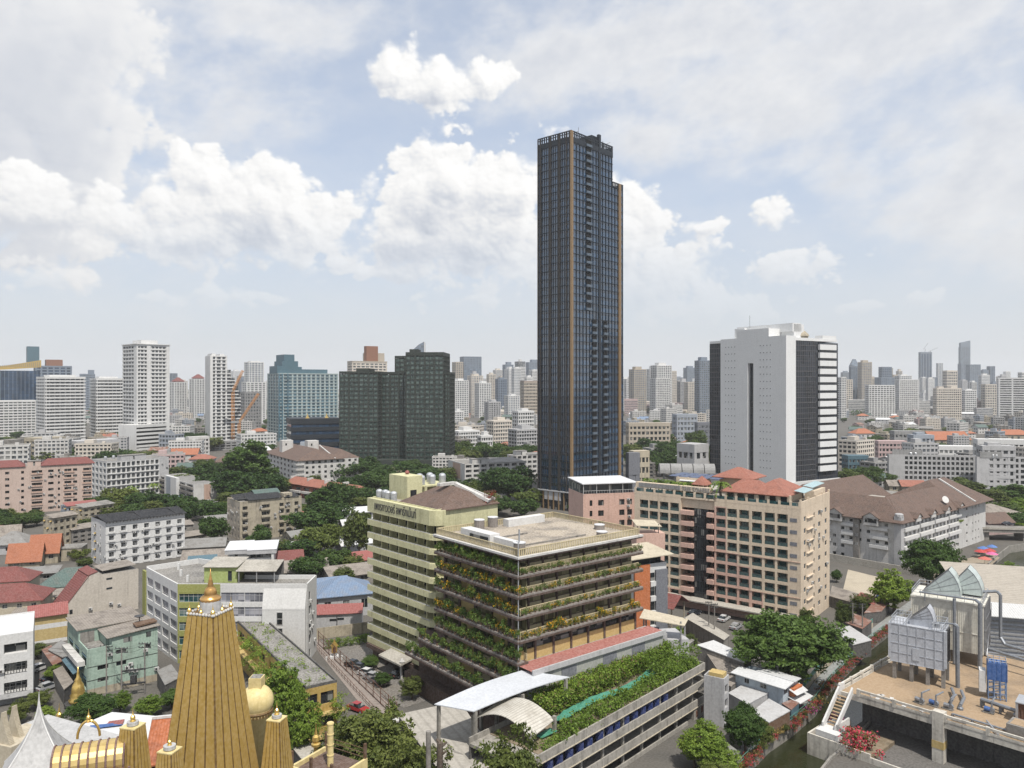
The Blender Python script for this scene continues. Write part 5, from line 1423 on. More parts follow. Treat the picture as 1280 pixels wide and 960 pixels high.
def red_strip(px,pl,pr,Y,top,lab,h2):
 s=Bld('annexe',lab,'building',px,Y,8,pl,pr,top,wall='light_grey_wall',D=7)
 W,D,H=s.W,s.D,s.H
 s.plain('FLRB');s.done()
 b=MB();b.slab([(-.2,-.4,H),(W+.2,-.4,H),(W+.2,4.5,H+1.1),(-.2,4.5,H+1.1)],.12);s.part(b,'roof','sheet_red')
 for u,z in ((.48,.78),(.48,.32),(.32,.74)):
  b=MB();b.box(W*u,-.06,H*z-.5,W*u+1.6,.05,H*z);s.part(b,'window','glass_dark')
 b=MB();b.box(W*.47,-.25,0,W*.475+.1,-.02,H*.9);s.part(b,'drain_pipe','dark_metal')
red_strip(393,385,452,184,768,'grey three storey annexe with a thin red sheet roof beside the white office',0)
red_strip(386,380,410,196,752,'grey white annexe with a short red roof, the higher one next to the white office',0)
# yellow balcony tower
def text_mesh(s,size,depth=.04):
 c=bpy.data.curves.new('sign_lettering','FONT');c.body=s;c.size=size;c.extrude=depth;c.align_x='CENTER'
 o=bpy.data.objects.new('sign_lettering',c);COL.objects.link(o)
 bpy.context.view_layer.update()
 me=bpy.data.meshes.new_from_object(o.evaluated_get(bpy.context.evaluated_depsgraph_get()))
 bpy.data.objects.remove(o);return me
def yellow_tower():
 s=Bld('apartment_tower','pale yellow apartment tower with long balconies, black Thai lettering and a brown hip roof','apartment tower',546,152,42,466,622,640,wall='yellow_wall')
 W,D,H=s.W,s.D,s.H
 fl=10;zb=3.4;zt=H-2.6;fh=(zt-zb)/fl
 s.facade('L',7,fl,zb,zt,.93,.66,.3,rec=1.5,style='door',back='yellow_wall',pane='glass_dark',frame='frame_dark')
 s.quad('L',0,D,zt,H);s.plain('F');s.plain('RB');s.quad('L',0,D,0,zb,0,'brown_paint')
 s.flat_roof(par=.5,roof='pale_roof');s.done()
 for f in range(fl):
  z=zb+f*fh
  b=MB();pts=[(-1.15,D+.4),(-1.15,.9),(-.5,-.25),(.9,-.85),(1.6,-.85),(1.6,-.012),(-.012,-.012),(-.012,D+.4)]
  b.prism(pts[::-1],z-.12,z+1.0);s.part(b,'balcony','yellow_wall')
  b=MB();b.box(-1.13,.9,z+1.12,-1.03,D+.35,z+1.25);b.box(-1.12,.9,z+1.0,-1.04,1.0,z+1.14);
  for i in range(9): b.box(-1.12,i*D/8+.2,z+.98,-1.04,i*D/8+.3,z+1.14)
  s.part(b,'rail','frame_white')
 b=MB();pts=[(-1.15,D+.4),(-1.15,.9),(-.5,-.25),(.9,-.85),(1.6,-.85),(1.6,-.012),(-.012,-.012),(-.012,D+.4)]
 b.prism(pts[::-1],zt-.1,H+.3);s.part(b,'sign_parapet','yellow_wall')
 me=text_mesh('เพชรทาวเวอร์ อพาร์ทเม้นท์',2.15);me.materials.append(MATS['frame_dark'])
 o=link('sign_lettering',me,s.root);xs=[v.co.x for v in me.vertices];wd=max(xs)-min(xs)
 o.rotation_euler=(R(90),0,R(-90));o.location=(-1.2,D*.56,zt+.75);o.scale=(min(1.4,D*.66/max(wd,1)),1.15,1)
 b=MB();b.hip(W*.06,-.3,W*1.0,D*.62,H+.25,3.6,.2,5.5);s.part(b,'roof','tile_brown')
 b=MB();b.beam((W*.62,D*.30,H+4.2),(W*.84,-.4,H+.9),1.3,.6);b.beam((W*.36,D*.30,H+4.2),(W*.63,D*.30,H+4.2),1.1,.6);b.beam((W*.64,D*.31,H+4.2),(W*1.02,D*.05,H+.8),.6,.5);s.part(b,'ridge_cap','white_wall')
 b=MB();b.box(W*.25,D*.68,H-.2,W*.50,D*.98,H+5.2);b.box(W*.50,D*.66,H+2.6,W*.98,D*.98,H+2.9,0);b.box(W*.9,D*.66,H-.2,W*.98,D*.98,H+2.6)
 b.box(W*.52,D*.66,H-.2,W*.56,D*.70,H+2.6);b.box(W*.72,D*.66,H-.2,W*.75,D*.7,H+2.6);b.box(W*.5,D*.80,H-.2,W*.9,D*.82,H+2.6);b.box(W*.3,D*.68-.05,H+.1,W*.4,D*.68,H+2.2,1);s.part(b,'lift_room',['yellow_wall','glass_dark'])
 for i in range(5):
  b=MB();x=W*(.55+.09*i);y=D*(.74+.12*(i % 2));b.lathe(x,y,[(.75,H+2.95),(.8,H+4.6),(.6,H+4.95),(.2,H+5.1)],12);s.part(b,'water_tank','galvanised')
 for i in range(4):
  b=MB();x=W*(.08+.03*(i % 2));y=D*(.97-.07*i);b.lathe(x,y,[(.7,H+.1),(.75,H+1.7),(.5,H+2.0),(.2,H+2.1)],12);s.part(b,'water_tank','galvanised')
 b=MB();b.lathe(W*.42,D*.85,[(.3,H+5.2),(.55,H+5.6),(.3,H+6.0),(.1,H+6.1)],8);s.part(b,'red_tank','sheet_red')
 b=MB()
 for i in range(7): b.tube((W*.78+i*.5,-.2,H+.2),(W*.80+i*.45,.6,H+3.0),.05,4)
 for i in range(4): b.tube((W*.78,-.1+i*.2,H+.6+i*.7),(W*1.0,-.1+i*.2,H+.6+i*.7),.05,4)
 s.part(b,'trellis','rust_metal')
 b=MB();leafmass(b,[(W*(.8+.02*i),.3,H+.6+.28*i) for i in range(8)],40,.3,.6,5);s.part(b,'climber','bougain_red')
 b=MB();b.slab([(-4.2,D*.28,3.6),(-.9,D*.28,4.3),(-.9,D*.62,4.3),(-4.2,D*.62,3.6)],.35);b.box(-1.6,D*.25,2.3,-.02,D,3.2,1);s.part(b,'entrance_canopy',['pale_roof','brown_paint'])
 b=MB();b.lathe(-3.4,D*.30,[(.1,3.0),(.6,4.0),(.2,4.6)],6);b.box(-3.0,D*.34,0,-2.7,D*.36,3.4);s.part(b,'canopy_post','white_wall')
 b=MB()
 for i in range(7): b.box(-.9,i*D/7,0,-.5,i*D/7+.5,3.2)
 b.box(-1.5,.2,0,-1.2,D*.28,1.1);s.part(b,'ground_arcade','brown_paint')
 b=MB();b.slab([(-2.6,1.2,zb+fh*1.8),(-1.2,.0,zb+fh*1.9),(1.2,-2.6,zb+fh*1.9),(.2,-3.4,zb+fh*1.75)],.1);s.part(b,'white_awning','white_roof')
 s.acs('F',9,4,s.H-4,13,.5,.95)
yellow_tower()
# garden building with planters on every floor
mat('planter_grey',(.30,.27,.25),.9,.5,(.14,.12,.1),.6,streak=.3)
mat('ochre_panel',(.62,.46,.18),.8,.2,None,.4)
mat('pale_ochre',(.66,.56,.34),.85,.25,None,.4)
mat('pink_roof',(.44,.155,.125),.9,.35,(.3,.14,.11),.3,fine=.2)
POT={k: [plant_mesh('potted_plant',h,w,n,ls,m,sd) for sd in (1,2,3)] for k,(h,w,n,ls,m) in
  {'big': (1.75,.95,170,.30,'leaf_pot'),'flower': (1.5,.9,170,.26,'leaf_yellow'),'low': (.95,.85,120,.22,'leaf_pot'),'lowflower': (.95,.9,130,.22,'leaf_yellow')}.items()}
glassmat('olive_glass',(.085,.08,.045),.2,(.22,.2,.12),.25)
def garden_building():
 s=Bld('garden_building','brown and ochre office building ringed by planted balconies on every floor, flat concrete roof','office block',648,125,39,545,800,696,wall='brown_paint')
 W,D,H=s.W,s.D,s.H
 G_={'W': W,'D': D,'H': H,'s': s}
 ins=1.9;D2=D+9
 lev=[H-.45]+[PZ(p,125) for p in (719.6,744.8,771,800.6,828)]
 low=[lev[-1]-3.35,lev[-1]-6.7]
 # core
 b=MB();b.box(ins,ins,0,W-.3,D-.2,H-.5);b.box(ins,D-.19,0,W-.3,D2,11.2);s.part(b,'core_wall','brown_paint')
 # roof slab, fascia, parapet fence
 b=MB();b.box(-.45,-.45,H-.35,W+.45,D+.45,H-.02,0);b.box(-.35,-.35,H-.6,W+.35,D+.3,H-.352,1);s.part(b,'roof_slab',['white_wall','brown_paint'])
 b=MB();b.box(.3,.3,H-.021,W-.3,D-.3,H+.06);s.part(b,'roof_deck',mat('stained_deck',(.52,.44,.34),.95,.85,(.12,.105,.09),.18,fine=.3).name)
 for face in 'FLRB':
  b=MB();sp=s.span(face);n=int(sp/.42)
  for i in range(n+1): s.slab(face,max(.02,i*sp/n-.1),min(sp-.02,i*sp/n+.1),H+.0,H+1.05,-.26,-.16,mb=b,mi=0)
  s.slab(face,.1,sp-.1,H+1.05,H+1.18,-.3,-.12,mb=b,mi=0);s.part(b,'roof_fence','pale_ochre')
 for i,(x,y) in enumerate(((W*.30,D*.93),(W*.43,D*.96),(1.3,1.3),(W*.76,3.0),(W*.92,D*.34))):
  b=MB();hh=1.9 if i < 3 else .9;b.cyl(x,y,H+.06,H+hh,1.0,14);b.cyl(x,y,H+hh,H+hh+.12,1.05,14,1);s.part(b,'water_tank',['planter_grey','white_roof'])
 b=MB();b.box(W*.50,D*.86,H+.06,W*.82,D*.93,H+1.5);s.part(b,'roof_screen','clean_white')
 b=MB();b.box(1.2,D*.38,H+.06,3.4,D*.74,H+2.0);b.box(1.1,D*.40,H+.7,1.2,D*.62,H+1.5,1);b.box(2.0,D*.14,H+.06,3.2,D*.38,H+1.6);s.part(b,'roof_cabin',['clean_white','glass_dark'])
 for x0,x1,y in ((1,W*.7,D*.22),(1,W*.45,D*.55)):
  b=MB();b.box(x0,y,H+.06,x1,y+.25,H+.35);s.part(b,'roof_kerb','old_concrete')
 b=MB();b.tube((-.1,-.1,2),(-.1,-.1,H+2.5),.09,6);b.box(.9,.9,H+1.9,1.1,1.1,H+4.2);s.part(b,'corner_pipe','galvanised')
 # floors
 def fins(face,u0,u1,zt,zb,left):
  b=MB();sp=u1-u0;n=9 if not left else 5;bw=sp/n
  for i in range(n):
   a=u0+i*bw
   if left:
    s.slab(face,a+.0,a+.55,zb,zt,-ins-.1,-ins+.32,mb=b,mi=0)
    if i % 2: s.slab(face,a+.6,a+bw-.1,zb+.2,zt-1.0,-ins-.05,-ins+.1,mb=b,mi=2)
    else: s.slab(face,a+.6,a+bw-.1,zb+.2,zb+1.2,-ins-.05,-ins+.1,mb=b,mi=3);s.slab(face,a+.7,a+bw-.2,zb+1.25,zt-.5,-ins-.1,-ins+.03,mb=b,mi=1)
   else:
    s.slab(face,a,a+.35,zb,zt,-ins-.1,-ins+.28,mb=b,mi=0)
    s.slab(face,a+.4,a+bw-.05,zb+.1,zb+1.35,-ins-.05,-ins+.12,mb=b,mi=3)
    for k in range(4): s.slab(face,a+.45+k*(bw-.5)/4,a+.38+(k+1)*(bw-.5)/4,zb+1.5,zt-.45,-ins-.1,-ins+.03,mb=b,mi=1)
  return s.part(b,'window_wall',['brown_paint','olive_glass','ochre_panel','pale_ochre'])
 def rail(face,u0,u1,z):
  b=MB();n=int((u1-u0)/.36)
  for i in range(n+1): s.slab(face,u0+i*(u1-u0)/n-.09,u0+i*(u1-u0)/n+.09,z,z+1.0,-.46,-.38,mb=b,mi=0)
  s.slab(face,u0,u1,z+1.0,z+1.1,-.50,-.34,mb=b,mi=0);s.part(b,'balcony_fence','pale_ochre')
 cnt=0
 M4=s.root.matrix_basis
 def row(face,u0,u1,z,kinds,step,label,d=.05):
  nonlocal cnt
  u=u0
  while u < u1:
   p=s.L(face,u,d+rnd.uniform(-.1,.1),z);k=rnd.choice(kinds);c,n=math.cos(s.a),math.sin(s.a)
   o=link('potted_plant',rnd.choice(POT[k]),None,(s.X+p[0]*c-p[1]*n,s.Y+p[0]*n+p[1]*c,z),rnd.uniform(0,6.28))
   q=rnd.uniform(.9,1.35)*(.78 if k.startswith('low') else 1);o.scale=(q,q,q*rnd.uniform(.85,1.2));tag(o,label,'potted plant',label.split(' in the ')[1])
   cnt += 1;u += step*rnd.uniform(.75,1.3)
 names=['top','second','third','fourth','fifth']
 zc=lev[0]-.15
 for i,z in enumerate(lev[1:]):
  b=MB();last=i == 4
  s.slab('L',0,D+.3,z-.55,z-.2,-1.9,.45,mb=b,mi=1);s.slab('L',-.0,D+.3,z-.2,z+.05,-1.0,.38,mb=b,mi=0)
  s.part(b,'planter',['planter_grey','brown_paint'])
  fins('L',0.2,D,zc-.4 if i == 0 else zc-.55,z-.2,True);rail('L',.8,D,z)
  row('L',.5,D+.2,z+.02,['big','big','flower'] if i in (1,) else (['flower','big'] if i in (2,3) else ['big']),1.08,f'leafy potted plant in the {names[i]} planter row, left side of the garden building')
  if not last:
   b=MB();s.slab('F',0,W+.45,z-.55,z-.2,-1.9,.45,mb=b,mi=1);s.slab('F',.0,W+.45,z-.2,z+.05,-1.0,.42,mb=b,mi=0);s.part(b,'planter',['planter_grey','brown_paint'])
   fins('F',.2,W-.2,zc-.4 if i == 0 else zc-.55,z-.2,False);rail('F',.4,W,z)
   row('F',.9,W,z+.02,(['low'],['low','low','lowflower'],['low','lowflower'],['lowflower','lowflower','flower'])[i],.95,f'low potted plant in the {names[i]} planter row, right side of the garden building',.08)
  zc=z
 z5=14.1
 b=MB();n=7
 for i in range(n+1): s.slab('F',i*(W-.6)/n,i*(W-.6)/n+.4,z5,lev[4]-.55,-1.2,-.7,mb=b,mi=0)
 for i in range(n): s.slab('F',i*(W-.6)/n+.45,(i+1)*(W-.6)/n-.02,z5,z5+1.9,-1.1,-.85,mb=b,mi=1);s.slab('F',i*(W-.6)/n+.45,(i+1)*(W-.6)/n-.02,z5+1.9,lev[4]-.56,-1.3,-1.1,mb=b,mi=2)
 s.part(b,'ground_wall',['brown_paint','ochre_panel','glass_dark'])
 zc=lev[5]
 for i,z in enumerate(low):
  b=MB();e=-(5 if i == 0 else 8.5);s.slab('L',e,D+.3,z-.55,z-.2,-1.9,.9+i*.8,mb=b,mi=1);s.slab('L',e,D+.25,z-.2,z+.05,-.2,.85+i*.8,mb=b,mi=0)
  b2=[s.L('L',0,0,0)]
  s.part(b,'planter',['planter_grey','brown_paint']);fins('L',.2,D,zc-.55,z-.2,True)
  row('L',e+.3,D,z+.02,['big'],1.25,f'leafy potted plant in the {"lower" if i == 0 else "lowest"} planter row at the garden building foot',.4+i*.8)
  zc=z
 # lower side extension seen in front of the yellow tower
 b=MB();b.box(ins,-3.3,0,W+2.6,1.0,z5-.02);b.box(-.2,-.5,0,ins,D2+2,3.2,2);b.box(.0,-3.6,z5-.02,W+2.9,.6,z5+.02,1);b.box(.0,-3.7,z5-.6,W+3,-3.4,z5+.25,3)
 s.part(b,'podium',[mat('podium_grey',(.44,.45,.42),.85,.3,None,.2,streak=.12).name,'pink_roof','brown_paint','light_grey_wall'])
 for u in (.22,.55,.8):
  b=MB();b.box(W*u,-3.36,z5-2.6,W*u+3.4,-3.3,z5-1.0);s.part(b,'podium_panel','slate_paint')
 print('plants',cnt)
garden_building()
# hotel
def hotel():
 s=Bld('apartment_hotel','cream and pink balcony hotel block with red hip roofs and a roof garden','hotel',1001,188,52,793,1037,640,wall='cream_wall')
 W,D,H=s.W,s.D,s.H;H=30.0
 MATS['hotel_cream']=mat('hotel_cream',(.82,.68,.52),.85,.22,(.4,.3,.2),.3,streak=.25)
 MATS['hotel_pink']=mat('hotel_pink',(.74,.49,.40),.85,.22,(.36,.24,.2),.3,streak=.25)
 def u(px):
  k=(px-640)/FPX;a=s.a;dx,dy=-math.sin(a),math.cos(a);t=(k*s.Y-s.X)/(dx-k*dy);return D-t
 z0,fh,nf=1.6,2.93,9
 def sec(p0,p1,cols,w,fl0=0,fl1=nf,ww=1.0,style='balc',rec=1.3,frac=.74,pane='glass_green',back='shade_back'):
  a,b=u(p0),u(p1)
  if isinstance(cols,int): c=cols
  else: c=[(u(q)-a-1.3,2.6) for q in cols]
  s.facade('L',c,fl1-fl0,z0+fl0*fh,z0+fl1*fh,ww,frac,.16,u0=a,u1=b,rec=rec,style=style,pane=pane,frame='frame_dark',back=back or w,w=w)
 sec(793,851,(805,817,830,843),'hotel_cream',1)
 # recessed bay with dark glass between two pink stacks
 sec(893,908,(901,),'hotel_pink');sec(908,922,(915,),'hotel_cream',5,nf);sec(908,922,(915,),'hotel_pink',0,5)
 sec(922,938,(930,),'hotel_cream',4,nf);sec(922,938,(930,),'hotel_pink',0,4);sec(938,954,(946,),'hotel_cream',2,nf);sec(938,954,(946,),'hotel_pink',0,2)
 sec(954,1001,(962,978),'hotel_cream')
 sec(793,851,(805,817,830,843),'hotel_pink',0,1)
 a,b_=u(851),u(893)
 s.b.poly([s.L('L',a,0,z0),s.L('L',a,-3.2,z0),s.L('L',a,-3.2,H),s.L('L',a,0,H)],s.mi('hotel_cream'));s.b.poly([s.L('L',b_,0,z0),s.L('L',b_,-3.2,z0),s.L('L',b_,-3.2,H),s.L('L',b_,0,H)][::-1],s.mi('hotel_pink'))
 s.facade('L',3,nf,z0,z0+nf*fh,.6,.62,.25,u0=a,u1=b_,rec=.2,style='cross',pane='glass_green',frame='frame_dark',w='hotel_pink') if False else None
 s.quad('L',a,b_,z0,H,-3.2,'hotel_pink')
 s.quad('L',0,a,z0+nf*fh,H,0,'hotel_cream');s.quad('L',b_,D,z0+nf*fh,H,0,'hotel_cream');s.quad('L',0,D,0,z0,0,'hotel_pink');s.quad('L',a,b_,z0+nf*fh-1.2,H,-.6,'hotel_cream')
 s.facade('F',[(W*.10,1.5),(W*.42,1.0),(W*.58,1.9),(W*.82,1.7)],nf,z0,z0+nf*fh,0,.42,.3,rec=.25,style=lambda c,f: 'plain',pane='glass_blue',frame='frame_dark',w='hotel_cream')
 s.quad('F',0,W,z0+nf*fh,H,0,'hotel_cream');s.quad('F',0,W,0,z0,0,'hotel_cream');s.plain('RB',0,H,'hotel_cream')
 s.H=H;s.flat_roof(par=.0,roof='pale_roof')
 # parapet of posts with glass between
 s.done(maxwin=100)
 b=MB()
 for p0,p1 in ((793,893),(893,1001)):
  n=8;a0,a1=u(p0),u(p1)
  for i in range(n+1): q=a0+(a1-a0)*i/n;s.slab('L',min(q,D-.6),min(q+.6,D),H-.8,H+1.0,-.35,.03,mb=b,mi=0)
  s.slab('L',a0,a1,H-.8,H-.35,-.3,.02,mb=b,mi=0);s.slab('L',a0+.1,a1-.1,H-.35,H+.75,-.2,-.1,mb=b,mi=1)
 for i in range(5): s.slab('F',i*(W-.6)/4,i*(W-.6)/4+.6,H-.8,H+1.6,-.35,.03,mb=b,mi=0)
 s.slab('F',.1,W,H-.6,H+1.0,-.3,.02,mb=b,mi=0)
 s.part(b,'parapet',['hotel_cream','glass_green'])
 b=MB();s.slab('L',u(793),u(886),H+1.0,H+2.4,-2.2,-.8,mb=b,mi=0);s.part(b,'garden_parapet','hotel_cream')
 me=text_mesh('TREE TOWERS',1.7,.06);me.materials.append(MATS['grey_wall']);o=link('sign_lettering',me,s.root)
 xs=[v.co.x for v in me.vertices];wd=max(xs)-min(xs);o.rotation_euler=(R(90),0,R(-90));o.location=s.L('L',u(868),-.7,H+1.15);o.scale=((u(884)-u(850))/wd,.95,1)
 b=MB()
 for i in range(30): q=u(797)+(u(849)-u(797))*i/30;s.slab('L',q,q+.35,H+1.2,H+2.3,-.8,-.7,mb=b,mi=0)
 s.part(b,'balustrade','grey_wall')
 # dark glass stack with balconies in the recess
 b=MB();m0,m1=a+(b_-a)*.40,a+(b_-a)*.78;s.slab('L',m0,m1,1.0,z0+nf*fh-1.4,-3.1,-.4,mb=b,mi=0)
 for i in range(6): s.slab('L',m0+(m1-m0)*i/5-.06,m0+(m1-m0)*i/5+.06,1.0,z0+nf*fh-1.4,-.45,-.3,mb=b,mi=1)
 for f in range(nf): s.slab('L',m0,m1,z0+f*fh-.1,z0+f*fh+.1,-.45,-.28,mb=b,mi=1)
 s.part(b,'glass_bay',['glass_dark','tower_dark'])
 for side,(q0,q1) in enumerate(((a+.1,m0-.1),(m1+.1,b_-.1))):
  for f in range(nf):
   b=MB();z=z0+f*fh;s.slab('L',q0,q1,z-.15,z+1.0,-3.1,.5,mb=b,mi=0);s.part(b,'balcony','hotel_pink')
   b=MB();s.slab('L',q0+.4,q1-.4,z+1.0,z+fh-.5,-3.15,-2.9,mb=b,mi=0);s.part(b,'balcony_door','glass_dark')
 # thin string courses
 b=MB()
 for f in (2,5): s.slab('L',u(893),D,z0+f*fh-.12,z0+f*fh+.02,.0,.15,mb=b,mi=0)
 s.part(b,'string_course','peach_wall')
 for f in range(nf):
  b=MB();z=z0+f*fh+fh*.16;s.slab('L',D-2.6,D-.9,z+.5,z+1.4,-.05,.06,mb=b,mi=0);s.part(b,'louvre_panel','slate_paint')
  b=MB();s.slab('F',W*.18,W*.38,z+1.0,z+1.15,0,.5,mb=b,mi=0);s.part(b,'sun_ledge','hotel_cream')
 # roofs
 def hiproof(x0,y0,x1,y1,z,h,wall=2.6,over=1.0):
  b=MB();b.box(x0,y0,H-.1,x1,y1,z)
  s.part(b,'roof_storey','hotel_cream')
  b=MB();b.hip(x0,y0,x1,y1,z+.02,h,over);s.part(b,'roof','tile_red')
 yb=lambda px: D-u(px)
 hiproof(.8,4.0,W*.62,yb(935),H+2.2,3.2)
 hiproof(1.0,yb(958),7.5,yb(905),H+2.1,3.0)
 hiproof(W*.42,yb(918),W*.72,yb(880),H+4.6,2.5,over=1.6)
 b=MB()
 for i in range(7): s.slab('L',u(905)+i*(u(985)-u(905))/6,u(905)+i*(u(985)-u(905))/6+.5,H+.1,H+2.3,-1.0,-.5,mb=b,mi=0)
 for i in range(6): s.slab('L',u(905)+(i+.25)*(u(985)-u(905))/6,u(905)+(i+.8)*(u(985)-u(905))/6,H+.2,H+2.0,-1.0,-.75,mb=b,mi=1)
 s.part(b,'loggia',['hotel_cream','glass_dark'])
 b=MB();y=yb(870);b.hip(2.2,y-1.6,5.4,y+1.6,H+3.0,2.2,.5)
 for (dx,dy) in ((2.4,-1.4),(5.1,-1.4),(2.4,1.3),(5.1,1.3)): b.box(dx,y+dy,H,dx+.15,y+dy+.15,H+2.9)
 s.part(b,'pavilion','tile_red')
 b=MB();b.box(5,yb(862),H-.1,14,yb(835),H+4.2);b.slab([(4.2,yb(866),H+3.4),(5.2,yb(866),H+3.6),(5.2,yb(840),H+3.6),(4.2,yb(840),H+3.4)],.12,1);b.box(4.95,yb(858),H+.2,5.0,yb(852),H+2.6,2);s.part(b,'rooftop_room',['hotel_cream','white_roof','glass_dark'])
 b=MB();mat('solar_blue',(.03,.06,.16),.3,.1)
 for i in range(5):
  for k in range(3): x=5.2+k*2.9;yy=yb(836)-i*3.0;b.slab([(x,yy,H+4.3),(x+2.5,yy,H+4.5),(x+2.5,yy+2.6,H+4.5),(x,yy+2.6,H+4.3)],.08)
 tag(s.part(b,'blue_tank','solar_blue'),kind='stuff')
 b=MB()
 for (x,y0,x1,y1,z) in ((W*.2,.6,W*.5,3.2,3.1),(W*.55,1.2,W*.98,3.6,3.5)): b.slab([(x,y0,H+z-.4),(x1,y0,H+z-.2),(x1,y1,H+z+.2),(x,y1,H+z)],.08)
 s.part(b,'roof_sheet',mat('pale_cyan_sheet',(.42,.58,.62),.5,.3).name)
 b=MB();b.box(W*.55,.8,H,W*.95,3.2,H+2.2);s.part(b,'rooftop_hut','hotel_cream')
 b=MB();s.slab('L',u(795),D+.1,z0+1.2,z0+1.5,-.3,3.6,mb=b,mi=0);s.part(b,'street_canopy','pale_roof')
 # roof garden
 c,n=math.cos(s.a),math.sin(s.a)
 for i in range(16):
  uu=u(799)+(u(862)-u(799))*i/15;p=s.L('L',uu,-2.6-rnd.uniform(0,2.2),H+.9)
  X,Y=s.X+p[0]*c-p[1]*n,s.Y+p[0]*n+p[1]*c
  if i % 3 == 0: palm(X,Y,2,1.0,'small palm in the hotel roof garden behind the balustrade',H+.6,'palms in the hotel roof garden')
  else:
   t=tree(X,Y,'shrub',rnd.uniform(1.8,3.0),rnd.uniform(2,3.4),'bushy shrub in the hotel roof garden behind the balustrade','shrubs in the hotel roof garden',z=H+.6,name='roof_shrub');t['category']='shrub'
 p=s.L('L',u(897),-2.4,H);X,Y=s.X+p[0]*c-p[1]*n,s.Y+p[0]*n+p[1]*c
 palm(X,Y,2,1.7,'single palm between the pavilion and the large red roof of the hotel',H)
 s.acs('F',14,3,28,14,.1,.95)
hotel()
def pink_annex():
 s=Bld('apartment_block','pink block with a white roof canopy, left of the cream hotel','apartment block',729,232,14,727,795,619,wall='hotel_pink',D=14)
 W,D,H=s.W,s.D,s.H
 s.facade('F',[(W*.12,.9),(W*.28,1.8),(W*.68,1.7),(W*.83,1.6)],8,0,H-1,0,.55,.25,rec=.3,style='cross',frame='frame_dark',pane='glass_dark');s.quad('F',0,W,H-1,H+.3);s.plain('LRB',0,H+.3);s.flat_roof(par=.3);s.done()
 b=MB();b.slab([(-.4,-.5,H+3.5),(W+.4,-.5,H+3.5),(W+.4,D,H+3.9),(-.4,D,H+3.9)],.25);s.part(b,'roof_canopy','white_roof')
 b=MB()
 for i in range(5): b.box(i*(W-.2)/4,-.1,H+.2,i*(W-.2)/4+.15,.05,H+3.3)
 b.box(.1,2.5,H,W-.1,D-.2,H+3.2,1);b.box(0,-.06,H+1.2,W,.0,H+1.3)
 for i in range(20): b.box(i*W/20,-.05,H+.3,i*W/20+.06,-.01,H+1.2)
 s.part(b,'terrace',['frame_white','glass_grey'])
 s.acs('F',10,8,s.H-2,15)
pink_annex()
def orange_block():
 s=Bld('office_block','small block with orange and slate grey wall panels between the garden building and hotel','office block',792,176,26,788,833,709,wall='clean_white',D=11)
 W,D,H=s.W,s.D,s.H
 s.plain('FLRB');s.flat_roof(par=.3);s.done()
 b=MB();s.slab('F',.0,W*.46,3.5,H+.3,0,.5,mb=b,mi=0);s.part(b,'orange_panel','orange_wall')
 b=MB();s.slab('F',W*.64,W,1,H-1.2,0,.5,mb=b,mi=0);s.part(b,'grey_panel','slate_paint')
 for f in range(4):
  b=MB();z=3+f*3.4;s.slab('F',W*.47,W*.63,z,z+1.1,0,.7,mb=b,mi=0);s.slab('F',W*.47,W*.63,z+1.1,z+3.0,0,.05,mb=b,mi=1);s.part(b,'balcony',['clean_white','glass_dark'])
  b=MB();s.slab('L',.5,D*.7,z,z+1.0,0,.8,mb=b,mi=0);s.slab('L',.5,D*.7,z+1.0,z+2.8,0,.05,mb=b,mi=1);s.part(b,'balcony',['clean_white','glass_dark'])
 b=MB();b.slab([(-1.5,-1.2,H+2.0),(W+1.0,-1.6,H+2.4),(W+.6,D*.75,H+3.4),(-1.8,D*.75,H+3.2)],.15);s.part(b,'roof_canopy','cream_wall')
 b=MB()
 for x in (.2,W*.5,W-.3): b.box(x,.2,H,x+.15,.35,H+2.2)
 b.box(.5,1.5,H,W-.5,D*.7,H+1.9,1);s.part(b,'roof_terrace',['frame_dark','glass_dark'])
orange_block()
def cream_canopy():
 r=thing('awning','cream awning on posts over dark drums at the end of the pink roof','awning',(PX(796,150),150,0),R(10))
 b=MB();b.slab([(0,-1.5,14.8),(8.2,-4,13.6),(10.2,-1.0,13.9),(2.2,2.0,15.4)],.15);b.build('canopy',[MATS['cream_wall']],r)
 b=MB()
 for (x,y) in ((1,-1),(7.6,-3.4),(9.4,-1),(2.4,1.6)): b.box(x,y,9,x+.25,y+.25,14.2)
 b.build('post',[MATS['grey_wall']],r)
 b=MB();b.box(-1,-3,0,9.5,4,10.6);b.box(-1,-3.2,10.6,5,-2.9,12.0);b.build('terrace_base',[MATS['light_grey_wall']],r)
 for i in range(3):
  b=MB();b.cyl(1.2+i*1.3,-.6,10.6,12.4,.55,10);b.build('drum',[mat('drum_blue',(.02,.03,.09),.4,.2)],r)
cream_canopy()
b=MB();o=thing('awning','small cream awning over a pink terrace between garden building and hotel','awning',(PX(794,190),190,0),R(8))
b.slab([(0,-1,25.2),(6.5,-1,24.8),(6.0,3,25.6),(0,3,26)],.15);b.build('canopy',[MATS['cream_wall']],o)
b=MB();b.box(.2,-.5,0,7.5,4,23.0);b.build('terrace_base',[MATS['hotel_pink']],o)
b=MB();[b.box(x,y,22.9,x+.15,y+.15,25.3) for x in (.4,5.8) for y in (-.4,2.6)];tag(b.build('post',[MATS['frame_dark']],o),kind='stuff')
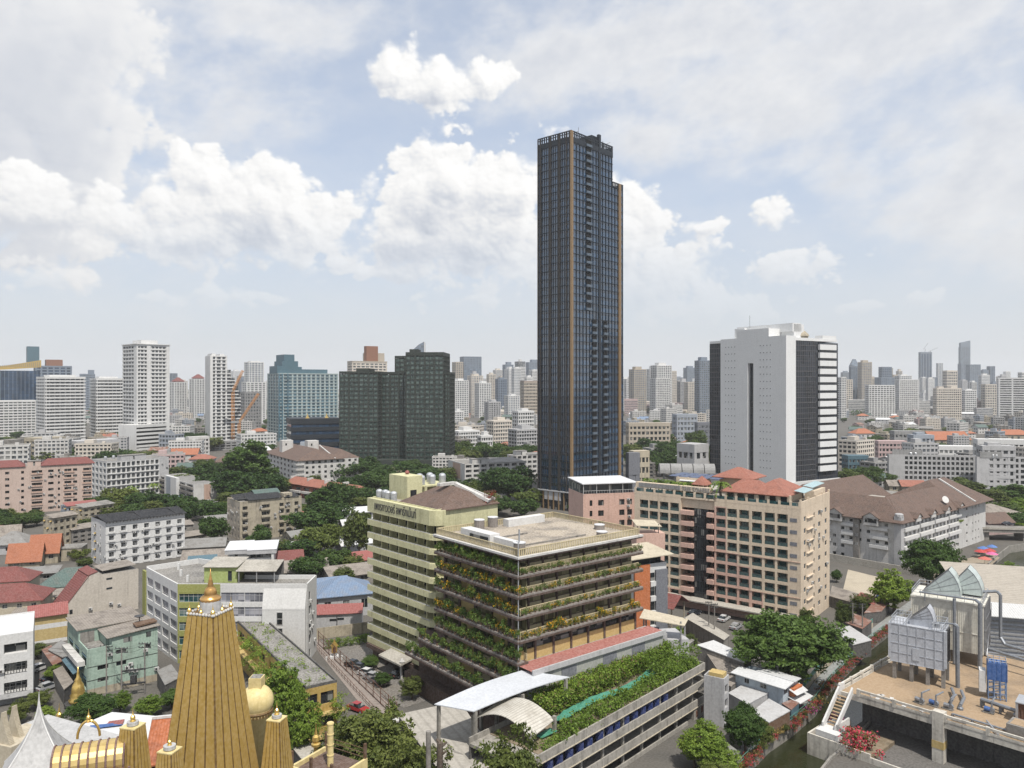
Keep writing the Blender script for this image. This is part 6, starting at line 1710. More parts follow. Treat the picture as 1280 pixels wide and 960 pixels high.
# car park with a planted roof
def car_park():
 MATS['park_concrete']=mat('park_concrete',(.42,.395,.35),.92,.6,(.16,.15,.13),.3,streak=.55)
 X0,Y0=4.2,106.0;a=R(48);r=thing('car_park','open concrete car park with a planted roof and a curved white canopy','car park',(X0,Y0,0),a)
 W,D,H=45.5,10.4,8.6
 def P(b,n,m,smooth=False): return b.build(n,[MATS[x] for x in (m if isinstance(m,(list,tuple)) else [m])],r,smooth=smooth)
 b=MB();b.box(-4,.3,8.15,W,D,8.6);P(b,'roof_deck','park_concrete')
 for i,z in enumerate((5.5,2.6)):
  b=MB();b.box(-4,-.0,z-.35,W+(.6 if i == 0 else -4),D,z);P(b,'floor_slab','park_concrete')
 for i,(z,x1) in enumerate(((8.1,W),(5.15,W+.7),(2.2,W+.5),(-.6,W-6))):
  b=MB();b.box(-4,-.45,z,x1,-.2,z+1.25);b.box(-4,-.55,z-.12,x1,-.1,z,1)
  if i < 3: b.box(x1,-.45,z,x1+.25,D,z+1.25)
  P(b,'parapet',['park_concrete','cream_wall'])
 b=MB()
 for i in range(9):
  for z0,z1 in ((0,2.25),(2.6,5.15),(5.5,8.15)):
   for y in (.15,D-.5): b.box(-2+i*5.5,y,z0,-1.6+i*5.5,y+.4,z1)
 tag(P(b,'column','park_concrete'),kind='stuff')
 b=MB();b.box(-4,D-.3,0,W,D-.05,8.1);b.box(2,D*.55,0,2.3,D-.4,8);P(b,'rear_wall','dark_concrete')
 b=MB();b.box(-4,D-.2,8.6,W,D,9.4);P(b,'rear_parapet','park_concrete')
 # lower open annexe at the near-right corner
 b=MB();b.box(W-3.5,-.3,0,W+1.5,5,2.0);b.box(W-1,-.35,.6,W-.3,-.25,1.7,1);b.box(W-3,-.35,.4,W-2.2,-.25,1.5,1);P(b,'lower_room',['park_concrete','rust_metal'])
 # roof planting
 rr=random.Random(5);b=MB()
 leafmass(b,[(rr.uniform(9,W-.5),rr.uniform(6.4,10.2),8.7+rr.uniform(.3,2.9)) for _ in range(1500)],16,.44,.9,3)
 o=b.build('climbing_vines',[MATS['leaf_vine']],None,(X0,Y0,0),a);tag(o,kind='stuff')
 b=MB();leafmass(b,[(rr.uniform(6,W-.5),rr.uniform(.1,3.3),8.7+rr.uniform(.0,1.5)**1.3) for _ in range(560)],14,.40,.6,4)
 leafmass(b,[(rr.uniform(34,W-.3),rr.uniform(.3,10),8.7+rr.uniform(.2,3.4)) for _ in range(330)],16,.40,.7,9)
 leafmass(b,[(rr.uniform(1,8),rr.uniform(-.3,2.2),8.8+rr.uniform(.0,.7)) for _ in range(60)],12,.34,.5,12)
 o=b.build('roof_vegetation',[MATS['leaf_fresh']],None,(X0,Y0,0),a);tag(o,kind='stuff')
 b=MB();leafmass(b,[(rr.uniform(12,W-6),rr.uniform(5.6,6.8),8.7+rr.uniform(.0,.6)) for _ in range(120)],10,.3,.5,19)
 o=b.build('dry_weeds',[MATS['leaf_olive']],None,(X0,Y0,0),a);tag(o,kind='stuff')
 b=MB();b.box(0,.5,8.6,W-.5,D-.4,8.68);P(b,'soil_bed',mat('dry_soil',(.26,.20,.13),.95,.7,(.12,.10,.06),.5).name)
 net=MB();n=26;t=random.Random(2)
 hts=[[9.0+.28*t.random() for _ in range(4)] for _ in range(n+1)]
 for i in range(n):
  for k in range(3):
   x0,x1=9+i*27/n,9+(i+1)*27/n
   off=.8*math.sin(i*.25);of2=.8*math.sin((i+1)*.25)
   net.poly([(x0,3.5+off+k*.6,hts[i][k]),(x1,3.5+of2+k*.6,hts[i+1][k]),(x1,4.1+of2+k*.6,hts[i+1][k+1]),(x0,4.1+off+k*.6,hts[i][k+1])])
 o=net.build('green_net',[mat('net_teal',(.06,.30,.20),.7,.35,(.03,.14,.1),1.2)],None,(X0,Y0,.2),a);tag(o,'strip of teal shade netting laid along the planted car park roof','netting')
 for (x,y) in ((3.5,3.0),):
  b=MB();b.slab([(x,y,9.0),(x+2.8,y-.6,9.3),(x+2.9,y+.9,9.3),(x+.1,y+1.2,8.95)],.05);o=b.build('green_net',[MATS['net_teal']],None,(X0,Y0,0),a);tag(o,'small crumpled piece of teal netting under the corrugated barrel roof','netting')
 # blue drums behind the top parapet
 for i in range(14):
  b=MB();x=2+i*2.35+rr.uniform(-.4,.4);b.lathe(0,0,[(.38,0),(.44,.1),(.44,1.2),(.38,1.3)],10)
  c,n=math.cos(a),math.sin(a);o=b.build('plastic_drum',[mat('drum_navy',(.015,.035,.16),.4,.15)],None,(X0+x*c-.35*n,Y0+x*n+.35*c,5.5))
  o.scale=(1.5,1.5,1.5);tag(o,'dark blue plastic drum behind the top parapet of the planted car park','drum','blue drums on the upper car park floor')
 # canopies at the left end
 def wpt(px,py,z):
  Y=GY(py,z);X=PX(px,Y);dx,dy=X-X0,Y-Y0;c,n=math.cos(a),math.sin(a);return (dx*c+dy*n,-dx*n+dy*c,z)
 A,B_,C_,D_=wpt(543,880,12.2),wpt(592,889,12.4),wpt(712,846,13.4),wpt(652,838,13.6)
 b=MB();N=8
 for i in range(N):
  s0,s1=i/N,(i+1)/N
  def pt(s,e0,e1,up): p=Vector(e0).lerp(Vector(e1),s);return (p.x,p.y,p.z+up*math.sin(math.pi*s)*.42)
  b.slab([pt(s0,A,D_,.9),pt(s0,B_,C_,.9),pt(s1,B_,C_,.9),pt(s1,A,D_,.9)],.14)
 P(b,'curved_canopy',mat('canopy_white',(.70,.73,.78),.45,.15).name)
 b=MB()
 for p in (A,B_,C_,D_,tuple(Vector(A).lerp(Vector(D_),.5)),tuple(Vector(B_).lerp(Vector(C_),.5))):
  q=Vector(p).lerp((Vector(A)+Vector(C_))/2,.06);b.box(q.x-.22,q.y-.22,0,q.x+.22,q.y+.22,q.z-.2)
 tag(P(b,'canopy_post','park_concrete'),kind='stuff')
 E=[wpt(592,893,11.2),wpt(621,873,11.6),wpt(693,894,11.4),wpt(664,917,10.9)]
 b=MB();N=14
 e0,e1=Vector(E[0]),Vector(E[3]);f0,f1=Vector(E[1]),Vector(E[2])
 for i in range(N):
  s0,s1=i/N,(i+1)/N
  def q(s,P0,P1): p=P0.lerp(P1,s);return (p.x,p.y,p.z-.9+2.1*math.sin(math.pi*(.04+.92*s)))
  b.slab([q(s0,e0,e1),q(s1,e0,e1),q(s1,f0,f1),q(s0,f0,f1)],.1)
 P(b,'barrel_roof',roofmat('barrel_sheet',(.66,.63,.56),.42,1,.5,dirt=.5,dirtcol=(.34,.3,.24),depth=.55).name)
 b=MB();m=(e0+f1)/2;b.box(m.x+.3,m.y-.2,m.z+.95,m.x+2.0,m.y+1.0,m.z+1.1);P(b,'skylight','frame_dark')
 b=MB()
 for p in E: b.box(p[0]-.25,p[1]-.25,0,p[0]+.25,p[1]+.25,p[2]-.1)
 tag(P(b,'roof_post','park_concrete'),kind='stuff')
 # round ramp under the canopy
 b=MB();c=(Vector(A)+Vector(B_))/2;cx,cyy=c.x+3.2,c.y-1.0
 for k in range(16):
  t0,t1=k*6.283/16,(k+1)*6.283/16
  for z in (2.0,5.2):
   p=[(cx+rad*math.cos(t),cyy+rad*math.sin(t)) for rad,t in ((3.6,t0),(4.0,t0),(4.0,t1),(3.6,t1))]
   b.prism(p,z,z+1.1);pp=[(cx,cyy),(cx+3.7*math.cos(t0),cyy+3.7*math.sin(t0)),(cx+3.7*math.cos(t1),cyy+3.7*math.sin(t1))];b.prism(pp,z-.2,z)
 P(b,'round_ramp','old_concrete')
car_park()
def sheet_roof(label,corners,z,m,thick=.15,wall='old_concrete',cat='shed',name='shed',inset=.5):
 """a low shed given by the photograph's roof corners and heights"""
 zs=z if isinstance(z,(list,tuple)) else [z]*len(corners)
 pts=[G(px,py,h) for (px,py),h in zip(corners,zs)]
 c=sum(pts,Vector())/len(pts);c.z=0
 d=pts[1]-pts[0];rz=math.atan2(d.y,d.x);co,si=math.cos(rz),math.sin(rz)
 loc=lambda p: (((p.x-c.x)*co+(p.y-c.y)*si),(-(p.x-c.x)*si+(p.y-c.y)*co),p.z)
 r=thing(name,label,cat,c,rz);L=[loc(p) for p in pts]
 b=MB();b.slab(L,thick);b.build('roof',[MATS[m]],r)
 b=MB();q=[(x*(1-.06*inset),y*(1-.06*inset)) for x,y,_ in L];n=len(q)
 for k in range(n):
  j=(k+1) % n;b.poly([(*q[k],-.1),(*q[j],-.1),(*q[j],L[j][2]-thick-.01),(*q[k],L[k][2]-thick-.01)])
 b.build('wall',[MATS[wall]],r)
 return r,L
r,L=sheet_roof('wide pale concrete sheet roof below the curved white canopy, half in shade',[(497,893),(548,962),(640,975),(575,876)],[6.2,6.0,6.4,6.6],'asbestos',wall='dark_concrete')
r.children[0].data.materials[0]=roofmat('pale_sheet_joined',(.50,.47,.42),1.5,1,.95,dirt=.45,dirtcol=(.30,.28,.25),depth=.3)
sheet_roof('white two part sheet roof below the roof garden, left of the spreading tree',[(871,806),(892,800),(940,822),(930,828)],[5.5,5.9,5.6,5.2],'sheet_white')
sheet_roof('brown weathered roof in front of the white two part sheet roof',[(880,812),(930,829),(950,838),(900,842)],[4.4,4.4,4.2,4.0],'asbestos')
def blue_white_house():
 s=Bld('house','pale blue two storey canal house under a white roof','house',979,138.5,43,919,1000,866,wall='light_grey_wall',D=9.6,W=5.5)
 W,D,H=s.W,s.D,s.H;H=5.3
 MATS['pale_blue']=mat('pale_blue',(.55,.64,.72),.8,.3,(.3,.34,.38),.3,streak=.3)
 s.facade('L',[(1.8,1.0),(5.0,1.3)],1,3.0,H,0,.4,.4,rec=.15,frame='frame_white',w='pale_blue');s.quad('L',0,D,0,3.0,0,'pale_blue');s.facade('F',[(.4,1.2)],1,3.0,H,0,.5,.35,rec=.15,w='pale_blue');s.quad('F',0,W,0,3.0,0,'pale_blue');s.plain('RB',0,H,'pale_blue');s.done()
 b=MB();b.slab([(-.8,-.8,H+.1),(W*.45,-.8,H+.5),(W*.45,D+.6,H+.5),(-.8,D+.6,H+.1)],.12);b.slab([(W*.45+.02,-1.0,H+.6),(W+.6,-.4,H+.2),(W+.6,D*.62,H+.2),(W*.45+.02,D*.7,H+.6)],.12);s.part(b,'roof','sheet_white')
 b=MB();b.slab([(W*.30,-1.8,H-1.4),(W+.4,-1.8,H-1.6),(W+.4,-.05,H-.7),(W*.3,-.05,H-.7)],.08);b.slab([(W*.3,-2.4,2.6),(W+1.2,-2.4,2.6),(W+1.2,-.05,3.1),(W*.3,-.05,3.1)],.08);s.part(b,'awning','sheet_white')
 b=MB();b.box(W*.4,-.9,3.2,W,-.02,4.6);s.part(b,'wooden_balcony','orange_wall')
blue_white_house()
sheet_roof('weathered white sheet roof, larger of two in front of the pale blue canal house',[(940,889),(961,903),(988,888),(961,873)],[2.7,2.7,3.3,3.3],'sheet_pale',wall='wood_brown')
sheet_roof('weathered white sheet roof between the pale blue house and the shophouse wall',[(910,866),(935,880),(961,866),(931,854)],[3.0,3.0,3.5,3.5],'sheet_pale',wall='light_grey_wall')
sheet_roof('small rusty roof at the corner of the canal houses',[(977,879),(989,887),(999,878),(989,874)],[2.5,2.5,2.8,2.8],'sheet_rust',wall='teal_wall')
def shop_wall():
 s=Bld('shophouse','narrow pale grey shophouse end wall right of the car park, with tall side windows','house',905,134,56,880,911,856,wall='light_grey_wall')
 W,D,H=s.W,s.D,s.H
 s.facade('F',[(.5,1.6)],3,0,H,0,.6,.25,rec=.5,style='cross',frame='frame_dark');s.plain('LRB');s.flat_roof(par=1.0);s.done()
 b=MB();b.box(.3,.3,H,W-.3,D*.8,H+1.6);s.part(b,'roof_hoarding','ochre_panel')
shop_wall()
# platform with cooling towers, right
mat('tower_grey',(.55,.58,.64),.6,.3,(.24,.24,.26),.5,streak=.3)
mat('tower_cream',(.88,.86,.77),.6,.3,(.36,.34,.28),.5,streak=.35)
mat('hood_glass',(.58,.66,.65),.4,.2,(.28,.32,.31),.3,streak=.2)
mat('platform_dust',(.44,.315,.195),.95,.8,(.19,.145,.10),.09,fine=.1)
mat('rail_concrete',(.72,.68,.60),.9,.55,(.22,.19,.16),.5,streak=.5)
mat('pipe_grey',(.23,.25,.28),.45,.2,metal=.3)
PA,PXo,PYo=R(-48),56.9,133.8
def plat(x,y): c,n=math.cos(PA),math.sin(PA);return (PXo+x*c-y*n,PYo+x*n+y*c)
def platform():
 r=thing('platform','raised concrete platform with railings and a white stair, beside the canal','platform',(PXo,PYo,0),PA)
 def P(b,n,m): return b.build(n,[MATS[x] for x in (m if isinstance(m,(list,tuple)) else [m])],r)
 b=MB();b.box(0,0,5.7,42,40,6.6);P(b,'deck','rail_concrete')
 b=MB();b.box(.4,.4,6.602,42,40,6.64);P(b,'deck_dust','platform_dust')
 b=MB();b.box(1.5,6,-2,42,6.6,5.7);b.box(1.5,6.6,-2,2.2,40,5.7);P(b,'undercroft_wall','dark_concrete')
 for x in (15.2,29.0): b=MB();b.box(x,-.25,-.3,x+1.7,1.2,8.0);b.box(x-.03,-.29,2.2,x+1.73,1.25,3.4,1);P(b,'pillar',['rail_concrete','ochre_panel'])
 def railing(p,q,h=1.0):
  b=MB();p,q=Vector((*p,0)),Vector((*q,0));L=(q-p).length;d=(q-p)/L
  for z in (6.85,7.6): b.beam(p+Vector((0,0,z)),q+Vector((0,0,z)),.3,.36)
  n=max(2,int(L/4.2))
  for i in range(n+1):
   c=p+d*(L*i/n);b.box(c.x-.25,c.y-.25,6.6,c.x+.25,c.y+.25,7.85)
  P(b,'railing','rail_concrete')
 railing((3.4,.1),(15.1,.1));railing((17,.1),(29,.1));railing((30.8,.1),(41,.1));railing((.1,.4),(.1,26))
 # stair at the left corner
 b=MB();n=12
 for i in range(n): b.box(.3,-1.1-.42*i,6.6-.42*(i+1)-.1,2.2,-.68-.42*i,6.6-.42*(i+1)+.0,0)
 P(b,'stair_steps','platform_dust')
 b=MB()
 for x in (.0,2.2):
  b.slab([(x,.1,7.8),(x+.3,.1,7.8),(x+.3,-6.2,3.0),(x,-6.2,3.0)],1.2)
 b.box(0,-.3,5.0,.35,1.6,7.8);P(b,'stair_wall','clean_white')
 b=MB();b.box(-.2,-8.0,1.2,3.6,-6.2,2.3);b.slab([(2.4,-6.2,3.3),(2.75,-6.2,3.3),(9.5,-6.2,-.5),(9.2,-6.2,-.5)],1.1);b.box(0,-6.2,-.5,2.2,-1.5,2.3);b.box(2.2,-6.3,-.5,2.5,-1.2,3.0);P(b,'stair_landing','clean_white')
 b=MB();b.box(-1.4,-8.5,-2.5,9.0,-8.2,1.4);b.box(-1.4,-8.2,-2.5,-1.1,1.5,1.4);b.box(-1.1,1.2,-2.5,1.5,1.5,1.4);b.box(-1.1,-8.2,-2.5,9,1.2,.6,1);b.box(9,-8.5,-.5,24,-8.2,.9);P(b,'planter_box',['rail_concrete','dry_soil'])
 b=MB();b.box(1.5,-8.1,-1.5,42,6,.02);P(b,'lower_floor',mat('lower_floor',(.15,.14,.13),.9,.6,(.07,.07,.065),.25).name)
platform()
for (x,y,s,k,lab) in ((-.6,-1.0,1.3,'bougain_pink','bush of magenta flowers in the planter beside the white platform stair'),(6.2,-7.0,2.3,'bougain_red','large sprawling bush with red flowers hanging over the platform planter')):
 rr=random.Random(3);b=MB();leafmass(b,[(rr.gauss(0,.55),rr.gauss(0,.5),.6+rr.uniform(-.5,.6)) for _ in range(26)],40,.2,.38,4);X,Y=plat(x,y)
 o=b.build('flower_bush',[MATS[k]],None,(X,Y,.9));o.scale=(s,s,s);tag(o,lab,'bush')
rr=random.Random(8)
for i in range(8):
 x,y=rr.uniform(4,13),rr.uniform(1.2,3.4)
 b=MB();b.box(-.35,-.3,0,.35,.3,.12);X,Y=plat(x,y);o=b.build('paving_slab',[MATS['white_wall']],None,(X,Y,6.645),rr.uniform(0,3));tag(o,'loose pale slab lying on the dusty platform','slab','loose slabs on the dusty platform')
b=MB();b.box(-1,-.7,0,1,.7,.25);b.box(-.8,-.5,.25,.8,.5,.3);X,Y=plat(18.5,2.2);o=b.build('hatch_cover',[MATS['old_concrete']],None,(X,Y,6.645),PA);tag(o,'square concrete hatch cover near the front edge of the dusty platform','hatch')
def hood(b,cx,y0,y1,z,rad,a0,a1,n=4,mi=0):
 """sector shaped discharge hood, pivot at its left foot"""
 for k in range(n):
  t0,t1=a0+(a1-a0)*k/n,a0+(a1-a0)*(k+1)/n
  p0,p1=(cx+rad*math.cos(t0),z+rad*math.sin(t0)),(cx+rad*math.cos(t1),z+rad*math.sin(t1))
  for y in (y0,y1): b.poly([(cx,y,z),(p0[0],y,p0[1]),(p1[0],y,p1[1])],mi)
  b.poly([(p0[0],y0,p0[1]),(p0[0],y1,p0[1]),(p1[0],y1,p1[1]),(p1[0],y0,p1[1])],mi)
  for y in (y0,y1):
   b.tube((cx,y,z),(p1[0],y,p1[1]),.05,4,1);b.tube((p0[0],y,p0[1]),(p1[0],y,p1[1]),.05,4,1)
   m0=((cx+p0[0])/2,(z+p0[1])/2);m1=((cx+p1[0])/2,(z+p1[1])/2);b.tube((m0[0],y,m0[1]),(m1[0],y,m1[1]),.04,4,1)
 t=a1;b.poly([(cx,y0,z),(cx,y1,z),(cx+rad*math.cos(t),y1,z+rad*math.sin(t)),(cx+rad*math.cos(t),y0,z+rad*math.sin(t))],2)
def railset(b,x0,y0,x1,y1,z,h=1.2,n=5,mi=0):
 for (p,q) in (((x0,y0),(x1,y0)),((x1,y0),(x1,y1)),((x1,y1),(x0,y1)),((x0,y1),(x0,y0))):
  for hh in (h*.5,h): b.tube((*p,z+hh),(*q,z+hh),.05,5,mi)
  for i in range(n): b.tube((p[0]+(q[0]-p[0])*i/n,p[1]+(q[1]-p[1])*i/n,z),(p[0]+(q[0]-p[0])*i/n,p[1]+(q[1]-p[1])*i/n,z+h),.05,5,mi)
def cooling_towers():
 s=Bld('cooling_tower','smaller grey panelled cooling tower standing on concrete legs','cooling tower',1113,139.5,-37,1100,1182,779,z0=6.64,wall='tower_grey',D=5.5,W=8.6,zt=16.6)
 W,D,H=s.W,s.D,s.H;zb=3.2
 b=MB();b.box(0,0,zb,W,D,H);
 for i in range(7): b.box(i*W/6-.06,-.09,zb,i*W/6+.06,0,H)
 for k in range(5): b.box(-.05,-.07,zb+k*(H-zb)/4-.05,W+.02,-.01,zb+k*(H-zb)/4+.05)
 b.box(-.35,-.12,zb+.6,0,D,H+.1);b.box(W-.05,-.15,zb+.4,W+.4,.3,H+.1);b.box(W*.42,-.14,zb+.8,W*.55,-.0,zb+3.0)
 s.part(b,'casing','tower_grey')
 b=MB();b.box(W+.01,.4,zb+.8,W+.25,D-.3,H-.3);
 for i in range(10): b.box(W+.26,.4+i*.48,zb+.8,W+.34,.46+i*.48,H-.3,1)
 s.part(b,'louvre_panel',['frame_dark','dark_metal'])
 for x in (.3,W*.36,W*.66,W-.5):
  for y in (.2,D-.8): b=MB();b.box(x,y,0,x+.6,y+.6,zb-.01);s.part(b,'leg','old_concrete')
 b=MB();hood(b,W*.34,1.2,4.2,H+1.0,3.8,R(0),R(42));b.box(W*.34,1.2,H,W*.34+3.8,4.2,H+1.0);s.part(b,'discharge_hood',['tower_grey','steel','frame_dark'])
 b=MB();railset(b,.1,.1,W*.3,D-.1,H);railset(b,W*.78,.2,W-.1,D-.2,H);s.part(b,'railing','galvanised')
 b=MB();b.lathe(W*.84,D*.4,[(.5,H),(.5,H+.8),(.2,H+1.0)],10);b.tube((W*.84,D*.4,H+.9),(W+1.2,D*.4,H+1.1),.16,8);b.path([(W+1.2,D*.4,H+1.1),(W+1.7,D*.4,H+.8),(W+1.8,D*.4,-.2)],.35,8);s.part(b,'supply_pipe','pipe_grey')
 t=Bld('cooling_tower','larger cream ribbed cooling tower with two tilted glass green hoods','cooling tower',1139,151.5,-37,1120,1226,747,z0=6.64,wall='tower_cream',D=9,W=12.2,zt=18.4)
 W,D,H=t.W,t.D,t.H;zb=2.4
 b=MB();b.box(0,0,zb,W,D,H)
 for i in range(int(W/.32)): b.box(i*.32,-.07,zb,i*.32+.12,-.001,H-.1)
 for i in range(4): b.box(i*(W-.1)/3-.02,-.12,zb,i*(W-.1)/3+.12,-.002,H)
 b.box(-.05,-.14,zb+3.6,W,-.001,zb+3.75);b.box(-.1,-.2,H-.25,W+.2,D,H+.1);s2=t.part(b,'casing','tower_cream')
 b=MB();b.box(W+.01,.6,zb+.4,W+.2,D-.3,H-.5)
 for i in range(8): b.box(W+.2,.6+i*1.1,zb,W+.4,.75+i*1.1,H,1);b.tube((W+.5,.6+i*1.1,zb+i*.6),(W+.5,1.6+i*1.0,zb+(i+1)*1.0),.07,4,1)
 for k in range(4): b.box(W+.2,.5,zb+k*2.2,W+.42,D-.3,zb+k*2.2+.15,1)
 t.part(b,'louvre_panel',['slate_paint','steel'])
 for x in (.3,W*.5,W-1):
  for y in (.3,D-1): b=MB();b.box(x,y,0,x+.7,y+.7,zb-.01);t.part(b,'leg','old_concrete')
 b=MB();hood(b,1.6,2.2,6.2,H+.6,6.6,R(-4),R(46));t.part(b,'discharge_hood',['hood_glass','steel','frame_dark'])
 b=MB();hood(b,5.2,4.6,8.6,H+.6,6.4,R(0),R(52));t.part(b,'discharge_hood',['hood_glass','steel','frame_dark'])
 b=MB();railset(b,.1,.1,W-.1,D-.1,H+.1,1.2,8);t.part(b,'railing','galvanised')
 b=MB();b.tube((1.5,-.6,H+1.0),(W-1.2,-.6,H+1.0),.2,8);b.tube((W-1.2,-.6,H+1.0),(W-.4,-1.3,H+.6),.3,8);b.tube((W-.4,-1.3,H+.6),(W-.4,-1.3,.2),.38,10);b.tube((W*.62,-1.0,H+.8),(W*.62,-1.0,.2),.3,8);b.tube((2.5,-.6,H+1),(2.5,-.6,H-.6),.12,6);t.part(b,'riser_pipe','pipe_grey')
 b=MB();b.path([(W*.75,D*.6,H+.8),(W+1.6,D*.7,H+1.6),(W+2.2,D*.7,H+1.0),(W+2.2,D*.7,4.6),(W+3.0,D*.6,3.6),(W+12,D*.2,3.4)],.3,8);b.path([(W-.5,D*.3,3.2),(W+12,-2.2,2.8)],.25,8);t.part(b,'return_pipe','pipe_grey')
 for i in range(2):
  b=MB();x,y=plat(15.5+i*1.5,7.0);pts=[(0,0,.2),(0,0,.7),(1.2,3.4,.8),(1.4,6.5,.8)]
  b.path(pts,.26,8);b.lathe(0,0,[(.45,0),(.45,.3),(.3,.5)],10);o=b.build('floor_pipe',[MATS['pipe_grey']],None,(x,y,6.64),PA+.5);tag(o,('fat grey pipe bending across the platform floor, nearer of two' if i == 0 else 'fat grey pipe bending across the platform floor, farther of two'),'pipe')
cooling_towers()
def blue_tank():
 X,Y=PX(1246,130.5),130.5;r=thing('tank_stand','bright blue tank on a blue lattice stand beside the pipes','tank',(X,Y,6.64),-.5)
 b=MB();b.box(-1.4,-1.2,3.3,1.4,1.2,6.2);[b.box(-1.45+i*.7,-1.25,3.3,-1.35+i*.7,1.25,6.2) for i in range(5)];b.build('tank',[mat('paint_blue',(.05,.14,.40),.6,.3)],r)
 b=MB()
 for x in (-1.3,-.45,.45,1.3):
  for y in (-1.1,1.1): b.tube((x,y,0),(x,y,3.3),.09,5)
 for k in range(4):
  z=.3+k*.9
  for y in (-1.1,1.1): b.tube((-1.3,y,z),(1.3,y,z),.06,4);b.tube((-1.3,y,z),(1.3,y,z+.9 if k < 3 else 3.3),.05,4)
  for x in (-1.3,1.3): b.tube((x,-1.1,z),(x,1.1,z),.06,4)
 b.build('stand',[mat('paint_paleblue',(.18,.28,.48),.6,.3)],r)
 b=MB();b.box(-2.6,-1,1.0,-1.6,1,4.6);b.build('side_cabinet',[MATS['clean_white']],r)
 b=MB();railset(b,-1.3,-1.1,1.3,1.1,6.2,.7,3);b.build('railing',[MATS['galvanised']],r)
blue_tank()
def shed_right():
 s=Bld('metal_shed','long shed with a pale metal roof and louvred wall behind the cooling towers','shed',1222,172,-18,1190,1330,768,wall='tower_grey',D=34,W=34)
 W,D,H=s.W,s.D,s.H;H=8.6
 s.plain('FLRB',0,H)
 for k in range(8): s.slab('F',0,W,.8+k*.9,1.2+k*.9,0,.2,'grey_wall')
 s.done()
 b=MB();b.slab([(-1,-1.5,H+.1),(W,-1.5,H+.1),(W,7,H+1.1),(-1,7,H+1.1)],.15,1);b.slab([(-1,7.02,H+1.1),(W,7.02,H+1.1),(W,D,H+4.2),(-1,D,H+4.2)],.15,0)
 s.part(b,'roof',[roofmat('shed_tan',(.50,.45,.38),1.2,1,.7,dirt=.3).name,roofmat('shed_white',(.74,.74,.73),.5,0,.5,dirt=.15).name])
 b=MB();b.box(10.5,-.6,1.4,14,-.1,4.0);s.part(b,'red_panel','sheet_red')
shed_right()
def container():
 X,Y=PX(1272,121),121;r=thing('container','rusty brown container with a grey frame at the right edge of the platform','container',(X,Y,6.64),PA+.1)
 b=MB();b.box(0,0,0,9,3.0,3.2);[b.box(i*.5,-.08,.1,i*.5+.2,-.001,3.1) for i in range(18)];b.build('body',[MATS['rust_metal']],r)
 b=MB();b.slab([(-.3,-.3,3.3),(9.2,-.3,3.3),(9.2,3.2,3.5),(-.3,3.2,3.5)],.15);b.box(-.25,-.25,0,.1,.1,3.2);b.build('frame',[MATS['galvanised']],r)
container()
b=MB();X,Y=plat(25,1.6);b.box(0,0,0,5,3.4,2.0);b.box(.4,.4,2.0,4.6,3.0,2.05,1);o=b.build('concrete_plinth',[MATS['old_concrete'],MATS['platform_dust']],None,(X,Y,6.645),PA);tag(o,'square concrete plinth at the front right of the platform','plinth')
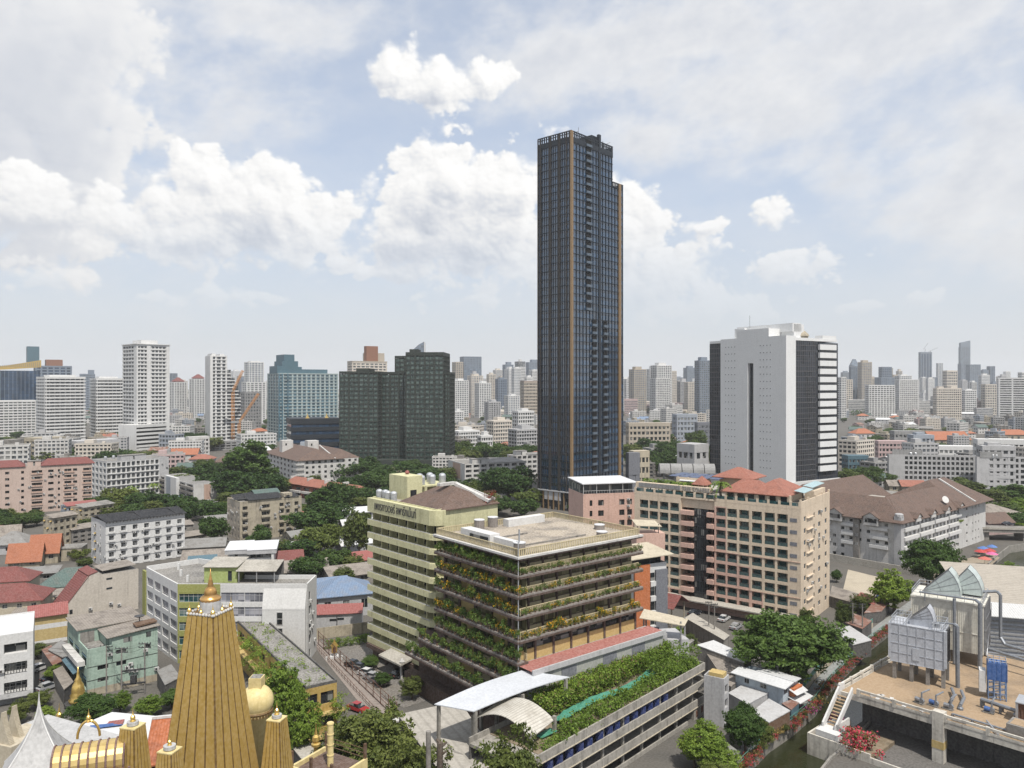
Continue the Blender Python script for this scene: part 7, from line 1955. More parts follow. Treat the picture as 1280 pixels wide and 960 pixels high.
# brown roofed school by the canal
def school():
 s=Bld('school_building','white four storey building under broad brown hip roofs beside the canal','building',1125,248,40,1030,1232,654,wall='white_wall',D=44)
 W,D,H=s.W,s.D,s.H;dp=15
 s.facade('L',15,5,0,H,.42,.36,.42,rec=.3,style='plain',frame='frame_white',skip=lambda c,f: f < 2 and c > 8 or (c % 5 == 2 and f == 3) or c == 14)
 s.facade('F',16,5,0,H,.5,.42,.36,rec=.5,u1=W*.66,style='door',back='light_grey_wall')
 s.facade('F',[(W*.08,1.5),(W*.16,.8),(W*.20,.8),(W*.24,.8)],5,0,H,0,.3,.45,u0=W*.66,rec=.3,style='plain')
 s.plain('RB');s.b.poly([(0,0,H-.03),(W,0,H-.03),(W,D,H-.03),(0,D,H-.03)],s.mi('roof_slab'));s.done()
 b=MB();b.hip(0,0,W*.72,dp,H+.1,7.0,1.5,8);s.part(b,'roof','tile_brown')
 b=MB();b.hip(0,0,dp,D,H+.12,6.6,1.5,8);s.part(b,'roof','tile_brown')
 b=MB();b.hip(0,D-13,W*.8,D,H+.3,8.0,1.5,8);s.part(b,'roof','tile_brown')
 b=MB();b.hip(W*.6,-1.0,W,dp+10,H+.6,8.0,1.5,9);s.part(b,'roof','tile_brown')
 b=MB();b.box(dp,dp,H-.5,W*.62,D-13,H+1.5);s.part(b,'courtyard_roof','pale_roof')
 b=MB();b.beam((W*.80,-1.6,H+1.2),(W*.80,dp*.75,H+8.6),.8,.5);s.part(b,'ridge_parapet','white_wall')
 for y in (D*.20,D*.48,D*.78):
  b=MB();b.gable(-1.7,y-2.6,3,y+2.6,H+1.0,1.6,.3,'x',0,1);b.box(-1.5,y-2.4,H-1.8,-.02,y+2.4,H+1.0,1);b.box(-1.55,y-1.9,H-.9,-1.5,y+1.9,H+.5,2);s.part(b,'dormer',['tile_brown','white_wall','glass_dark'])
 for x in (W*.14,W*.30,W*.46,W*.62):
  b=MB();b.gable(x-2.2,-1.8,x+2.2,3,H+1.0,1.5,.3,'y',0,1);b.box(x-2,-1.6,H-.4,x+2,-.02,H+1.0,1);s.part(b,'dormer',['tile_brown','white_wall'])
 for f in range(2,5):
  b=MB();z=f*H/5
  for i in range(4): s.slab('F',W*.02+i*W*.16,W*.02+i*W*.16+W*.145,z+.1,z+1.2,.01,1.1,mb=b,mi=0)
  tag(s.part(b,'balcony','clean_white'),kind='stuff')
  b=MB()
  for i in range(3): s.slab('L',D*(.34+.22*i),D*(.34+.22*i)+6,z-.2,z+.8,.01,.7,mb=b,mi=0)
  tag(s.part(b,'balcony','clean_white'),kind='stuff')
 b=MB();b.box(-.6,-.6,0,1.6,1.6,H+2.0);b.lathe(.5,.5,[(1.3,H+2),(1.3,H+2.8),(1.0,H+3.0)],10);s.part(b,'corner_pier','light_grey_wall')
 b=MB();s.slab('L',D*.68-1,D*.68+1,0,H-.5,.0,.7,mb=b,mi=0);s.part(b,'stair_pier','old_concrete')
 b=MB();x,z=W*.52,H+3.6;b.lathe(0,0,[(.1,0),(.75,.15),(1.25,.45),(1.28,.5)],16);o=s.part(b,'satellite_dish','clean_white');o.location=(x,1.2,z);o.rotation_euler=(R(65),0,R(-30))
 b=MB();leafmass(b,[(W*.62+i*.35,-1.2,H*.62+1.2) for i in range(7)],30,.35,.6,2);s.part(b,'balcony_plant','leaf_fresh')
 b=MB();b.box(-5,-8,0,-4.6,D+6,2.4);s.part(b,'boundary_wall','pale_roof')
school()
# canal side: walkway, railing, flowers, market, bridge
def along(pts,d,off,z=0.0):
 """point at distance d along a polyline, moved sideways"""
 for a,b in zip(pts,pts[1:]):
  L=(b-a).length
  if d <= L:
   u=(b-a)/L;return a+u*d+Vector((-u.y,u.x,0))*off+Vector((0,0,z)),math.atan2(u.y,u.x)
  d -= L
 return None,0
def walkway():
 b=MB();pts=[along(LB,d,0)[0] for d in range(0,150,3)];pts=[p for p in pts if p]
 A2=[along(LB,d,2.6)[0] for d in range(0,150,3)];A1=[along(LB,d,.36)[0] for d in range(0,150,3)]
 for i in range(len(A1)-1):
  if A1[i+1] and A2[i+1]: b.poly([(A1[i].x,A1[i].y,.3),(A1[i+1].x,A1[i+1].y,.3),(A2[i+1].x,A2[i+1].y,.3),(A2[i].x,A2[i].y,.3)])
 tag(b.build('canal_path',[mat('path_grey',(.30,.31,.30),.9,.4,None,.5)]),kind='structure')
 r=thing('canal_railing','teal green railing along the canal walkway','railing',(LB[0].x,LB[0].y,.3));o=LB[0]
 b=MB()
 for d in range(0,104,2):
  p,_=along(LB,d,.15);q,_=along(LB,d+2,.15)
  if not q: break
  p=p-o;q=q-o
  b.tube((p.x,p.y,0),(p.x,p.y,1.1),.05,4)
  for h in (.55,1.1): b.tube((p.x,p.y,h),(q.x,q.y,h),.045,4)
 b.build('rail',[mat('rail_teal',(.12,.34,.28),.6,.2)],r)
 fw=thing('canal_fence','cream and green fence wall behind the canal walkway','fence',(LB[3].x,LB[3].y,0));o=LB[3]
 b=MB();c=MB()
 for d in range(52,104,2):
  p,_=along(LB,d,3.0);q,_=along(LB,d+2,3.0);p=p-o;q=q-o
  b.beam((p.x,p.y,.6),(q.x,q.y,.6),.2,1.2);c.beam((p.x,p.y,1.75),(q.x,q.y,1.75),.08,1.0)
 b.build('low_wall',[MATS['cream_wall']],fw);c.build('green_panel',[MATS['rail_teal']],fw)
walkway()
FB={}
for k in ('bougain_red','bougain_pink','bougain_pale','leaf_olive'):
 r_=random.Random(len(k));b=MB();leafmass(b,[(r_.gauss(0,.5),r_.gauss(0,.4),r_.uniform(-.3,.6)) for _ in range(18)],34,.2,.34,7);FB[k]=mesh_of(b,'canal_flower_bush',[MATS[k]])
seqs=['bougain_red','bougain_pale','bougain_red','leaf_olive','bougain_pink','bougain_pale','bougain_red','bougain_pale','leaf_olive','bougain_red']
d=2.0;i=0
while d < 60:
 p,az_=along(LB,d,-.25);k=seqs[i % 10];o=link('canal_flower_bush',FB[k],None,(p.x,p.y,.55));q=rnd.uniform(.95,1.4);o.scale=(q,q,q*.9);o.rotation_euler=(0,0,rnd.uniform(0,6))
 nm={'bougain_red': 'red flowering','bougain_pink': 'pink flowering','bougain_pale': 'pale orange flowering','leaf_olive': 'olive leafed'}[k]
 tag(o,f'{nm} bush hanging over the left canal edge below the railing','bush',f'{nm} bushes along the canal edge');d += rnd.uniform(1.5,2.1);i += 1
d=60
while d < 112:
 p,az_=along(LB,d,-.3);o=link('canal_flower_bush',FB['bougain_red' if i % 3 else 'leaf_olive'],None,(p.x,p.y,.4));o.scale=(1.1,1.1,.8)
 nm='red flowering' if i % 3 else 'olive leafed';tag(o,f'{nm} bush hanging over the left canal edge below the railing','bush',f'{nm} bushes along the canal edge');d += 2.0;i += 1
def umbrella(px,py,col,s,lab):
 Y=GY(py,2.5);r=thing('market_umbrella',lab,'umbrella',(PX(px,Y),Y,0));r.scale=(s,s,1)
 b=MB();b.lathe(0,0,[(1.6,2.1),(1.0,2.5),(.05,2.9)],10);b.build('canopy',[mat('umb_'+col,{'red': (.55,.05,.05),'blue': (.10,.22,.55),'pink': (.75,.16,.38),'coral': (.62,.16,.12)}[col],.7,.1)],r)
 b=MB();b.tube((0,0,0),(0,0,2.9),.05,5);b.build('pole',[MATS['steel']],r)
for a in ((1229,684,'blue',1.2,'blue market umbrella, left of the pair over the canal stalls'),(1240,682,'blue',1.1,'blue market umbrella nearest the bridge'),(1226,688,'red',1.3,'red market umbrella beside the left blue one'),(1237,687,'red',1.3,'red market umbrella between the blue and pink ones'),(1240,691,'pink',1.2,'bright pink market umbrella on the canal bank'),(1231,697,'coral',1.3,'coral red market umbrella closest to the water')): umbrella(*a)
def bridge():
 p,az_=LB[-2],0;c=G(1238,676);r=thing('canal_bridge','low concrete road bridge across the canal behind the umbrellas','bridge',(c.x,c.y,0),R(-8))
 b=MB();b.box(-3,0,3.2,60,9,4.4);b.build('deck',[MATS['old_concrete']],r)
 b=MB();b.box(-3,-.3,4.4,60,0,5.2);b.build('parapet',[MATS['pale_roof']],r)
 b=MB();[b.box(x,1,-2.5,x+2,8,3.2) for x in (-2,12,24)];tag(b.build('pier',[MATS['old_concrete']],r),kind='stuff')
bridge()
for i,(px,lab) in enumerate(((1260,'dark car crossing the canal bridge'),)):
 CAR_SPOT=(PX(px,302),302,4.45)
# rusty canal shacks between hotel and platform
for args in (('rusty sheet roofed shack beside the canal walkway, largest of the cluster',[(1048,775),(1078,786),(1090,776),(1062,764)],[3.2,3.0,3.4,3.6],'sheet_rust'),
    ('shack with a dark red rusted roof beside the blue tarpaulin',[(1067,748),(1092,756),(1100,748),(1076,740)],[3.2,3.2,3.5,3.5],'sheet_red'),
    ('shack with brown grey roof sheets just right of the hotel base',[(1037,745),(1062,752),(1074,742),(1040,732)],[3.0,3.0,3.4,3.4],'asbestos'),
    ('long lean-to roof of mixed rusty sheets above the canal fence',[(1080,766),(1102,764),(1112,752),(1092,752)],[3,2.8,3,3.2],'sheet_rust'),
    ('grey louvred shed with a white edge near the spreading tree',[(1040,786),(1066,806),(1090,800),(1062,782)],[3.4,3.2,3.6,3.6],'sheet_pale')):
 sheet_roof(*args,wall='dark_concrete',name='shack',cat='shack')
b=MB();p=[G(1092,748,3.2),G(1110,756,2.6),G(1113,748,2.9),G(1098,741,3.4)];c=p[0].copy();c.z=0
b.slab([tuple(q-c) for q in p],.08);b.box(2,-1,0,3,0,2.5);o=b.build('tarpaulin',[MATS['paint_blue']],None,c);tag(o,'bright blue tarpaulin slung over a shack beside the canal','tarpaulin')
def lot():
 b=MB();q=[G(1052,745),G(1085,762),G(1125,728),G(1060,712)];b.poly([(p.x,p.y,.03) for p in q]);tag(b.build('sandy_path',[mat('sand_lot',(.55,.48,.37),.95,.3,None,.2)]),kind='structure')
 b=MB();q=[G(1150,755),G(1222,722),G(1250,697),G(1235,690),G(1180,708),G(1140,740)];b.poly([(p.x,p.y,.03) for p in q]);tag(b.build('bank_path',[mat('bank_dirt',(.36,.30,.22),.95,.6,(.18,.15,.11),.2)]),kind='structure')
lot()
# the street in front of the hotel and the yard beside the car park
r=thing('entrance_gable','brown gabled entrance roof on posts before the hotel','porch',G(836,778),R(52))
b=MB();b.gable(-4,-3,4,3,5.2,2.2,.5,'y');b.build('roof',[MATS['tile_maroon']],r)
for x in (-3.6,3.4):
 for y in (-2.6,2.4): b=MB();b.box(x,y,0,x+.25,y+.25,4.9);b.build('post',[MATS['old_cream']],r)
for args in (('low flat concrete roof along the street beyond the roof garden',[(824,796),(852,812),(868,800),(842,786)],3.2,'roof_slab'),
    ('long cream awning roof along the hotel street front',[(856,772),(905,800),(912,794),(866,766)],3.6,'pale_roof'),
    ('grey yard shed roof between the car park and the shophouse wall',[(884,930),(905,955),(925,940),(900,922)],3.0,'sheet_grey'),
    ('rusty yard shed roof beside the light green trees',[(910,905),(926,918),(938,908),(922,898)],2.8,'sheet_rust'),
    ('brown weathered roof wedged below the white two part sheet roof',[(884,846),(914,858),(926,848),(900,838)],3.6,'asbestos')):
 sheet_roof(*args)
# lean-to roofs in the alley on the left
for args in (('long rusty lean-to roof in the alley behind the left white building',[(52,812),(66,832),(78,826),(64,806)],3.0,'sheet_rust'),
    ('dark grey lean-to roof in the alley beside the mint house balconies',[(66,838),(80,862),(92,852),(78,832)],3.0,'asbestos'),
    ('weathered grey shed roof behind the alley, below the yellow banded house',[(60,812),(86,826),(100,812),(76,800)],3.4,'sheet_grey'),
    ('small curved grey awning between mint house and white office',[(196,838),(206,856),(226,846),(214,830)],3.2,'sheet_grey'),
    ('brown tiled yard roof right of the small right spire',[(362,930),(378,950),(400,940),(382,922)],3.2,'pale_roof')):
 sheet_roof(*args,wall='dark_concrete')
# smaller plant on the platform
rr=random.Random(31)
for i,(x,y,lab) in enumerate(((11.5,4.6,'grey pump unit under the smaller cooling tower, left one'),(13.5,5.2,'grey pump unit under the smaller cooling tower, middle one'),(15.6,5.6,'grey pump unit under the smaller cooling tower, right one'),(20.5,9.0,'grey pump unit beside the blue tank stand'),(24.5,9.5,'grey pump unit between the blue tank and the rusty container'))):
 X,Y=plat(x,y);r=thing('pump',lab,'pump',(X,Y,6.645),PA+rr.uniform(-.2,.2))
 b=MB();b.box(-.8,-.4,0,.8,.4,.2);b.build('base',[MATS['old_concrete']],r)
 b=MB();b.tube((-.6,0,.65),(.25,0,.65),.36,10);b.build('motor',[MATS['paint_blue' if i % 2 else 'steel']],r)
 b=MB();b.tube((.45,-.2,.6),(.45,.2,.6),.42,10);b.path([(.45,0,.9),(.45,0,1.9),(.45,2.2,2.0)],.14,7);b.build('outlet_pipe',[MATS['pipe_grey']],r)
for i,(x0,y0,x1,y1,z,w,lab) in enumerate(((17,3.4,30,3.0,.35,.16,'low blue grey pipe run along the platform front, right part'),(19,10.5,32,8.0,1.4,.3,'upper fat pipe run behind the blue tank'),(19,11.6,32,9.4,.8,.24,'lower pipe run behind the blue tank'),(24.2,.6,21.5,4.6,.4,.12,'thin pale pipe slanting across the platform beside the plinth'))):
 X,Y=plat(x0,y0);X1,Y1=plat(x1,y1);b=MB();d=Vector((X1-X,Y1-Y,0));b.tube((0,0,z),(d.x,d.y,z),w,8)
 for k in range(5): q=d*(k/4.5);b.box(q.x-.15,q.y-.15,0,q.x+.15,q.y+.15,z)
 o=b.build('pipe_run',[MATS['pipe_grey' if i != 3 else 'galvanised']],None,(X,Y,6.645));tag(o,lab,'pipe')
# temple, bottom left
mat('gold_rib',(.53,.345,.085),.5,.3,(.4,.26,.05),.5,metal=.1,streak=.3)
mat('gold_groove',(.17,.095,.02),.6,.3,(.1,.06,.01),.5)
mat('dome_cream',(.88,.72,.34),.45,.25,(.45,.33,.14),.5,streak=.2)
mat('roof_pale_grey',(.56,.56,.56),.7,.45,(.3,.3,.3),.3,streak=.3)
mat('mauve_stone',(.24,.14,.12),.85,.4,None,.6)
def finial(b,x,y,z,s,mi=0):
 b.lathe(x,y,[(1.0*s,z),(1.15*s,z+.12*s),(1.3*s,z+.5*s),(1.22*s,z+.62*s),(.7*s,z+1.0*s),(.8*s,z+1.1*s),(.62*s,z+1.7*s),(.30*s,z+2.05*s),(.38*s,z+2.12*s),(.30*s,z+2.3*s),(.33*s,z+2.36*s),(.24*s,z+2.6*s),(.27*s,z+2.66*s),(.17*s,z+3.0*s),(.1*s,z+3.4*s),(.03*s,z+4.2*s)],18,mi)
def little_chedi(b,x,y,z,s,mi=0):
 b.lathe(x,y,[(.42*s,z),(.42*s,z+.2*s),(.28*s,z+.3*s),(.36*s,z+.5*s),(.30*s,z+.8*s),(.12*s,z+1.0*s),(.14*s,z+1.08*s),(.05*s,z+1.5*s),(.02*s,z+2.0*s)],10,mi)
def ribbed_tower(r,h,w0,w1,n,name='ribbed_body'):
 """square tapering tower of curved upright ribs"""
 b=MB();N=10
 def half(t): return w0+(w1-w0)*(t**.93)
 for side in range(4):
  a=side*math.pi/2;c,s=math.cos(a),math.sin(a)
  T=lambda u,d,z: (u*c+d*s,u*s-d*c,z)
  edges=[-1+2*i/n for i in range(n+1)]
  for i in range(n):
   g=.07
   for k in range(N):
    t0,t1=k/N,(k+1)/N;z0,z1=h*t0,h*t1;h0,h1=half(t0),half(t1)
    e0,e1=edges[i]+(2/n)*g,edges[i+1]-(2/n)*g
    bul=.10*math.cos((i+.5-n/2)/n*2.2)*1.0
    b.poly([T(e0*h0,h0+bul,z0),T(e1*h0,h0+bul,z0),T(e1*h1,h1+bul,z1),T(e0*h1,h1+bul,z1)],0)
    b.poly([T(e1*h0,h0+bul,z0),T(edges[i+1]*h0,h0-.12,z0),T(edges[i+1]*h1,h1-.12,z1),T(e1*h1,h1+bul,z1)],1)
    b.poly([T(edges[i]*h0,h0-.12,z0),T(e0*h0,h0+bul,z0),T(e0*h1,h1+bul,z1),T(edges[i]*h1,h1-.12,z1)],1)
 b.prism([(-w0+.1,-w0+.1),(w0-.1,-w0+.1),(w0-.1,w0-.1),(-w0+.1,w0-.1)],-.5,0,1)
 b.box(-w1+.02,-w1+.02,h-.3,w1-.02,w1-.02,h+.05,1)
 return b.build(name,[MATS['gold_rib'],MATS['gold_groove']],r)
def main_spire():
 Y=75.0;zt=PZ(772,Y);zb=14.0
 r=thing('golden_spire','large tapering golden temple spire with upright ribs and a bulbous gold finial','temple spire',(PX(253,Y),Y+2.0,zb),R(-17))
 h=zt-zb
 wt=1.5;wb=wt+.112*h
 ribbed_tower(r,h,wb,wt,5)
 b=MB();b.lathe(0,0,[(1.45,h),(1.5,h+.12),(1.1,h+.15)],4);b.lathe(0,0,[(1.12,h+.1),(.95,h+1.2)],16)
 b.build('neck',[MATS['roof_pale_grey']],r)
 b=MB();finial(b,0,0,h+.95,.8);b.build('finial',[mat('copper_gold',(.62,.36,.12),.32,.3,(.35,.18,.05),.8,metal=.6)],r,smooth=True)
 for i in range(4):
  for k in range(2):
   a=i*math.pi/2+R(45)+k*R(45);rad=1.95 if k == 0 else 1.4
   b=MB();little_chedi(b,math.cos(a)*rad,math.sin(a)*rad,h,.62 if k == 0 else .5);b.build('corner_finial',[MATS['gold_leaf']],r)
 b=MB()
 for side in range(4):
  a=side*math.pi/2;c,s=math.cos(a),math.sin(a)
  for i in range(9):
   u=-1.45+2.9*i/8;x,y=u*c+1.53*s,u*s-1.53*c;b.lathe(x,y,[(.12,h),(.16,h+.1),(.12,h+.22),(.03,h+.26)],6)
 tag(b.build('parapet_bud',[MATS['white_wall']],r),kind='stuff')
main_spire()
def small_spire(px,top,Y,w,label,zb=8.0,s=.55):
 zt=PZ(top,Y);r=thing('golden_spire',label,'temple spire',(PX(px,Y),Y,zb),R(-14));h=zt-zb-s*1.9
 ribbed_tower(r,h,w*.9+(h*.09),w*.9,5)
 b=MB();b.box(-w*.98,-w*.98,h,w*.98,w*.98,h+.1);b.build('cap',[MATS['dome_cream']],r)
 b=MB();b.lathe(0,0,[(.5,h+.16),(.5,h+.45)],12);b.build('neck',[MATS['roof_pale_grey']],r)
 b=MB();little_chedi(b,0,0,h+.4,s*1.1);b.build('finial',[MATS['gold_leaf']],r)
small_spire(166,893,68,.78,'small golden ribbed spire left of the large spire, behind the barrel roof')
small_spire(346,884,78,.78,'small golden ribbed spire right of the large spire, in front of the cream dome',s=.62)
small_spire(212,926,64,.72,'lowest small golden spire overlapping the foot of the large spire',s=.42)
def dome():
 Y=92;r=thing('cream_dome','glossy cream yellow temple dome with a square box on top','dome',(PX(321,Y),Y,0))
 z=lambda p: PZ(p,Y);rad=21*Y/FPX
 rad *= .97;b=MB();zc=z(876);zb,zt=zc-rad*.55,zc+rad*.98
 prof=[(rad*.7,zb-9),(rad*.7,zb-.8),(rad*.9,zb-.5),(rad*.92,zb-.1)]
 for i in range(15):
  t=-.55+i/14*(math.pi/2+.55);prof.append((rad*max(math.cos(t),.05),zc+rad*math.sin(t)))
 b.lathe(0,0,prof,28);b.build('dome_shell',[MATS['dome_cream']],r,smooth=True)
 b=MB();b.box(-.75,-.75,zt-.2,.75,.75,zt+1.0);b.box(-.62,-.62,zt+1.0,.62,.62,zt+1.06,1);b.build('top_box',[MATS['dome_cream'],MATS['roof_slab']],r)
 b=MB();b.lathe(0,0,[(rad*.9,zb-.2),(rad*.98,zb),(rad*.9,zb+.15)],28)
 for i in range(30):
  a=i*.2094;b.box(math.cos(a)*rad*.92-.1,math.sin(a)*rad*.92-.1,zb-.45,math.cos(a)*rad*.92+.1,math.sin(a)*rad*.92+.1,zb-.1)
 b.build('ornament_band',[MATS['gold_groove']],r)
dome()
def barrel():
 Y=66;r=thing('golden_barrel_roof','small shrine under a shiny golden barrel vaulted roof with brown ribs','shrine',(PX(68,Y),Y,0),R(20))
 z0=PZ(972,Y);L=5.5;rad=1.5;b=MB();N=12;S=8
 for i in range(S):
  x0,x1=L*i/S,L*(i+1)/S
  for k in range(N):
   t0,t1=-.35+math.pi*1.12*k/N,-.35+math.pi*1.12*(k+1)/N
   p=lambda x,t: (x,-rad*math.cos(t),z0+1.0+rad*1.05*math.sin(t))
   b.poly([p(x0,t0),p(x1,t0),p(x1,t1),p(x0,t1)])
 b.build('vault',[mat('bright_gold',(.85,.62,.24),.22,.15,(.6,.4,.12),.6,metal=.7)],r,smooth=True)
 b=MB()
 for i in range(S+1):
  x=L*i/S
  for k in range(N):
   t0,t1=-.35+math.pi*1.12*k/N,-.35+math.pi*1.12*(k+1)/N
   b.tube((x,-rad*1.02*math.cos(t0),z0+1.0+rad*1.07*math.sin(t0)),(x,-rad*1.02*math.cos(t1),z0+1.0+rad*1.07*math.sin(t1)),.09,5)
 b.build('rib',[MATS['mauve_stone']],r)
 b=MB();b.box(-.1,-rad,0,L,rad,z0+.6);[b.box(i*.45,-rad-.15,z0+.1,i*.45+.2,-rad-.01,z0+.7) for i in range(14)];b.build('wall',[MATS['mauve_stone']],r)
 b=MB();pts=[(-.02,rad*math.cos(math.pi*k/12),z0+.9+rad*.98*math.sin(math.pi*k/12)) for k in range(13)];b.poly(pts);b.build('gable_end',[MATS['mauve_stone']],r)
 b=MB();b.path([(2.2+.9*math.cos(math.pi*k/10),2.6,z0+2.0+1.5*math.sin(math.pi*k/10)) for k in range(11)],.12,6);little_chedi(b,2.2,2.6,z0+3.4,.6);b.build('gold_arch',[MATS['gold_leaf']],r)
barrel()
def thai_roof():
 Y=80;r=thing('temple_hall','pale grey temple hall under a tall concave pointed roof','temple hall',(PX(34,Y),Y+2,0),R(24))
 zt=PZ(886,Y);ze=PZ(975,Y);hw=3.7;N=12
 P=lambda c,k: (lambda t: (c[0]*hw*(1-t)**1.7,c[1]*hw*(1-t)**1.7,ze+(zt-ze)*t))(k/N)
 C=[(-1,-1),(1,-1),(1,1),(-1,1)];b=MB()
 for i in range(4):
  for k in range(N): b.poly([P(C[i],k),P(C[(i+1) % 4],k),P(C[(i+1) % 4],k+1),P(C[i],k+1)])
 b.build('roof',[MATS['roof_pale_grey']],r)
 for c in C: b=MB();b.path([P(c,k) for k in range(N+1)],.1,5);b.build('ridge',[MATS['clean_white']],r)
 b=MB();b.tube((0,0,zt-.1),(0,0,zt+1.0),.1,5,0,.02);b.build('spike',[MATS['clean_white']],r)
 b=MB();b.box(-hw*.9,-hw*.9,0,hw*.9,hw*.9,ze+.05);b.build('wall',[MATS['mauve_stone']],r)
thai_roof()
for px,py,Y,lab in ((18,882,92,'pale pointed gable spire at the left edge, taller of two'),(5,890,90,'pale pointed gable spire at the left edge, lower of two')):
 b=MB();w=1.3;N=22;zt=PZ(py,Y);zb=zt-3.6
 for k in range(N): b.prism([(-w*(1-k/N)**1.6-.05,-.3),(w*(1-k/N)**1.6+.05,-.3),(w*(1-k/N)**1.6+.05,.3),(-w*(1-k/N)**1.6-.05,.3)],zb+3.6*k/N,zb+3.6*(k+1)/N)
 b.box(-w-.6,-.6,0,w+.6,3,zb);o=b.build('gable_spire',[MATS['cream_wall']],None,(PX(px,Y),Y,0),R(-20));tag(o,lab,'gable')
r,L=sheet_roof('flat white temple roof with blue and red sheets painted on it',[(0,916),(140,985),(190,930),(60,893)][::1],[6.0]*4,'roof_pale_grey',cat='temple roof',name='temple_annexe')
r,L=sheet_roof('flat white temple roof right of the pale temple hall',[(78,916),(170,955),(196,895),(140,890)],[5.2]*4,'white_roof',cat='temple roof',name='temple_annexe')
for (px,py,w,d,c,lab) in ((108,912,5.0,1.6,'paint_blue','long faded blue plastic sheet lying on the white temple roof'),(130,909,2.6,2.4,'sheet_red','red plastic sheet lying on the white temple roof beside the blue one')):
 p=G(px,py,5.4);b=MB();b.slab([(0,0,.02),(w,.5,.1),(w-.2,d,.06),(.2,d*.8,.12)],.03);o=b.build('plastic_sheet',[MATS[c]],None,p,.2);tag(o,lab,'sheet')
def red_tile_hall():
 s=Bld('temple_hall','temple hall with a weathered red orange tiled roof and white verge, behind the large spire','temple hall',186,104,14,178,236,925,wall='mauve_stone',D=9,W=7)
 W,D,H=s.W,s.D,s.H;H=9.0;s.H=H;s.plain('FLRB',0,H);s.done()
 b=MB();b.slab([(-.6,-1,H-.2),(W+.8,-1,H-.2),(W+.8,D*.55,H+3.6),(-.6,D*.55,H+3.6)],.2);b.slab([(-.6,D*.55,H+3.6),(W+.8,D*.55,H+3.6),(W+.8,D+1,H-.2),(-.6,D+1,H-.2)],.2);b.slab([(-1.2,-2.6,H-2.0),(W+1.2,-2.6,H-2.0),(W+1.2,-.6,H-.9),(-1.2,-.6,H-.9)],.18)
 s.part(b,'roof',roofmat('temple_tile',(.50,.155,.06),.4,0,.8,dirt=.7,dirtcol=(.14,.05,.03)).name)
 b=MB();b.beam((-.7,-1.1,H-.1),(-.7,D*.55,H+3.75),.35,.4);b.beam((-.7,D*.55,H+3.75),(W+.8,D*.55,H+3.75),.35,.35);b.beam((-1.25,-2.7,H-1.95),(-1.25,-.6,H-.8),.3,.35);s.part(b,'verge','clean_white')
red_tile_hall()
def gold_chedi():
 Y=143;r=thing('gold_chedi','golden bell shaped chedi on a black base in the alley beside the mint house','chedi',(PX(97.5,Y),Y,0));z=PZ(877,Y);t=PZ(833,Y);h=t-z
 b=MB();b.lathe(0,0,[(1.5,z),(1.6,z+.08*h),(1.25,z+.12*h),(1.35,z+.2*h),(1.1,z+.26*h),(1.15,z+.32*h),(.95,z+.48*h),(.55,z+.58*h),(.6,z+.62*h),(.3,z+.7*h),(.2,z+.82*h),(.04,z+h)],18);b.build('bell',[MATS['gold_leaf']],r,smooth=True)
 b=MB();b.lathe(0,0,[(1.9,0),(1.9,z-.6),(2.3,z-.4),(2.3,z),(1.6,z)],12);b.build('base',[MATS['frame_dark']],r)
gold_chedi()
for px,py,Y,s_,lab in ((74,901,132,1.5,'tiny gold shrine finial below the trees left of the white temple roof'),(395,932,102,1.5,'tiny gold finial standing beside the cream round column')):
 b=MB();little_chedi(b,0,0,0,s_);b.cyl(0,0,-6,0,.3,8);o=b.build('gold_finial',[MATS['gold_leaf']],None,(PX(px,Y),Y,PZ(py,Y)));tag(o,lab,'finial')
def column_terrace():
 Y=88;r=thing('round_column','tall cream round column on a small walled terrace at the bottom edge','column',(PX(413,Y),Y,0));z=lambda p: PZ(p,Y)
 b=MB();b.cyl(0,0,0,z(903),.36,14);[b.cyl(0,0,z(p),z(p)+.12,.41,14) for p in (905,918,931,944)];b.build('shaft',[MATS['dome_cream']],r)
 t=thing('walled_terrace','small brown floored terrace with cream kerbs and brown posts around the round column','terrace',(PX(413,Y),Y,0),R(-30))
 b=MB();zf=z(957);b.box(-3,-3,0,3,2.5,zf);b.build('floor',[MATS['tile_brown']],t)
 b=MB();b.box(-3.2,-3.2,0,-2.9,2.7,zf+.5);b.box(-2.9,-3.2,0,3.2,-2.9,zf+.5);b.box(2.9,-2.9,0,3.2,2.7,zf+.5);b.build('kerb',[MATS['dome_cream']],t)
 for (x,y) in ((-3,-3),(3,-3),(3,2.5),(-3,2.5),(0,-3.05)): b=MB();b.box(x-.14,y-.14,zf,x+.14,y+.14,zf+2.2);b.build('post',[MATS['wood_brown']],t)
 b=MB();[b.beam((-3,2.5,zf+.6+k*.5),(3,2.5,zf+.6+k*.5),.06,.06) for k in range(3)];b.build('rail',[MATS['wood_brown']],t)
column_terrace()
b=MB();X,Y=PX(549,92),92;b.tube((0,0,0),(.1,0,PZ(928,92)),.42,8,0,.36);b.tube((.1,0,PZ(935,92)),(.9,.1,PZ(928,92)),.2,6,0,.14);b.tube((.1,0,PZ(945,92)),(.85,-.2,PZ(938,92)),.2,6,0,.12);b.tube((.1,0,PZ(930,92)),(-.3,.1,PZ(924,92)),.3,6,0,.2)
o=b.build('lopped_trunk',[MATS['bark']],None,(X,Y,0));tag(o,'knobbly lopped tree trunk standing against the pale sheet roof','tree trunk')
b=MB();X,Y=PX(535.5,96),96;b.cyl(0,0,0,PZ(914,96),.32,10);o=b.build('bare_post',[MATS['old_concrete']],None,(X,Y,0));tag(o,'smooth pale lopped post left of the knobbly trunk','post')
for px,lab,k in ((60,'stone tower',0),):
 pass
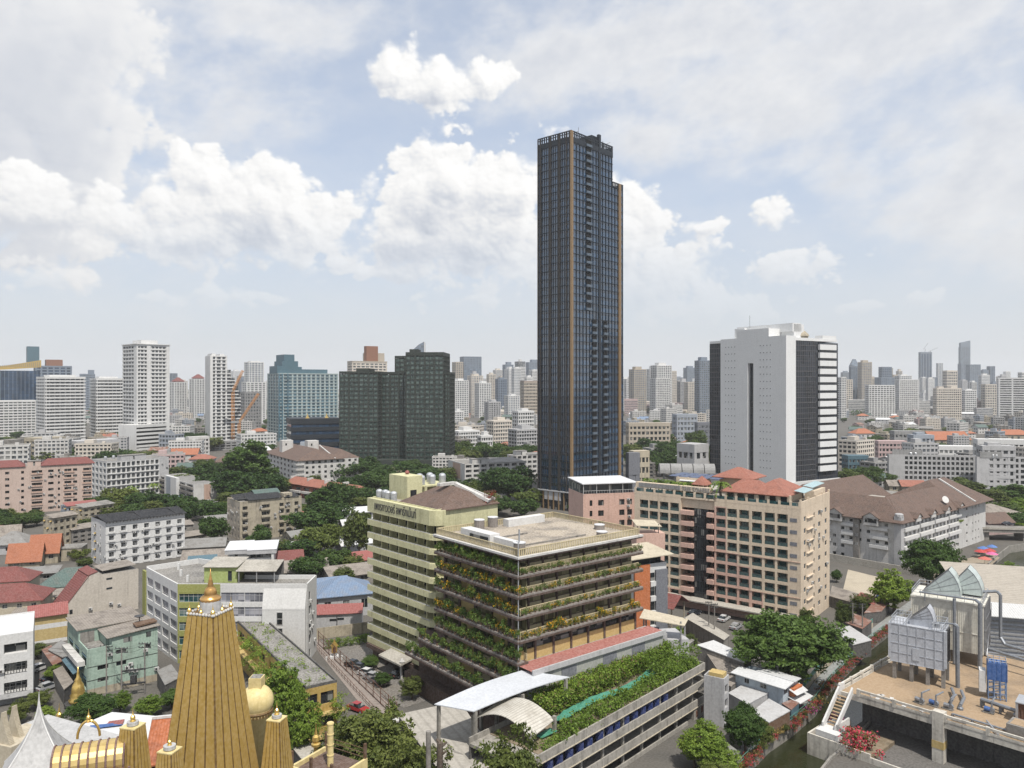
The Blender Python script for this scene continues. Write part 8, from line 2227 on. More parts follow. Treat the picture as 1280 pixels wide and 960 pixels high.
# yellow overgrown building, lot, fence, path
def yellow_overgrown():
 s=Bld('overgrown_building','ochre two storey building smothered in green plants with a weedy flat roof','building',382,129,34,296,421,861,wall='ochre_wall')
 W,D,H=s.W,s.D,s.H
 s.facade('F',[(.4,W*.3),(W*.48,W*.42)],2,1.0,H-.6,0,.58,.24,rec=.35,style='cross',frame='frame_dark');s.quad('F',0,W,0,1.0);s.quad('F',0,W,H-.6,H);s.facade('L',6,2,1.0,H-.6,.6,.5,.3,rec=.4,frame='frame_dark');s.quad('L',0,D,0,1);s.quad('L',0,D,H-.6,H);s.plain('RB');s.flat_roof(par=.35,w='dark_concrete');s.done()
 b=MB();b.box(-.8,-1.2,H*.45,W+1.2,-.02,H*.45+.3);b.box(-1.2,-1.0,H*.45,-.02,D,H*.45+.3);b.box(-1.4,-2.2,.6,W+2.5,-1.2,1.0);s.part(b,'ledge','ochre_panel')
 rr=random.Random(4);b=MB()
 leafmass(b,[(rr.uniform(-2.2,.4),rr.uniform(-.5,D*.8),H+rr.uniform(-5.5,.6)) for _ in range(150)],30,.36,.8,2)
 leafmass(b,[(rr.uniform(-1.5,W+2),rr.uniform(-2.2,-.5),rr.uniform(.5,H*.5)) for _ in range(40)],26,.3,.6,3)
 leafmass(b,[(W+rr.uniform(-1,1.8),rr.uniform(-2,1),H*.5+rr.uniform(-1.5,2)) for _ in range(40)],26,.3,.6,7)
 leafmass(b,[(rr.uniform(1,W-1),rr.uniform(2,D-1),H+rr.uniform(.0,.5)) for _ in range(60)],16,.3,.7,6)
 o=s.part(b,'climbing_plant','leaf_fresh')
yellow_overgrown()
def lot_and_fence():
 q=[G(398,812),G(395,800),G(462,798),G(545,872),G(505,885),G(472,868)]
 b=MB();b.poly([(p.x,p.y,.04) for p in q]);tag(b.build('parking_pavement',[mat('lot_asphalt',(.17,.155,.14),.95,.6,(.30,.26,.20),.15,fine=.2)]),kind='structure')
 q=[G(386,800),G(396,797),G(500,892),G(470,905)];b=MB();b.poly([(p.x,p.y,.05) for p in q]);tag(b.build('footpath',[mat('path_pink',(.33,.28,.25),.95,.4,None,.4)]),kind='structure')
 P0,P1=G(398,806),G(496,900);d=(P1-P0);L=d.length;d.normalize()
 r=thing('mesh_fence','long brown post and mesh fence between the footpath and the parking lot','fence',P0)
 for i in range(13):
  p=d*(L*i/12);b=MB();b.tube((p.x,p.y,0),(p.x,p.y,3.2),.09,5);b.build('post',[MATS['rust_metal']],r)
 b=MB()
 for h in (.3,1.2,2.2,3.1): b.beam((0,0,h),(d.x*L,d.y*L,h),.06,.08)
 for i in range(60): p=d*(L*i/60);b.tube((p.x,p.y,.3),(p.x,p.y,3.1),.02,3)
 b.build('mesh_rail',[MATS['rust_metal']],r)
 P0,P1=G(388,803),G(470,893);d=(P1-P0);L=d.length;d.normalize();r=thing('low_railing','low brown railing along the left side of the footpath','railing',P0)
 b=MB();[b.beam((0,0,h),(d.x*L,d.y*L,h),.06,.07) for h in (.5,1.1)];[b.tube((d.x*L*i/24,d.y*L*i/24,0),(d.x*L*i/24,d.y*L*i/24,1.1),.04,4) for i in range(25)];b.build('rail',[MATS['rust_metal']],r)
 P0,P1=G(392,800),G(466,790);d=P1-P0;r=thing('boundary_wall','tan panelled boundary wall behind the hedge of the parking lot','wall',P0,math.atan2(d.y,d.x));L=d.length
 b=MB();b.box(0,0,0,L,.2,2.6);[b.box(L*i/12-.1,-.08,0,L*i/12+.1,.0,2.7) for i in range(13)];b.build('panel',[MATS['ochre_panel'] if False else MATS['old_cream']],r)
 rr=random.Random(3);P0,P1=G(405,812),G(464,803);b=MB();d=P1-P0
 leafmass(b,[tuple(d*rr.random()+Vector((rr.uniform(-.3,.3),rr.uniform(-.6,.6),rr.uniform(.3,2.0)))) for _ in range(130)],22,.3,.5,3);o=b.build('clipped_hedge',[MATS['leaf_fresh']],None,P0);tag(o,'clipped bright green hedge behind the little shrine in the parking lot','hedge')
 c=G(418,822);r=thing('spirit_shrine','small gold and white spirit shrine in the corner of the parking lot','shrine',c,.2)
 b=MB();b.box(-.9,-.9,0,.9,.9,.5);b.box(-.3,-.3,.5,.3,.3,1.2);[b.box(x-.2,-1.6,0,x+.2,-1.2,.8) for x in (-1.6,0,1.6)];b.build('base',[MATS['clean_white']],r)
 b=MB();b.box(-.6,-.5,1.2,.6,.5,2.6);b.box(-.35,-.55,1.35,.35,-.45,2.3,1);b.lathe(0,0,[(.9,2.6),(.5,3.1),(.2,3.5),(.03,4.2)],4);b.build('niche',[MATS['gold_leaf'],MATS['rust_metal']],r)
 s=Bld('garden_wall','orange red rendered wall with a white cap below the parking lot','wall',447,124,20,440,520,884,wall='orange_wall',D=.5,zt=4.4);W,D,H=s.W,s.D,s.H
 s.plain('FLRB');s.done();b=MB();b.box(-.1,-.15,H,W+.1,D+.1,H+.3);s.part(b,'cap','white_wall')
lot_and_fence()
def parked_car(x,y,rz,col,label,z=0.04,group=None):
 key='paint_'+col;m=MATS.get(key) or mat(key,{'black': (.012,.012,.014),'white': (.72,.72,.72),'silver': (.42,.43,.45),'dark': (.03,.035,.05),'grey': (.16,.16,.17),'red': (.40,.03,.03)}[col],.25,.05,fine=0,spec=.6)
 r=thing('parked_car',label,'car',(x,y,z),rz,group)
 def loft(prof,w0,w1,mi=0):
  b=MB();n=len(prof)
  A=[(px_,-w,pz) for (px_,pz,w) in prof];B=[(px_,w,pz) for (px_,pz,w) in prof]
  b.poly(A[::-1]);b.poly(B)
  for k in range(n): j=(k+1) % n;b.poly([A[k],A[j],B[j],B[k]])
  return b
 body=[(-2.2,.35,.86),(2.2,.35,.86),(2.25,.65,.84),(1.95,.82,.82),(1.0,.92,.84),(-1.9,.95,.84),(-2.25,.88,.82)]
 loft(body,0,0).build('body',[m],r)
 cab=[(1.0,.92,.80),(.35,1.42,.64),(-1.1,1.46,.64),(-1.85,.95,.78)]
 loft(cab,0,0).build('cabin_glass',[MATS['glass_dark']],r)
 b=MB();b.box(-1.1,-.62,1.45,.3,.62,1.5);b.build('roof',[m],r)
 for (x_,y_) in ((1.35,-.82),(1.35,.82),(-1.35,-.82),(-1.35,.82)):
  b=MB();b.tube((x_,y_-.1,.32),(x_,y_+.1,.32),.32,12);w=b.build('wheel',[MATS['frame_dark']],r)
  b=MB();b.tube((x_,y_-.12,.32),(x_,y_+.12,.32),.18,8);b.build('rim',[MATS['galvanised']],w)
 for y_ in (-.6,.6):
  b=MB();b.box(2.2,y_-.18,.6,2.27,y_+.18,.74);b.build('headlight',[MATS['white_wall']],r)
  b=MB();b.box(-2.28,y_-.18,.66,-2.2,y_+.18,.82);b.build('tail_light',[MATS['sheet_red']],r)
for (px,py,rz,c,lab) in ((443,834,-.5,'black','black car parked beside another dark car in the front lot'),(452,838,-.5,'dark','dark blue car parked between the black and the white car'),(460,845,-.5,'white','white car parked in the front lot'),(467,850,-.5,'silver','silver car parked right of the white one'),(474,855,-.5,'grey','grey car parked at the right end of the row in the lot'),(500,845,.9,'black','black car parked under the brown ledge of the garden building'),(522,858,.9,'silver','silver car half hidden by plants at the garden building foot'),(448,889,-.6,'red','red car behind the mesh fence near the orange wall')):
 p=G(px,py);parked_car(p.x,p.y,rz,c,lab)
for (px,py,rz,c,lab) in ((60,862,1.1,'silver','silver car parked in the alley left of the mint house'),(66,850,1.1,'dark','dark car parked in the alley behind the silver one'),(50,838,1.2,'white','white car standing in the alley beyond the dark one'),(905,776,.9,'white','white car on the street before the hotel canopy'),(868,769,.8,'dark','dark car on the street left of the utility poles'),(920,786,.9,'silver','silver car on the street beside the white sheet roof')):
 p=G(px,py);parked_car(p.x,p.y,rz,c,lab)
parked_car(CAR_SPOT[0],CAR_SPOT[1],.1,'dark','dark car crossing the concrete canal bridge',CAR_SPOT[2])
# poles and wires by the mint house and before the hotel
def pole(px,py,h,lab,arm=1.2):
 p=G(px,py);r=thing('utility_pole',lab,'utility pole',p)
 b=MB();b.tube((0,0,0),(0,0,h),.17,7,0,.12);b.build('post',[MATS['old_concrete']],r)
 for k in (.3,1.0): b=MB();b.box(-arm,-.08,h-k,arm,.08,h-k+.12);[b.cyl(x,0,h-k+.12,h-k+.4,.07,5) for x in (-arm+.1,-arm*.4,arm*.4,arm-.1)];b.build('crossarm',[MATS['dark_metal']],r)
 return Vector((p.x,p.y,h))
tops=[pole(133,866,9.2,'concrete utility pole with cross arms in front of the mint house, left one'),pole(152,872,9.6,'concrete utility pole with cross arms in front of the mint house, middle one'),pole(181,868,10,'concrete utility pole in front of the mint house, right one')]
b=MB();p,q=G(152,872),G(182,868);c=p;d=q-p;[b.beam((0,0,z),(d.x,d.y,z),.25,.3) for z in (2.4,5.0)];b.box(d.x*.5-.5,d.y*.5-.4,2.6,d.x*.5+.5,d.y*.5+.4,4.0);[b.tube((d.x*t,d.y*t,5.1),(d.x*t,d.y*t,6.0),.05,4) for t in (.2,.35,.5,.65,.8)]
o=b.build('transformer',[MATS['dark_metal']],None,c);tag(o,'transformer rack slung between two poles in front of the mint house','transformer')
for (px,py,h,lab) in ((886,800,9,'dark utility pole before the hotel entrance, left one'),(893,806,9.5,'dark utility pole before the hotel entrance, right one'),(1078,800,8.5,'thin pole beside the canal fence and the shacks'),(1066,796,8,'thin pole rising from the rusty shacks')): tops.append(pole(px,py,h,lab,.8))
b=MB();o0=tops[0]
def wire(p,q,sag):
 prev=p
 for k in range(1,9):
  t=k/8;x=p.lerp(q,t)+Vector((0,0,-sag*4*t*(1-t)));b.tube(prev-o0,x-o0,.03,3);prev=x
for dz in (0,-.7): wire(tops[0]+Vector((0,0,dz)),tops[1]+Vector((0,0,dz)),.5);wire(tops[1]+Vector((0,0,dz)),tops[2]+Vector((0,0,dz)),.6);wire(tops[0]+Vector((0,0,dz)),Vector((PX(45,150),150,9+dz)),.8);wire(tops[2]+Vector((0,0,dz)),Vector((PX(235,150),150,9+dz)),.8)
for i,j in ((3,4),(5,6)): wire(tops[i],tops[j],.4);wire(tops[i]+Vector((0,0,-.7)),tops[j]+Vector((0,0,-.7)),.5)
wire(tops[3],Vector((PX(822,185),185,8)),.6);wire(tops[4],Vector((PX(935,170),170,9)),.8)
o=b.build('power_line',[MATS['frame_dark']],None,o0);tag(o,'thin sagging power lines strung between the utility poles','power line')
# trees and shrubs of their own
tree_px(985,763,132,152,'near_round','large spreading green tree between the hotel and the canal houses')
tree_px(470,884,118,108,'near_loose','leafy tree at the bottom edge left of the pale sheet roof')
tree_px(428,905,70,112,'near_loose','smaller leafy tree in front of the ochre overgrown building')
tree_px(520,925,90,100,'near_loose','low leafy tree at the bottom edge in front of the pale sheet roof')
tree_px(636,915,100,94,'near_loose','leafy tree at the bottom edge in front of the corrugated barrel roof')
tree_px(884,898,64,119,'near_fresh','light green feathery tree at the near right corner of the car park')
tree_px(932,880,56,124,'near_round','dark green tree between the car park and the canal path')
tree_px(905,925,50,116,'near_fresh','lower light green tree beside the canal path fence')
tree_px(1160,671,72,222,'near_round','dark green tree in front of the brown roofed school')
tree_px(1118,708,54,200,'near_fresh','bright green tree left of the cream cooling tower')
tree_px(1046,712,15,232,'near_round','small round tree beside the right corner of the hotel')
tree_px(117,866,58,134,'near_round','dark bushy tree in front of the mint house')
tree_px(150,862,30,140,'near_fresh','light green bush at the base of the mint house wall')
tree_px(184,868,40,138,'near_fresh','green shrub right of the transformer rack')
tree_px(48,866,34,142,'near_loose','green tree in the alley right of the left white building')
tree_px(58,880,26,136,'near_fresh','yellow green tree below the alley')
tree_px(46,808,30,168,'near_loose','tree behind the left white building')
tree_px(478,840,22,152,'near_round','shrub beside the parked cars')
tree_px(462,820,24,162,'near_round','dark shrub beside the entrance canopy of the yellow tower')
tree_px(515,846,30,146,'near_loose','shrub under the garden building ledge, left of the silver car')
tree_px(1055,752,26,185,'near_loose','scrubby tree above the brown shack right of the hotel')
tree_px(1077,742,26,200,'near_loose','scrubby tree beside the rusty shacks')
tree_px(1262,700,26,240,'near_fresh','bright green tree on the far canal bank')
palm(PX(192,362),362,1,1.55,'tall palm in front of the white grid windowed block');palm(PX(167,368),368,0,1.7,'shorter dark palm left of the tall one')
tree_px(345,820,74,126,'near_fresh','light green tree smothering the side of the ochre overgrown building')
tree_px(380,858,56,122,'near_fresh','light green climber tree at the near corner of the ochre building')
T=[
 (307,549,66,412,'mid_tall','tallest dark tree of the wood left of the brown hip roofed block',None),
 (300,585,62,388,'mid_round',0,0),(328,592,56,395,'mid_dome',0,0),(272,585,46,405,'mid_round',0,0),(258,600,44,398,'mid_dome',0,0),(318,612,46,360,'mid_round',0,0),(292,615,44,362,'mid_loose',0,0),(345,605,40,408,'mid_round',0,0),(330,625,36,338,'mid_dome',0,0),(235,590,36,420,'mid_loose',0,0),(220,580,34,440,'mid_loose',0,0),(250,578,36,440,'mid_round',0,0),
 (122,624,26,372,'mid_round',1,0),(150,614,46,366,'mid_dome',1,0),(178,618,44,358,'mid_dome',1,0),(206,622,46,352,'mid_round',1,0),(232,630,42,345,'mid_dome',1,0),(262,634,42,338,'mid_dome',1,0),(284,628,34,345,'mid_round',1,0),(166,628,40,335,'mid_round',1,0),(140,632,32,330,'mid_loose',1,0),
 (266,645,38,288,'mid_dome','dark tree left of the weathered beige block',None),(326,655,30,272,'mid_round','dark tree in front of the weathered beige block',None),(347,672,34,262,'mid_loose','low leafy tree at the right foot of the beige block',None),
 (390,640,64,300,'mid_round',2,0),(412,625,56,318,'mid_round',2,0),(400,662,62,270,'mid_dome',2,0),(378,672,50,262,'mid_round',2,0),(418,690,46,246,'mid_dome',2,0),(386,695,50,235,'mid_dome',2,0),(440,692,30,244,'mid_loose',2,0),(365,640,36,310,'mid_round',2,0),(428,708,30,228,'mid_loose',2,0),(398,610,36,345,'mid_tall',2,0),(425,600,40,355,'mid_round',2,0),
 (449,633,38,262,'mid_loose','yellowish loose tree between the white sheds and the yellow tower',None),
 (430,584,46,470,'mid_round',3,0),(455,580,48,480,'mid_dome',3,0),(480,586,46,455,'mid_round',3,0),(505,582,44,470,'mid_dome',3,0),(530,588,46,450,'mid_round',3,0),(555,586,40,455,'mid_loose',3,0),(468,600,48,420,'mid_dome',3,0),(496,602,46,415,'mid_round',3,0),(440,604,44,410,'mid_dome',3,0),(522,604,46,405,'mid_round',3,0),(550,600,48,412,'mid_dome',3,0),(580,606,44,398,'mid_round',3,0),(604,608,44,392,'mid_dome',3,0),(455,616,40,380,'mid_round',3,0),(478,618,40,375,'mid_dome',3,0),(415,618,40,385,'mid_dome',3,0),(572,622,46,365,'mid_dome',3,0),(600,626,44,360,'mid_round',3,0),(515,620,40,370,'mid_round',3,0),(545,618,40,372,'mid_dome',3,0),(622,628,40,350,'mid_dome',3,0),(652,632,40,345,'mid_round',3,0),
 (636,602,78,384,'mid_dome','broad domed dark tree at the left foot of the dark skyscraper',None),(660,618,40,372,'mid_round','round tree touching the lower left corner of the dark skyscraper',None),(722,628,24,345,'mid_round','tree between the dark skyscraper and the pink block',None),
 (575,550,36,600,'mid_dome',4,0),(600,552,36,590,'mid_round',4,0),(625,553,36,585,'mid_dome',4,0),(650,554,34,580,'mid_round',4,0),(668,556,30,575,'mid_dome',4,0),(585,560,34,550,'mid_loose',4,0),(640,560,34,552,'mid_loose',4,0),
 (790,552,32,560,'mid_loose',5,0),(812,546,34,600,'mid_round',5,0),(838,550,36,570,'mid_dome',5,0),(862,548,30,590,'mid_round',5,0),(800,566,34,500,'mid_round',5,0),(828,562,40,500,'mid_dome',5,0),(852,570,30,490,'mid_round',5,0),(880,560,26,560,'mid_loose',5,0),(832,538,30,660,'mid_round',5,0),(870,536,26,660,'mid_round',5,0),
 (1062,594,36,452,'mid_dome',6,0),(1085,592,40,455,'mid_dome',6,0),(1104,596,30,450,'mid_round',6,0),(1072,604,34,425,'mid_loose',6,0),(1200,602,34,420,'mid_round',6,0),(1215,606,36,405,'mid_loose',6,0),
 (1238,610,44,370,'mid_loose',7,0),(1262,604,48,375,'mid_tall',7,0),(1250,628,44,335,'mid_round',7,0),(1274,622,48,338,'near_fresh',7,0),(1266,642,40,315,'mid_round',7,0),(1285,645,36,310,'near_fresh',7,0),(1225,612,26,375,'mid_loose',7,0),
 (20,552,40,620,'mid_loose',8,0),(66,560,40,560,'mid_loose',8,0),(112,562,44,560,'mid_round',8,0),(135,565,38,545,'mid_dome',8,0),(152,562,36,565,'mid_round',8,0),(88,558,36,580,'mid_round',8,0),(180,566,34,560,'mid_loose',8,0),(26,566,34,520,'mid_loose',8,0),(240,540,40,720,'mid_dome',8,0),(222,546,30,700,'mid_round',8,0),(264,552,30,690,'mid_loose',8,0),
 (28,652,24,330,'mid_round',9,0),(46,654,22,325,'mid_dome',9,0),(100,690,24,262,'mid_round',9,0),(105,700,22,250,'mid_loose',9,0),(8,655,20,335,'mid_loose',9,0),(130,716,16,232,'mid_round',9,0),(150,722,18,228,'mid_loose',9,0)]
PL=['dark leafy tree in the wood left of the brown hip roofed block','dark tree in the belt below the white grid windowed block','green tree in the clump between the beige block and the white sheds','dark tree in the belt below the green apartment block','tree in the strip above the white balcony block left of the skyscraper','tree among the low houses between the two dark towers','tree behind the brown school roofs, below the grey condominium','tree in the sunny clump beyond the canal bridge at the right edge','tree in the band behind the pink block and the white tower podium','small tree between the old houses at the left edge']
for (px,top,w,Y,k,ph,g) in T:
 if isinstance(ph,int): tree_px(px,top,w,Y,k,PL[ph],PL[ph].replace('dark leafy tree','trees').replace('dark tree','trees').replace('green tree','trees').replace('small tree','small trees').replace('tree ','trees '))
 else: tree_px(px,top,w,Y,k,ph)
for a in ((868,905,46,120,'near_fresh','feathery light green tree against the lower car park wall'),(955,905,30,128,'near_loose','small leafy tree between the sheds and the canal path'),(896,955,50,112,'near_loose','leafy bush at the bottom edge right of the car park'),
   (862,792,22,172,'near_loose','shrub on the street beyond the roof garden'),(846,782,20,180,'near_fresh','bright shrub beside the brown entrance gable'),(1008,760,24,180,'near_loose','small tree at the hotel corner behind the large spreading tree'),
   (24,876,30,136,'near_loose','bush under the awning of the left white building'),(66,830,24,155,'near_fresh','bright bush beside the alley wall'),(215,862,30,142,'near_round','dark tree in the gap between mint house and white office')): tree_px(*a)
# named blocks of the right middle distance
def grey_condo(px,Y,yaw,pl,pr,top,lab,n):
 s=Bld('apartment_block',lab,'apartment block',px,Y,yaw,pl,pr,top,wall='light_grey_wall')
 W,D,H=s.W,s.D,s.H
 s.facade('F',n,6,.5,H,.66,.66,.18,u0=W*.18,u1=W*.98,rec=.5,style='plain',pane='glass_dark',frame='frame_white',w='light_grey_wall');s.quad('F',0,W*.18,0,H);s.quad('F',W*.98,W,0,H);s.quad('F',W*.18,W*.98,0,.5);s.plain('LRB');s.flat_roof(par=.5,roof='pale_roof');s.done(maxwin=90)
 b=MB();b.box(W*.05,2,H,W*.4,D-2,H+3.4);s.part(b,'roof_block','grey_wall');s.clutter(3,seed=4)
grey_condo(1111,455,-12,1109,1220,569,'pale grey condominium with rows of dark square windows right of the white slab tower',15)
grey_condo(1221,430,-6,1219,1300,572,'pale grey condominium wing at the right edge, nearer than its neighbour',8)
for (pl,pc,pr,Y,tp,fl,n,band,core,lab,cr) in (
 (1112,1118,1156,640,541,4,7,'grey_wall','glass_dark','grey open sided block under a flat roof, above the pale grey condominium',0),
 (1092,1098,1135,590,553,4,8,'pale_pink','glass_dark','pale pink block with small dark windows above the grey condominium',0),
 (1134,1142,1168,560,546,5,5,'blue_wall','glass_grey','blue grey block with a bright blue rooftop, right of the pink block',3),
 (1216,1222,1300,520,552,4,12,'clean_white','glass_dark','wide white building with maroon roof edges at the right edge',2),
 (1160,1168,1222,600,560,2,9,'clean_white','glass_grey','low white house with a bright flat roof above the condominium',0),
 (1052,1060,1086,500,572,3,5,'teal_wall','glass_dark','building wrapped in green scaffold netting right of the white slab tower',0),
 (1220,1228,1270,430,560,6,5,'light_grey_wall','glass_dark','plain grey end block behind the right edge wing',3),
 (782,786,838,620,531,6,10,'tan_wall','glass_dark','brownish apartment block with rooftop gardens between the dark towers',0),
 (840,846,872,800,520,5,6,'blue_wall','glass_grey','pale blue block left of the white slab tower',2),
 (868,872,890,690,530,5,4,'slate_paint','glass_grey','slate grey block touching the white slab tower',0),
 (846,868,886,440,561,3,2,'light_grey_wall','glass_dark','white warehouse with a gabled grey roof beside the white slab tower',0),
 (782,786,800,400,580,1,1,'slate_paint','slate_paint','blank dark grey wall block right of the dark skyscraper',0),
 (786,792,812,450,568,3,4,'cream_wall','glass_dark','small cream house right of the dark skyscraper foot',0),
 (30,53,82,590,550,4,4,'old_cream','glass_dark','beige square block behind the pink apartment block',1),
 (84,96,150,600,554,3,10,'light_grey_wall','glass_grey','long pale low block in front of the white balcony condominiums',0),
 (0,14,30,560,553,3,4,'old_concrete','glass_dark','grimy low block at the left edge in front of the white hotel block',0),
 (232,236,262,640,548,4,5,'white_wall','black_void','open white parking deck left of the slim stepped tower',0)):
 far(lab,pl,pc,pr,Y,tp,fl,n,3,core=core,band=band,slab=.45,pier=.35,cat='low block',name='low_block',crown=[(.2,.2,.6,.8,cr,band)] if cr else None,dep=.4)
o=house('long hall with a broad bright orange roof in the far right district',1165,552,4,38,20,8,'gable',7,'old_cream','tile_orange',nF=6,Y=720)
house('second orange roofed hall at the far right edge',1246,545,2,40,18,7,'hip',5,'old_cream','tile_orange',nF=6,Y=800)
house('small orange roofed house right of the white slab tower',1070,540,8,22,14,7,'hip',5,'white_wall','tile_orange',nF=4,Y=820)
house('low maroon and tan roofed row in front of the grey condominium, left part',1112,612,-8,16,9,4,'gable',2.4,'old_cream','asbestos',Y=425)
house('low terracotta roofed row in front of the grey condominium, right part',1172,612,-8,18,9,4,'gable',2.4,'old_cream','tile_brown',Y=418)
house('orange tiled small roof in the middle of the row before the grey condominium',1128,612,-8,12,9,4.2,'gable',2.6,'old_cream','tile_red',Y=422)
house('tan sheet roofed building behind the right end of the school',1236,650,16,16,14,6,'hip',3,'light_grey_wall','asbestos',Y=318)
house('small pink roofed house beside the canal bridge',1236,668,14,12,9,5,'gable',3,'pale_pink','tile_brown',Y=305)
house('low rusty orange roof between trees in the left middle distance',212,560,10,20,12,6,'gable',4,'white_wall','tile_orange',Y=590)
house('pale pink villa with a tan roof right of the rusty orange roof',268,575,10,14,10,7,'hip',4,'pale_pink','tile_brown',Y=520)
house('white house with a red roof below the white tower podium',236,572,10,16,11,7,'hip',3,'white_wall','tile_red',Y=540)
# the row of grey silo shells
r=thing('silo_row','row of grey curved tank shells left of the white slab tower','tank row',(PX(824,420),420,0),R(-4))
for i in range(5):
 b=MB();x=i*6.0
 for k in range(10):
  t0,t1=math.pi*(k/10),math.pi*((k+1)/10)
  b.poly([(x,4*math.cos(t0),12+4.6*math.sin(t0)),(x+5.6,4*math.cos(t0),12+4.6*math.sin(t0)),(x+5.6,4*math.cos(t1),12+4.6*math.sin(t1)),(x,4*math.cos(t1),12+4.6*math.sin(t1))])
 for xx in (x,x+5.6): b.poly([(xx,4*math.cos(math.pi*k/10),12+4.6*math.sin(math.pi*k/10)) for k in range(11)])
 b.box(x+2,-.4,0,x+3.2,.4,12);b.box(x,-4,11.6,x+5.6,4,12.0);b.build('shell',[MATS['grey_wall']],r)
# low district out to the horizon
boxes=[]
for o in list(COL.objects):
 if o.parent is None and o.type == 'EMPTY' and o.get('category') not in ('tree','palm','shrub',None):
  pts=[]
  for ch in o.children:
   if ch.type == 'MESH' and ch.data.vertices:
    M_=Matrix.Translation(o.location) @ o.rotation_euler.to_matrix().to_4x4() @ Matrix.Translation(ch.location) @ ch.rotation_euler.to_matrix().to_4x4()
    pts += [M_ @ Vector(c) for c in ch.bound_box]
  if pts: boxes.append((min(p.x for p in pts),min(p.y for p in pts),max(p.x for p in pts),max(p.y for p in pts)))
canal=[(p+q)/2 for p,q in zip(LB,RB)]
def free(x,y,r):
 for (a,b,c,d) in boxes:
  if a-r < x < c+r and b-r < y < d+r: return False
 for p in canal:
  if (p.x-x)**2+(p.y-y)**2 < (r+14)**2: return False
 return True
# sheltered prototypes: (thing, parts) built once, then copied
def proto_block(w,d,h,fl,nF,band,core,label,roofm='roof_slab'):
 b=MB();g=MB();g.box(.3,.3,0,w-.3,d-.3,h-.1);fh=h/fl
 for f in range(fl):
  b.box(0,0,f*fh,w,d,f*fh+fh*.42)
 b.box(-.1,-.1,h-.5,w+.1,d+.1,h+.5);b.box(.25,.25,h+.3,w-.25,d-.25,h+.51,1)
 for face in range(2):
  n=nF if face == 0 else max(2,int(nF*d/w));sp=w if face == 0 else d
  for i in range(n+1):
   u=min(max(sp*i/n,.45),sp-.45)
   if face == 0: b.box(u-.45,.03,0,u+.45,.5,h-.2);b.box(u-.45,d-.5,0,u+.45,d-.03,h-.2)
   else: b.box(.02,u-.45,0,.5,u+.45,h-.2);b.box(w-.5,u-.45,0,w-.02,u+.45,h-.2)
 b.box(w*.2,d*.3,h+.45,w*.45,d*.7,h+3.0);b.box(w*.7,d*.2,h+.45,w*.78,d*.35,h+1.9)
 return (mesh_of(b,'wall',[MATS[band],MATS[roofm]]),mesh_of(g,'glazing',[MATS[core]]),w,d,label)
def proto_house(w,d,h,rh,kind,wall,roofm,label):
 b=MB();g=MB()
 b.box(0,0,0,w,d,h)
 for i in range(3):
  for z in ([1.0,4.0] if h > 5 else [1.0]): b.box(w*(.15+.28*i),-.06,z,w*(.15+.28*i)+1.4,-.0,z+1.3,1);b.box(-.06,d*(.15+.28*i),z,0,d*(.15+.28*i)+1.3,z+1.3,1)
 if kind == 'hip': g.hip(0,0,w,d,h,rh,.8)
 elif kind == 'gable': g.gable(0,0,w,d,h,rh,.6);m=MB();m.gable(0,0,w,d,h,rh-.05,0,'x',0,1);[b.poly([m.v[k] for k in f]) for f,mi in zip(m.f,m.m) if mi == 1]
 else: g.slab([(-.6,-.6,h+.1),(w+.6,-.6,h+.1),(w+.6,d+.6,h+rh),(-.6,d+.6,h+rh)],.12)
 return (mesh_of(b,'wall',[MATS[wall],MATS['glass_dark']]),mesh_of(g,'roof',[MATS[roofm]]),w,d,label)
BLK=[proto_block(22,13,12,4,8,'white_wall','glass_dark','white four storey block'),proto_block(18,12,15,5,6,'light_grey_wall','glass_grey','pale grey five storey block'),proto_block(26,14,18,6,9,'far_cream','glass_dark','cream six storey block'),
  proto_block(16,12,10,3,5,'grey_wall','glass_dark','grey three storey block'),proto_block(20,12,12,4,7,'pale_pink','glass_dark','pale pink four storey block'),proto_block(24,14,21,7,8,'white_wall','glass_grey','white seven storey block'),proto_block(16,12,14,4,5,'blue_wall','glass_grey','blue grey four storey block'),proto_block(18,14,9,3,6,'old_cream','glass_dark','weathered cream three storey block'),proto_block(30,16,16,5,11,'far_white','glass_grey','long white five storey block'),proto_block(14,12,12,4,4,'old_concrete','glass_dark','stained concrete four storey block')]
HSE=[proto_house(14,10,6,3,'hip','white_wall','tile_orange','white house with an orange tiled roof'),proto_house(16,10,6,2.6,'gable','old_cream','sheet_grey','cream house with a grey sheet roof'),proto_house(20,12,6.5,2.2,'gable','light_grey_wall','sheet_white','shed with a bright white sheet roof'),
  proto_house(13,9,6,2.8,'hip','white_wall','tile_brown','white house with a brown roof'),proto_house(13,10,5.5,2.6,'hip','cream_wall','tile_red','cream house with a dull red roof'),proto_house(16,9,4,1.2,'lean','old_concrete','asbestos','low house with a weathered grey roof'),proto_house(12,9,6.5,2.4,'gable','white_wall','sheet_green','white house with a dark green roof'),proto_house(12,9,6.5,2.4,'gable','light_grey_wall','sheet_blue','grey house with a faded blue roof'),proto_house(12,9,5.0,2.0,'gable','pale_pink','sheet_rust','pale pink house with a rusty roof')]
SECT=[(0,215,'behind the pink block'),(215,345,'below the cranes'),(345,560,'around the green block'),(560,676,'left of the dark skyscraper'),(676,890,'between the two dark towers'),(890,1050,'beyond the slab tower'),(1050,1165,'right of the slab tower'),(1165,1300,'behind the right edge condominium')]
def sector(px):
 for a,b,s in SECT:
  if a <= px < b: return s
 return SECT[0][2] if px < 0 else SECT[-1][2]
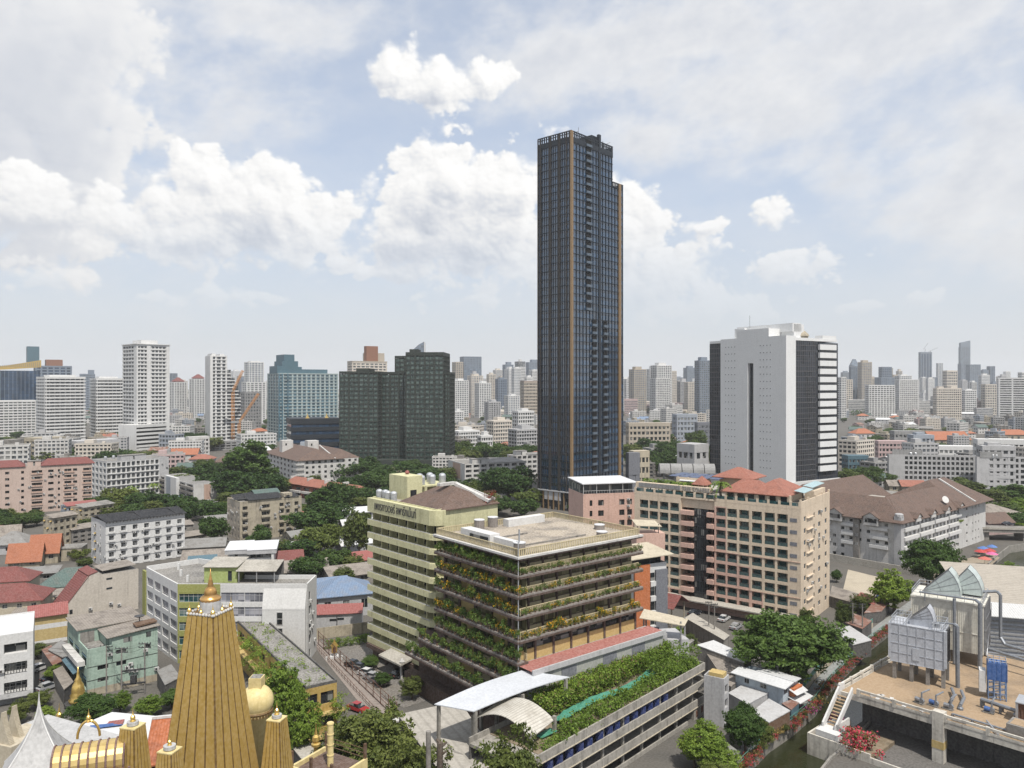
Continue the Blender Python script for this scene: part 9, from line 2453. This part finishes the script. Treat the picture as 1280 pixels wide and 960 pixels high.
def place(pr,name,cat,x,y,rz,k,depth):
 px=640+FPX*x/y;lab=f'{pr[4]}, {depth} district {sector(px)}'
 t=thing(name,lab,cat,(x,y,0),rz,lab);t.scale=(k,k,k*rnd.uniform(.85,1.15))
 t['group']=f'{pr[4]}s, {depth} low district {sector(px)}'
 link('wall',pr[0],t);link('roof' if name == 'house' else 'glazing',pr[1],t)
rg=random.Random(21)
for p,q in ((G(385,812),G(550,905)),): boxes.append((p.x-2,q.y-2,q.x+2,p.y+6))
# small houses and trees packed between the named buildings, left middle distance
ntree=nh=0
SMALL=[2,4,3,1,0,6,7]
y=190.0
while y < 452:
 x=-.70*y
 while x < -.17*y:
  yy=y+rg.uniform(-3,3);xx=x+rg.uniform(-2,2);px=640+FPX*xx/yy
  if free(xx,yy,5.5) and not (380 < px and yy < 186):
   if rg.random() < (.45 if yy < 300 else .62):
    nm='near the white office' if yy < 260 else ('below the pink block' if px < 215 else 'around the beige block')
    tree(xx,yy,rg.choice(['mid_round','mid_dome','mid_loose']),rg.uniform(5,9),rg.uniform(7,11),f'garden tree between the low roofs {nm}',f'garden trees {nm}');ntree += 1
   elif free(xx,yy,7.5):
    pr=HSE[rg.choice([5,5,1,1,3,4,8,7])];nm='near the white office' if yy < 260 else ('below the pink block' if px < 215 else 'around the beige block')
    t=thing('house',f'{pr[4]} packed among the roofs {nm}','house',(xx-5,yy-4,0),rg.uniform(.1,.8),f'{pr[4]}s packed {nm}');k=rg.uniform(.7,.95);t.scale=(k,k,k*.75)
    link('wall',pr[0],t);link('roof',pr[1],t);boxes.append((xx-6,yy-6,xx+6,yy+6));nh += 1
  x += 11.5
 y += 11.0
print('near infill',nh,ntree)
nb=nh=ntree=0
Y=455.0
while Y < 1500:
 x=-(.72)*Y
 while x < .72*Y:
  sz=rg.uniform(14,24);yy=Y+rg.uniform(-.03,.03)*Y;depth='nearer' if Y < 750 else 'farther'
  px=640+FPX*x/yy
  vis=-30 < px < 1310 and not (672 < px < 782) and not (884 < px < 1052 and yy > 430)
  if vis and free(x,yy,13):
   u=rg.random()
   green=.46 if Y < 640 else (.40 if Y < 1000 else .36)
   if u < green and ntree < 150:
    k=rg.choice(['far_round','far_wide','far_round']) if Y > 620 else rg.choice(['mid_dome','mid_round','mid_loose'])
    s_=f'tree in the {depth} low district {sector(px)}'
    tree(x,yy,k,rg.uniform(7,12),rg.uniform(10,17),s_,s_.replace('tree','trees',1));ntree += 1
   elif u < green+.30 and nh < 165:
    place(rg.choice(HSE),'house','house',x,yy,rg.uniform(-.6,.9),rg.uniform(.9,1.25),depth);nh += 1
   elif nb < 150:
    place(rg.choice(BLK),'low_block','low block',x,yy,rg.choice([-.35,.1,.35,.6])+rg.uniform(-.1,.1),rg.uniform(.8,1.1),depth);nb += 1
  x += sz*1.25*(1 if Y < 700 else 1.35)
 Y *= 1.062
print('infill',nb,nh,ntree)
# beyond: a carpet of roofs and trees that reads as one mass
def carpet():
 b=MB();t=MB();pal=['white_wall','light_grey_wall','far_cream','tile_orange','sheet_grey','sheet_white','tile_brown','pale_pink','glass_grey']
 for _ in range(5200):
  y=1450*(4.2**rg.random());x=rg.uniform(-.75,.75)*y
  if not free(x,y,8): continue
  if rg.random() < .30:
   s_=rg.uniform(10,26);n=9;h=rg.uniform(6,11)
   for _k in range(7): leaf_quads(t,Vector((x+rg.uniform(-.5,.5)*s_,y+rg.uniform(-.5,.5)*s_,h*rg.uniform(.4,1))),8,4.5,rg,4,.4)
  else:
   w,d,h=rg.uniform(12,34),rg.uniform(10,24),rg.choice([6,8,10,12,15,18,24,30])*rg.uniform(.8,1.1);m=rg.choice([0,0,0,1,1,2,2,4,4,5,3,6,7]);
   a=rg.uniform(-.5,.5);c,s_=math.cos(a),math.sin(a)
   q=[(x+u*c-v*s_,y+u*s_+v*c) for u,v in ((-w/2,-d/2),(w/2,-d/2),(w/2,d/2),(-w/2,d/2))]
   if m in (3,4,5,6): h=min(h,9)
   wallm=m if m in (0,1,2,7) else rg.choice([0,1,2])
   b.prism(q,0,h,wallm,m)
   fl=int(h/3.2)
   if y < 2600:
    q2=[(x+u*c-v*s_,y+u*s_+v*c) for u,v in ((-w/2-.05,-d/2-.05),(w/2+.05,-d/2-.05),(w/2+.05,d/2+.05),(-w/2-.05,d/2+.05))]
    for f in range(fl): b.prism(q2,f*3.2+1.1,f*3.2+2.5,8)
 tag(b.build('distant_houses',[MATS[p] for p in pal]),kind='stuff');tag(t.build('distant_trees',[MATS['leaf_mid']]),kind='stuff')
carpet()
# hazy far towers that close the skyline
seen={}
for i in range(134):
 if i < 30: px=rg.uniform(560,676)
 elif i < 44: px=rg.uniform(780,888)
 elif i < 70: px=rg.uniform(1050,1290)
 elif i < 84: px=rg.uniform(205,340)
 elif i < 112: px=rg.uniform(1050,1295)
 elif i < 122: px=rg.uniform(780,888)
 else: px=rg.uniform(570,674)
 Y=rg.uniform(1650,3600);w=rg.uniform(6,13) if Y > 2200 else rg.uniform(8,16);top=rg.uniform(470,491) if rg.random() < .8 else rg.uniform(460,472)
 band=rg.choice(['far_white','far_white','far_cream','hazy_blue_wall','light_grey_wall','tan_wall']);core=rg.choice(['glass_grey','pale_glass','glass_dark'])
 nm={'far_white': 'white','far_cream': 'cream','hazy_blue_wall': 'bluish','light_grey_wall': 'grey','tan_wall': 'tan'}[band]
 lab=f'hazy distant {nm} tower filling the far skyline {sector(px)}'
 far(lab,px-w/2,px-w*.2,px+w/2,Y,top,int((EYE+(480-top)/FPX*Y)/3.4),max(3,int(w/2)),2,core=core,band=band,slab=rg.choice([.2,.35,.45]),pier=rg.choice([.2,.3,.4]),group=f'hazy distant {nm} towers {sector(px)}',crown=[(.25,.2,.75,.8,rg.uniform(2,8),band)])
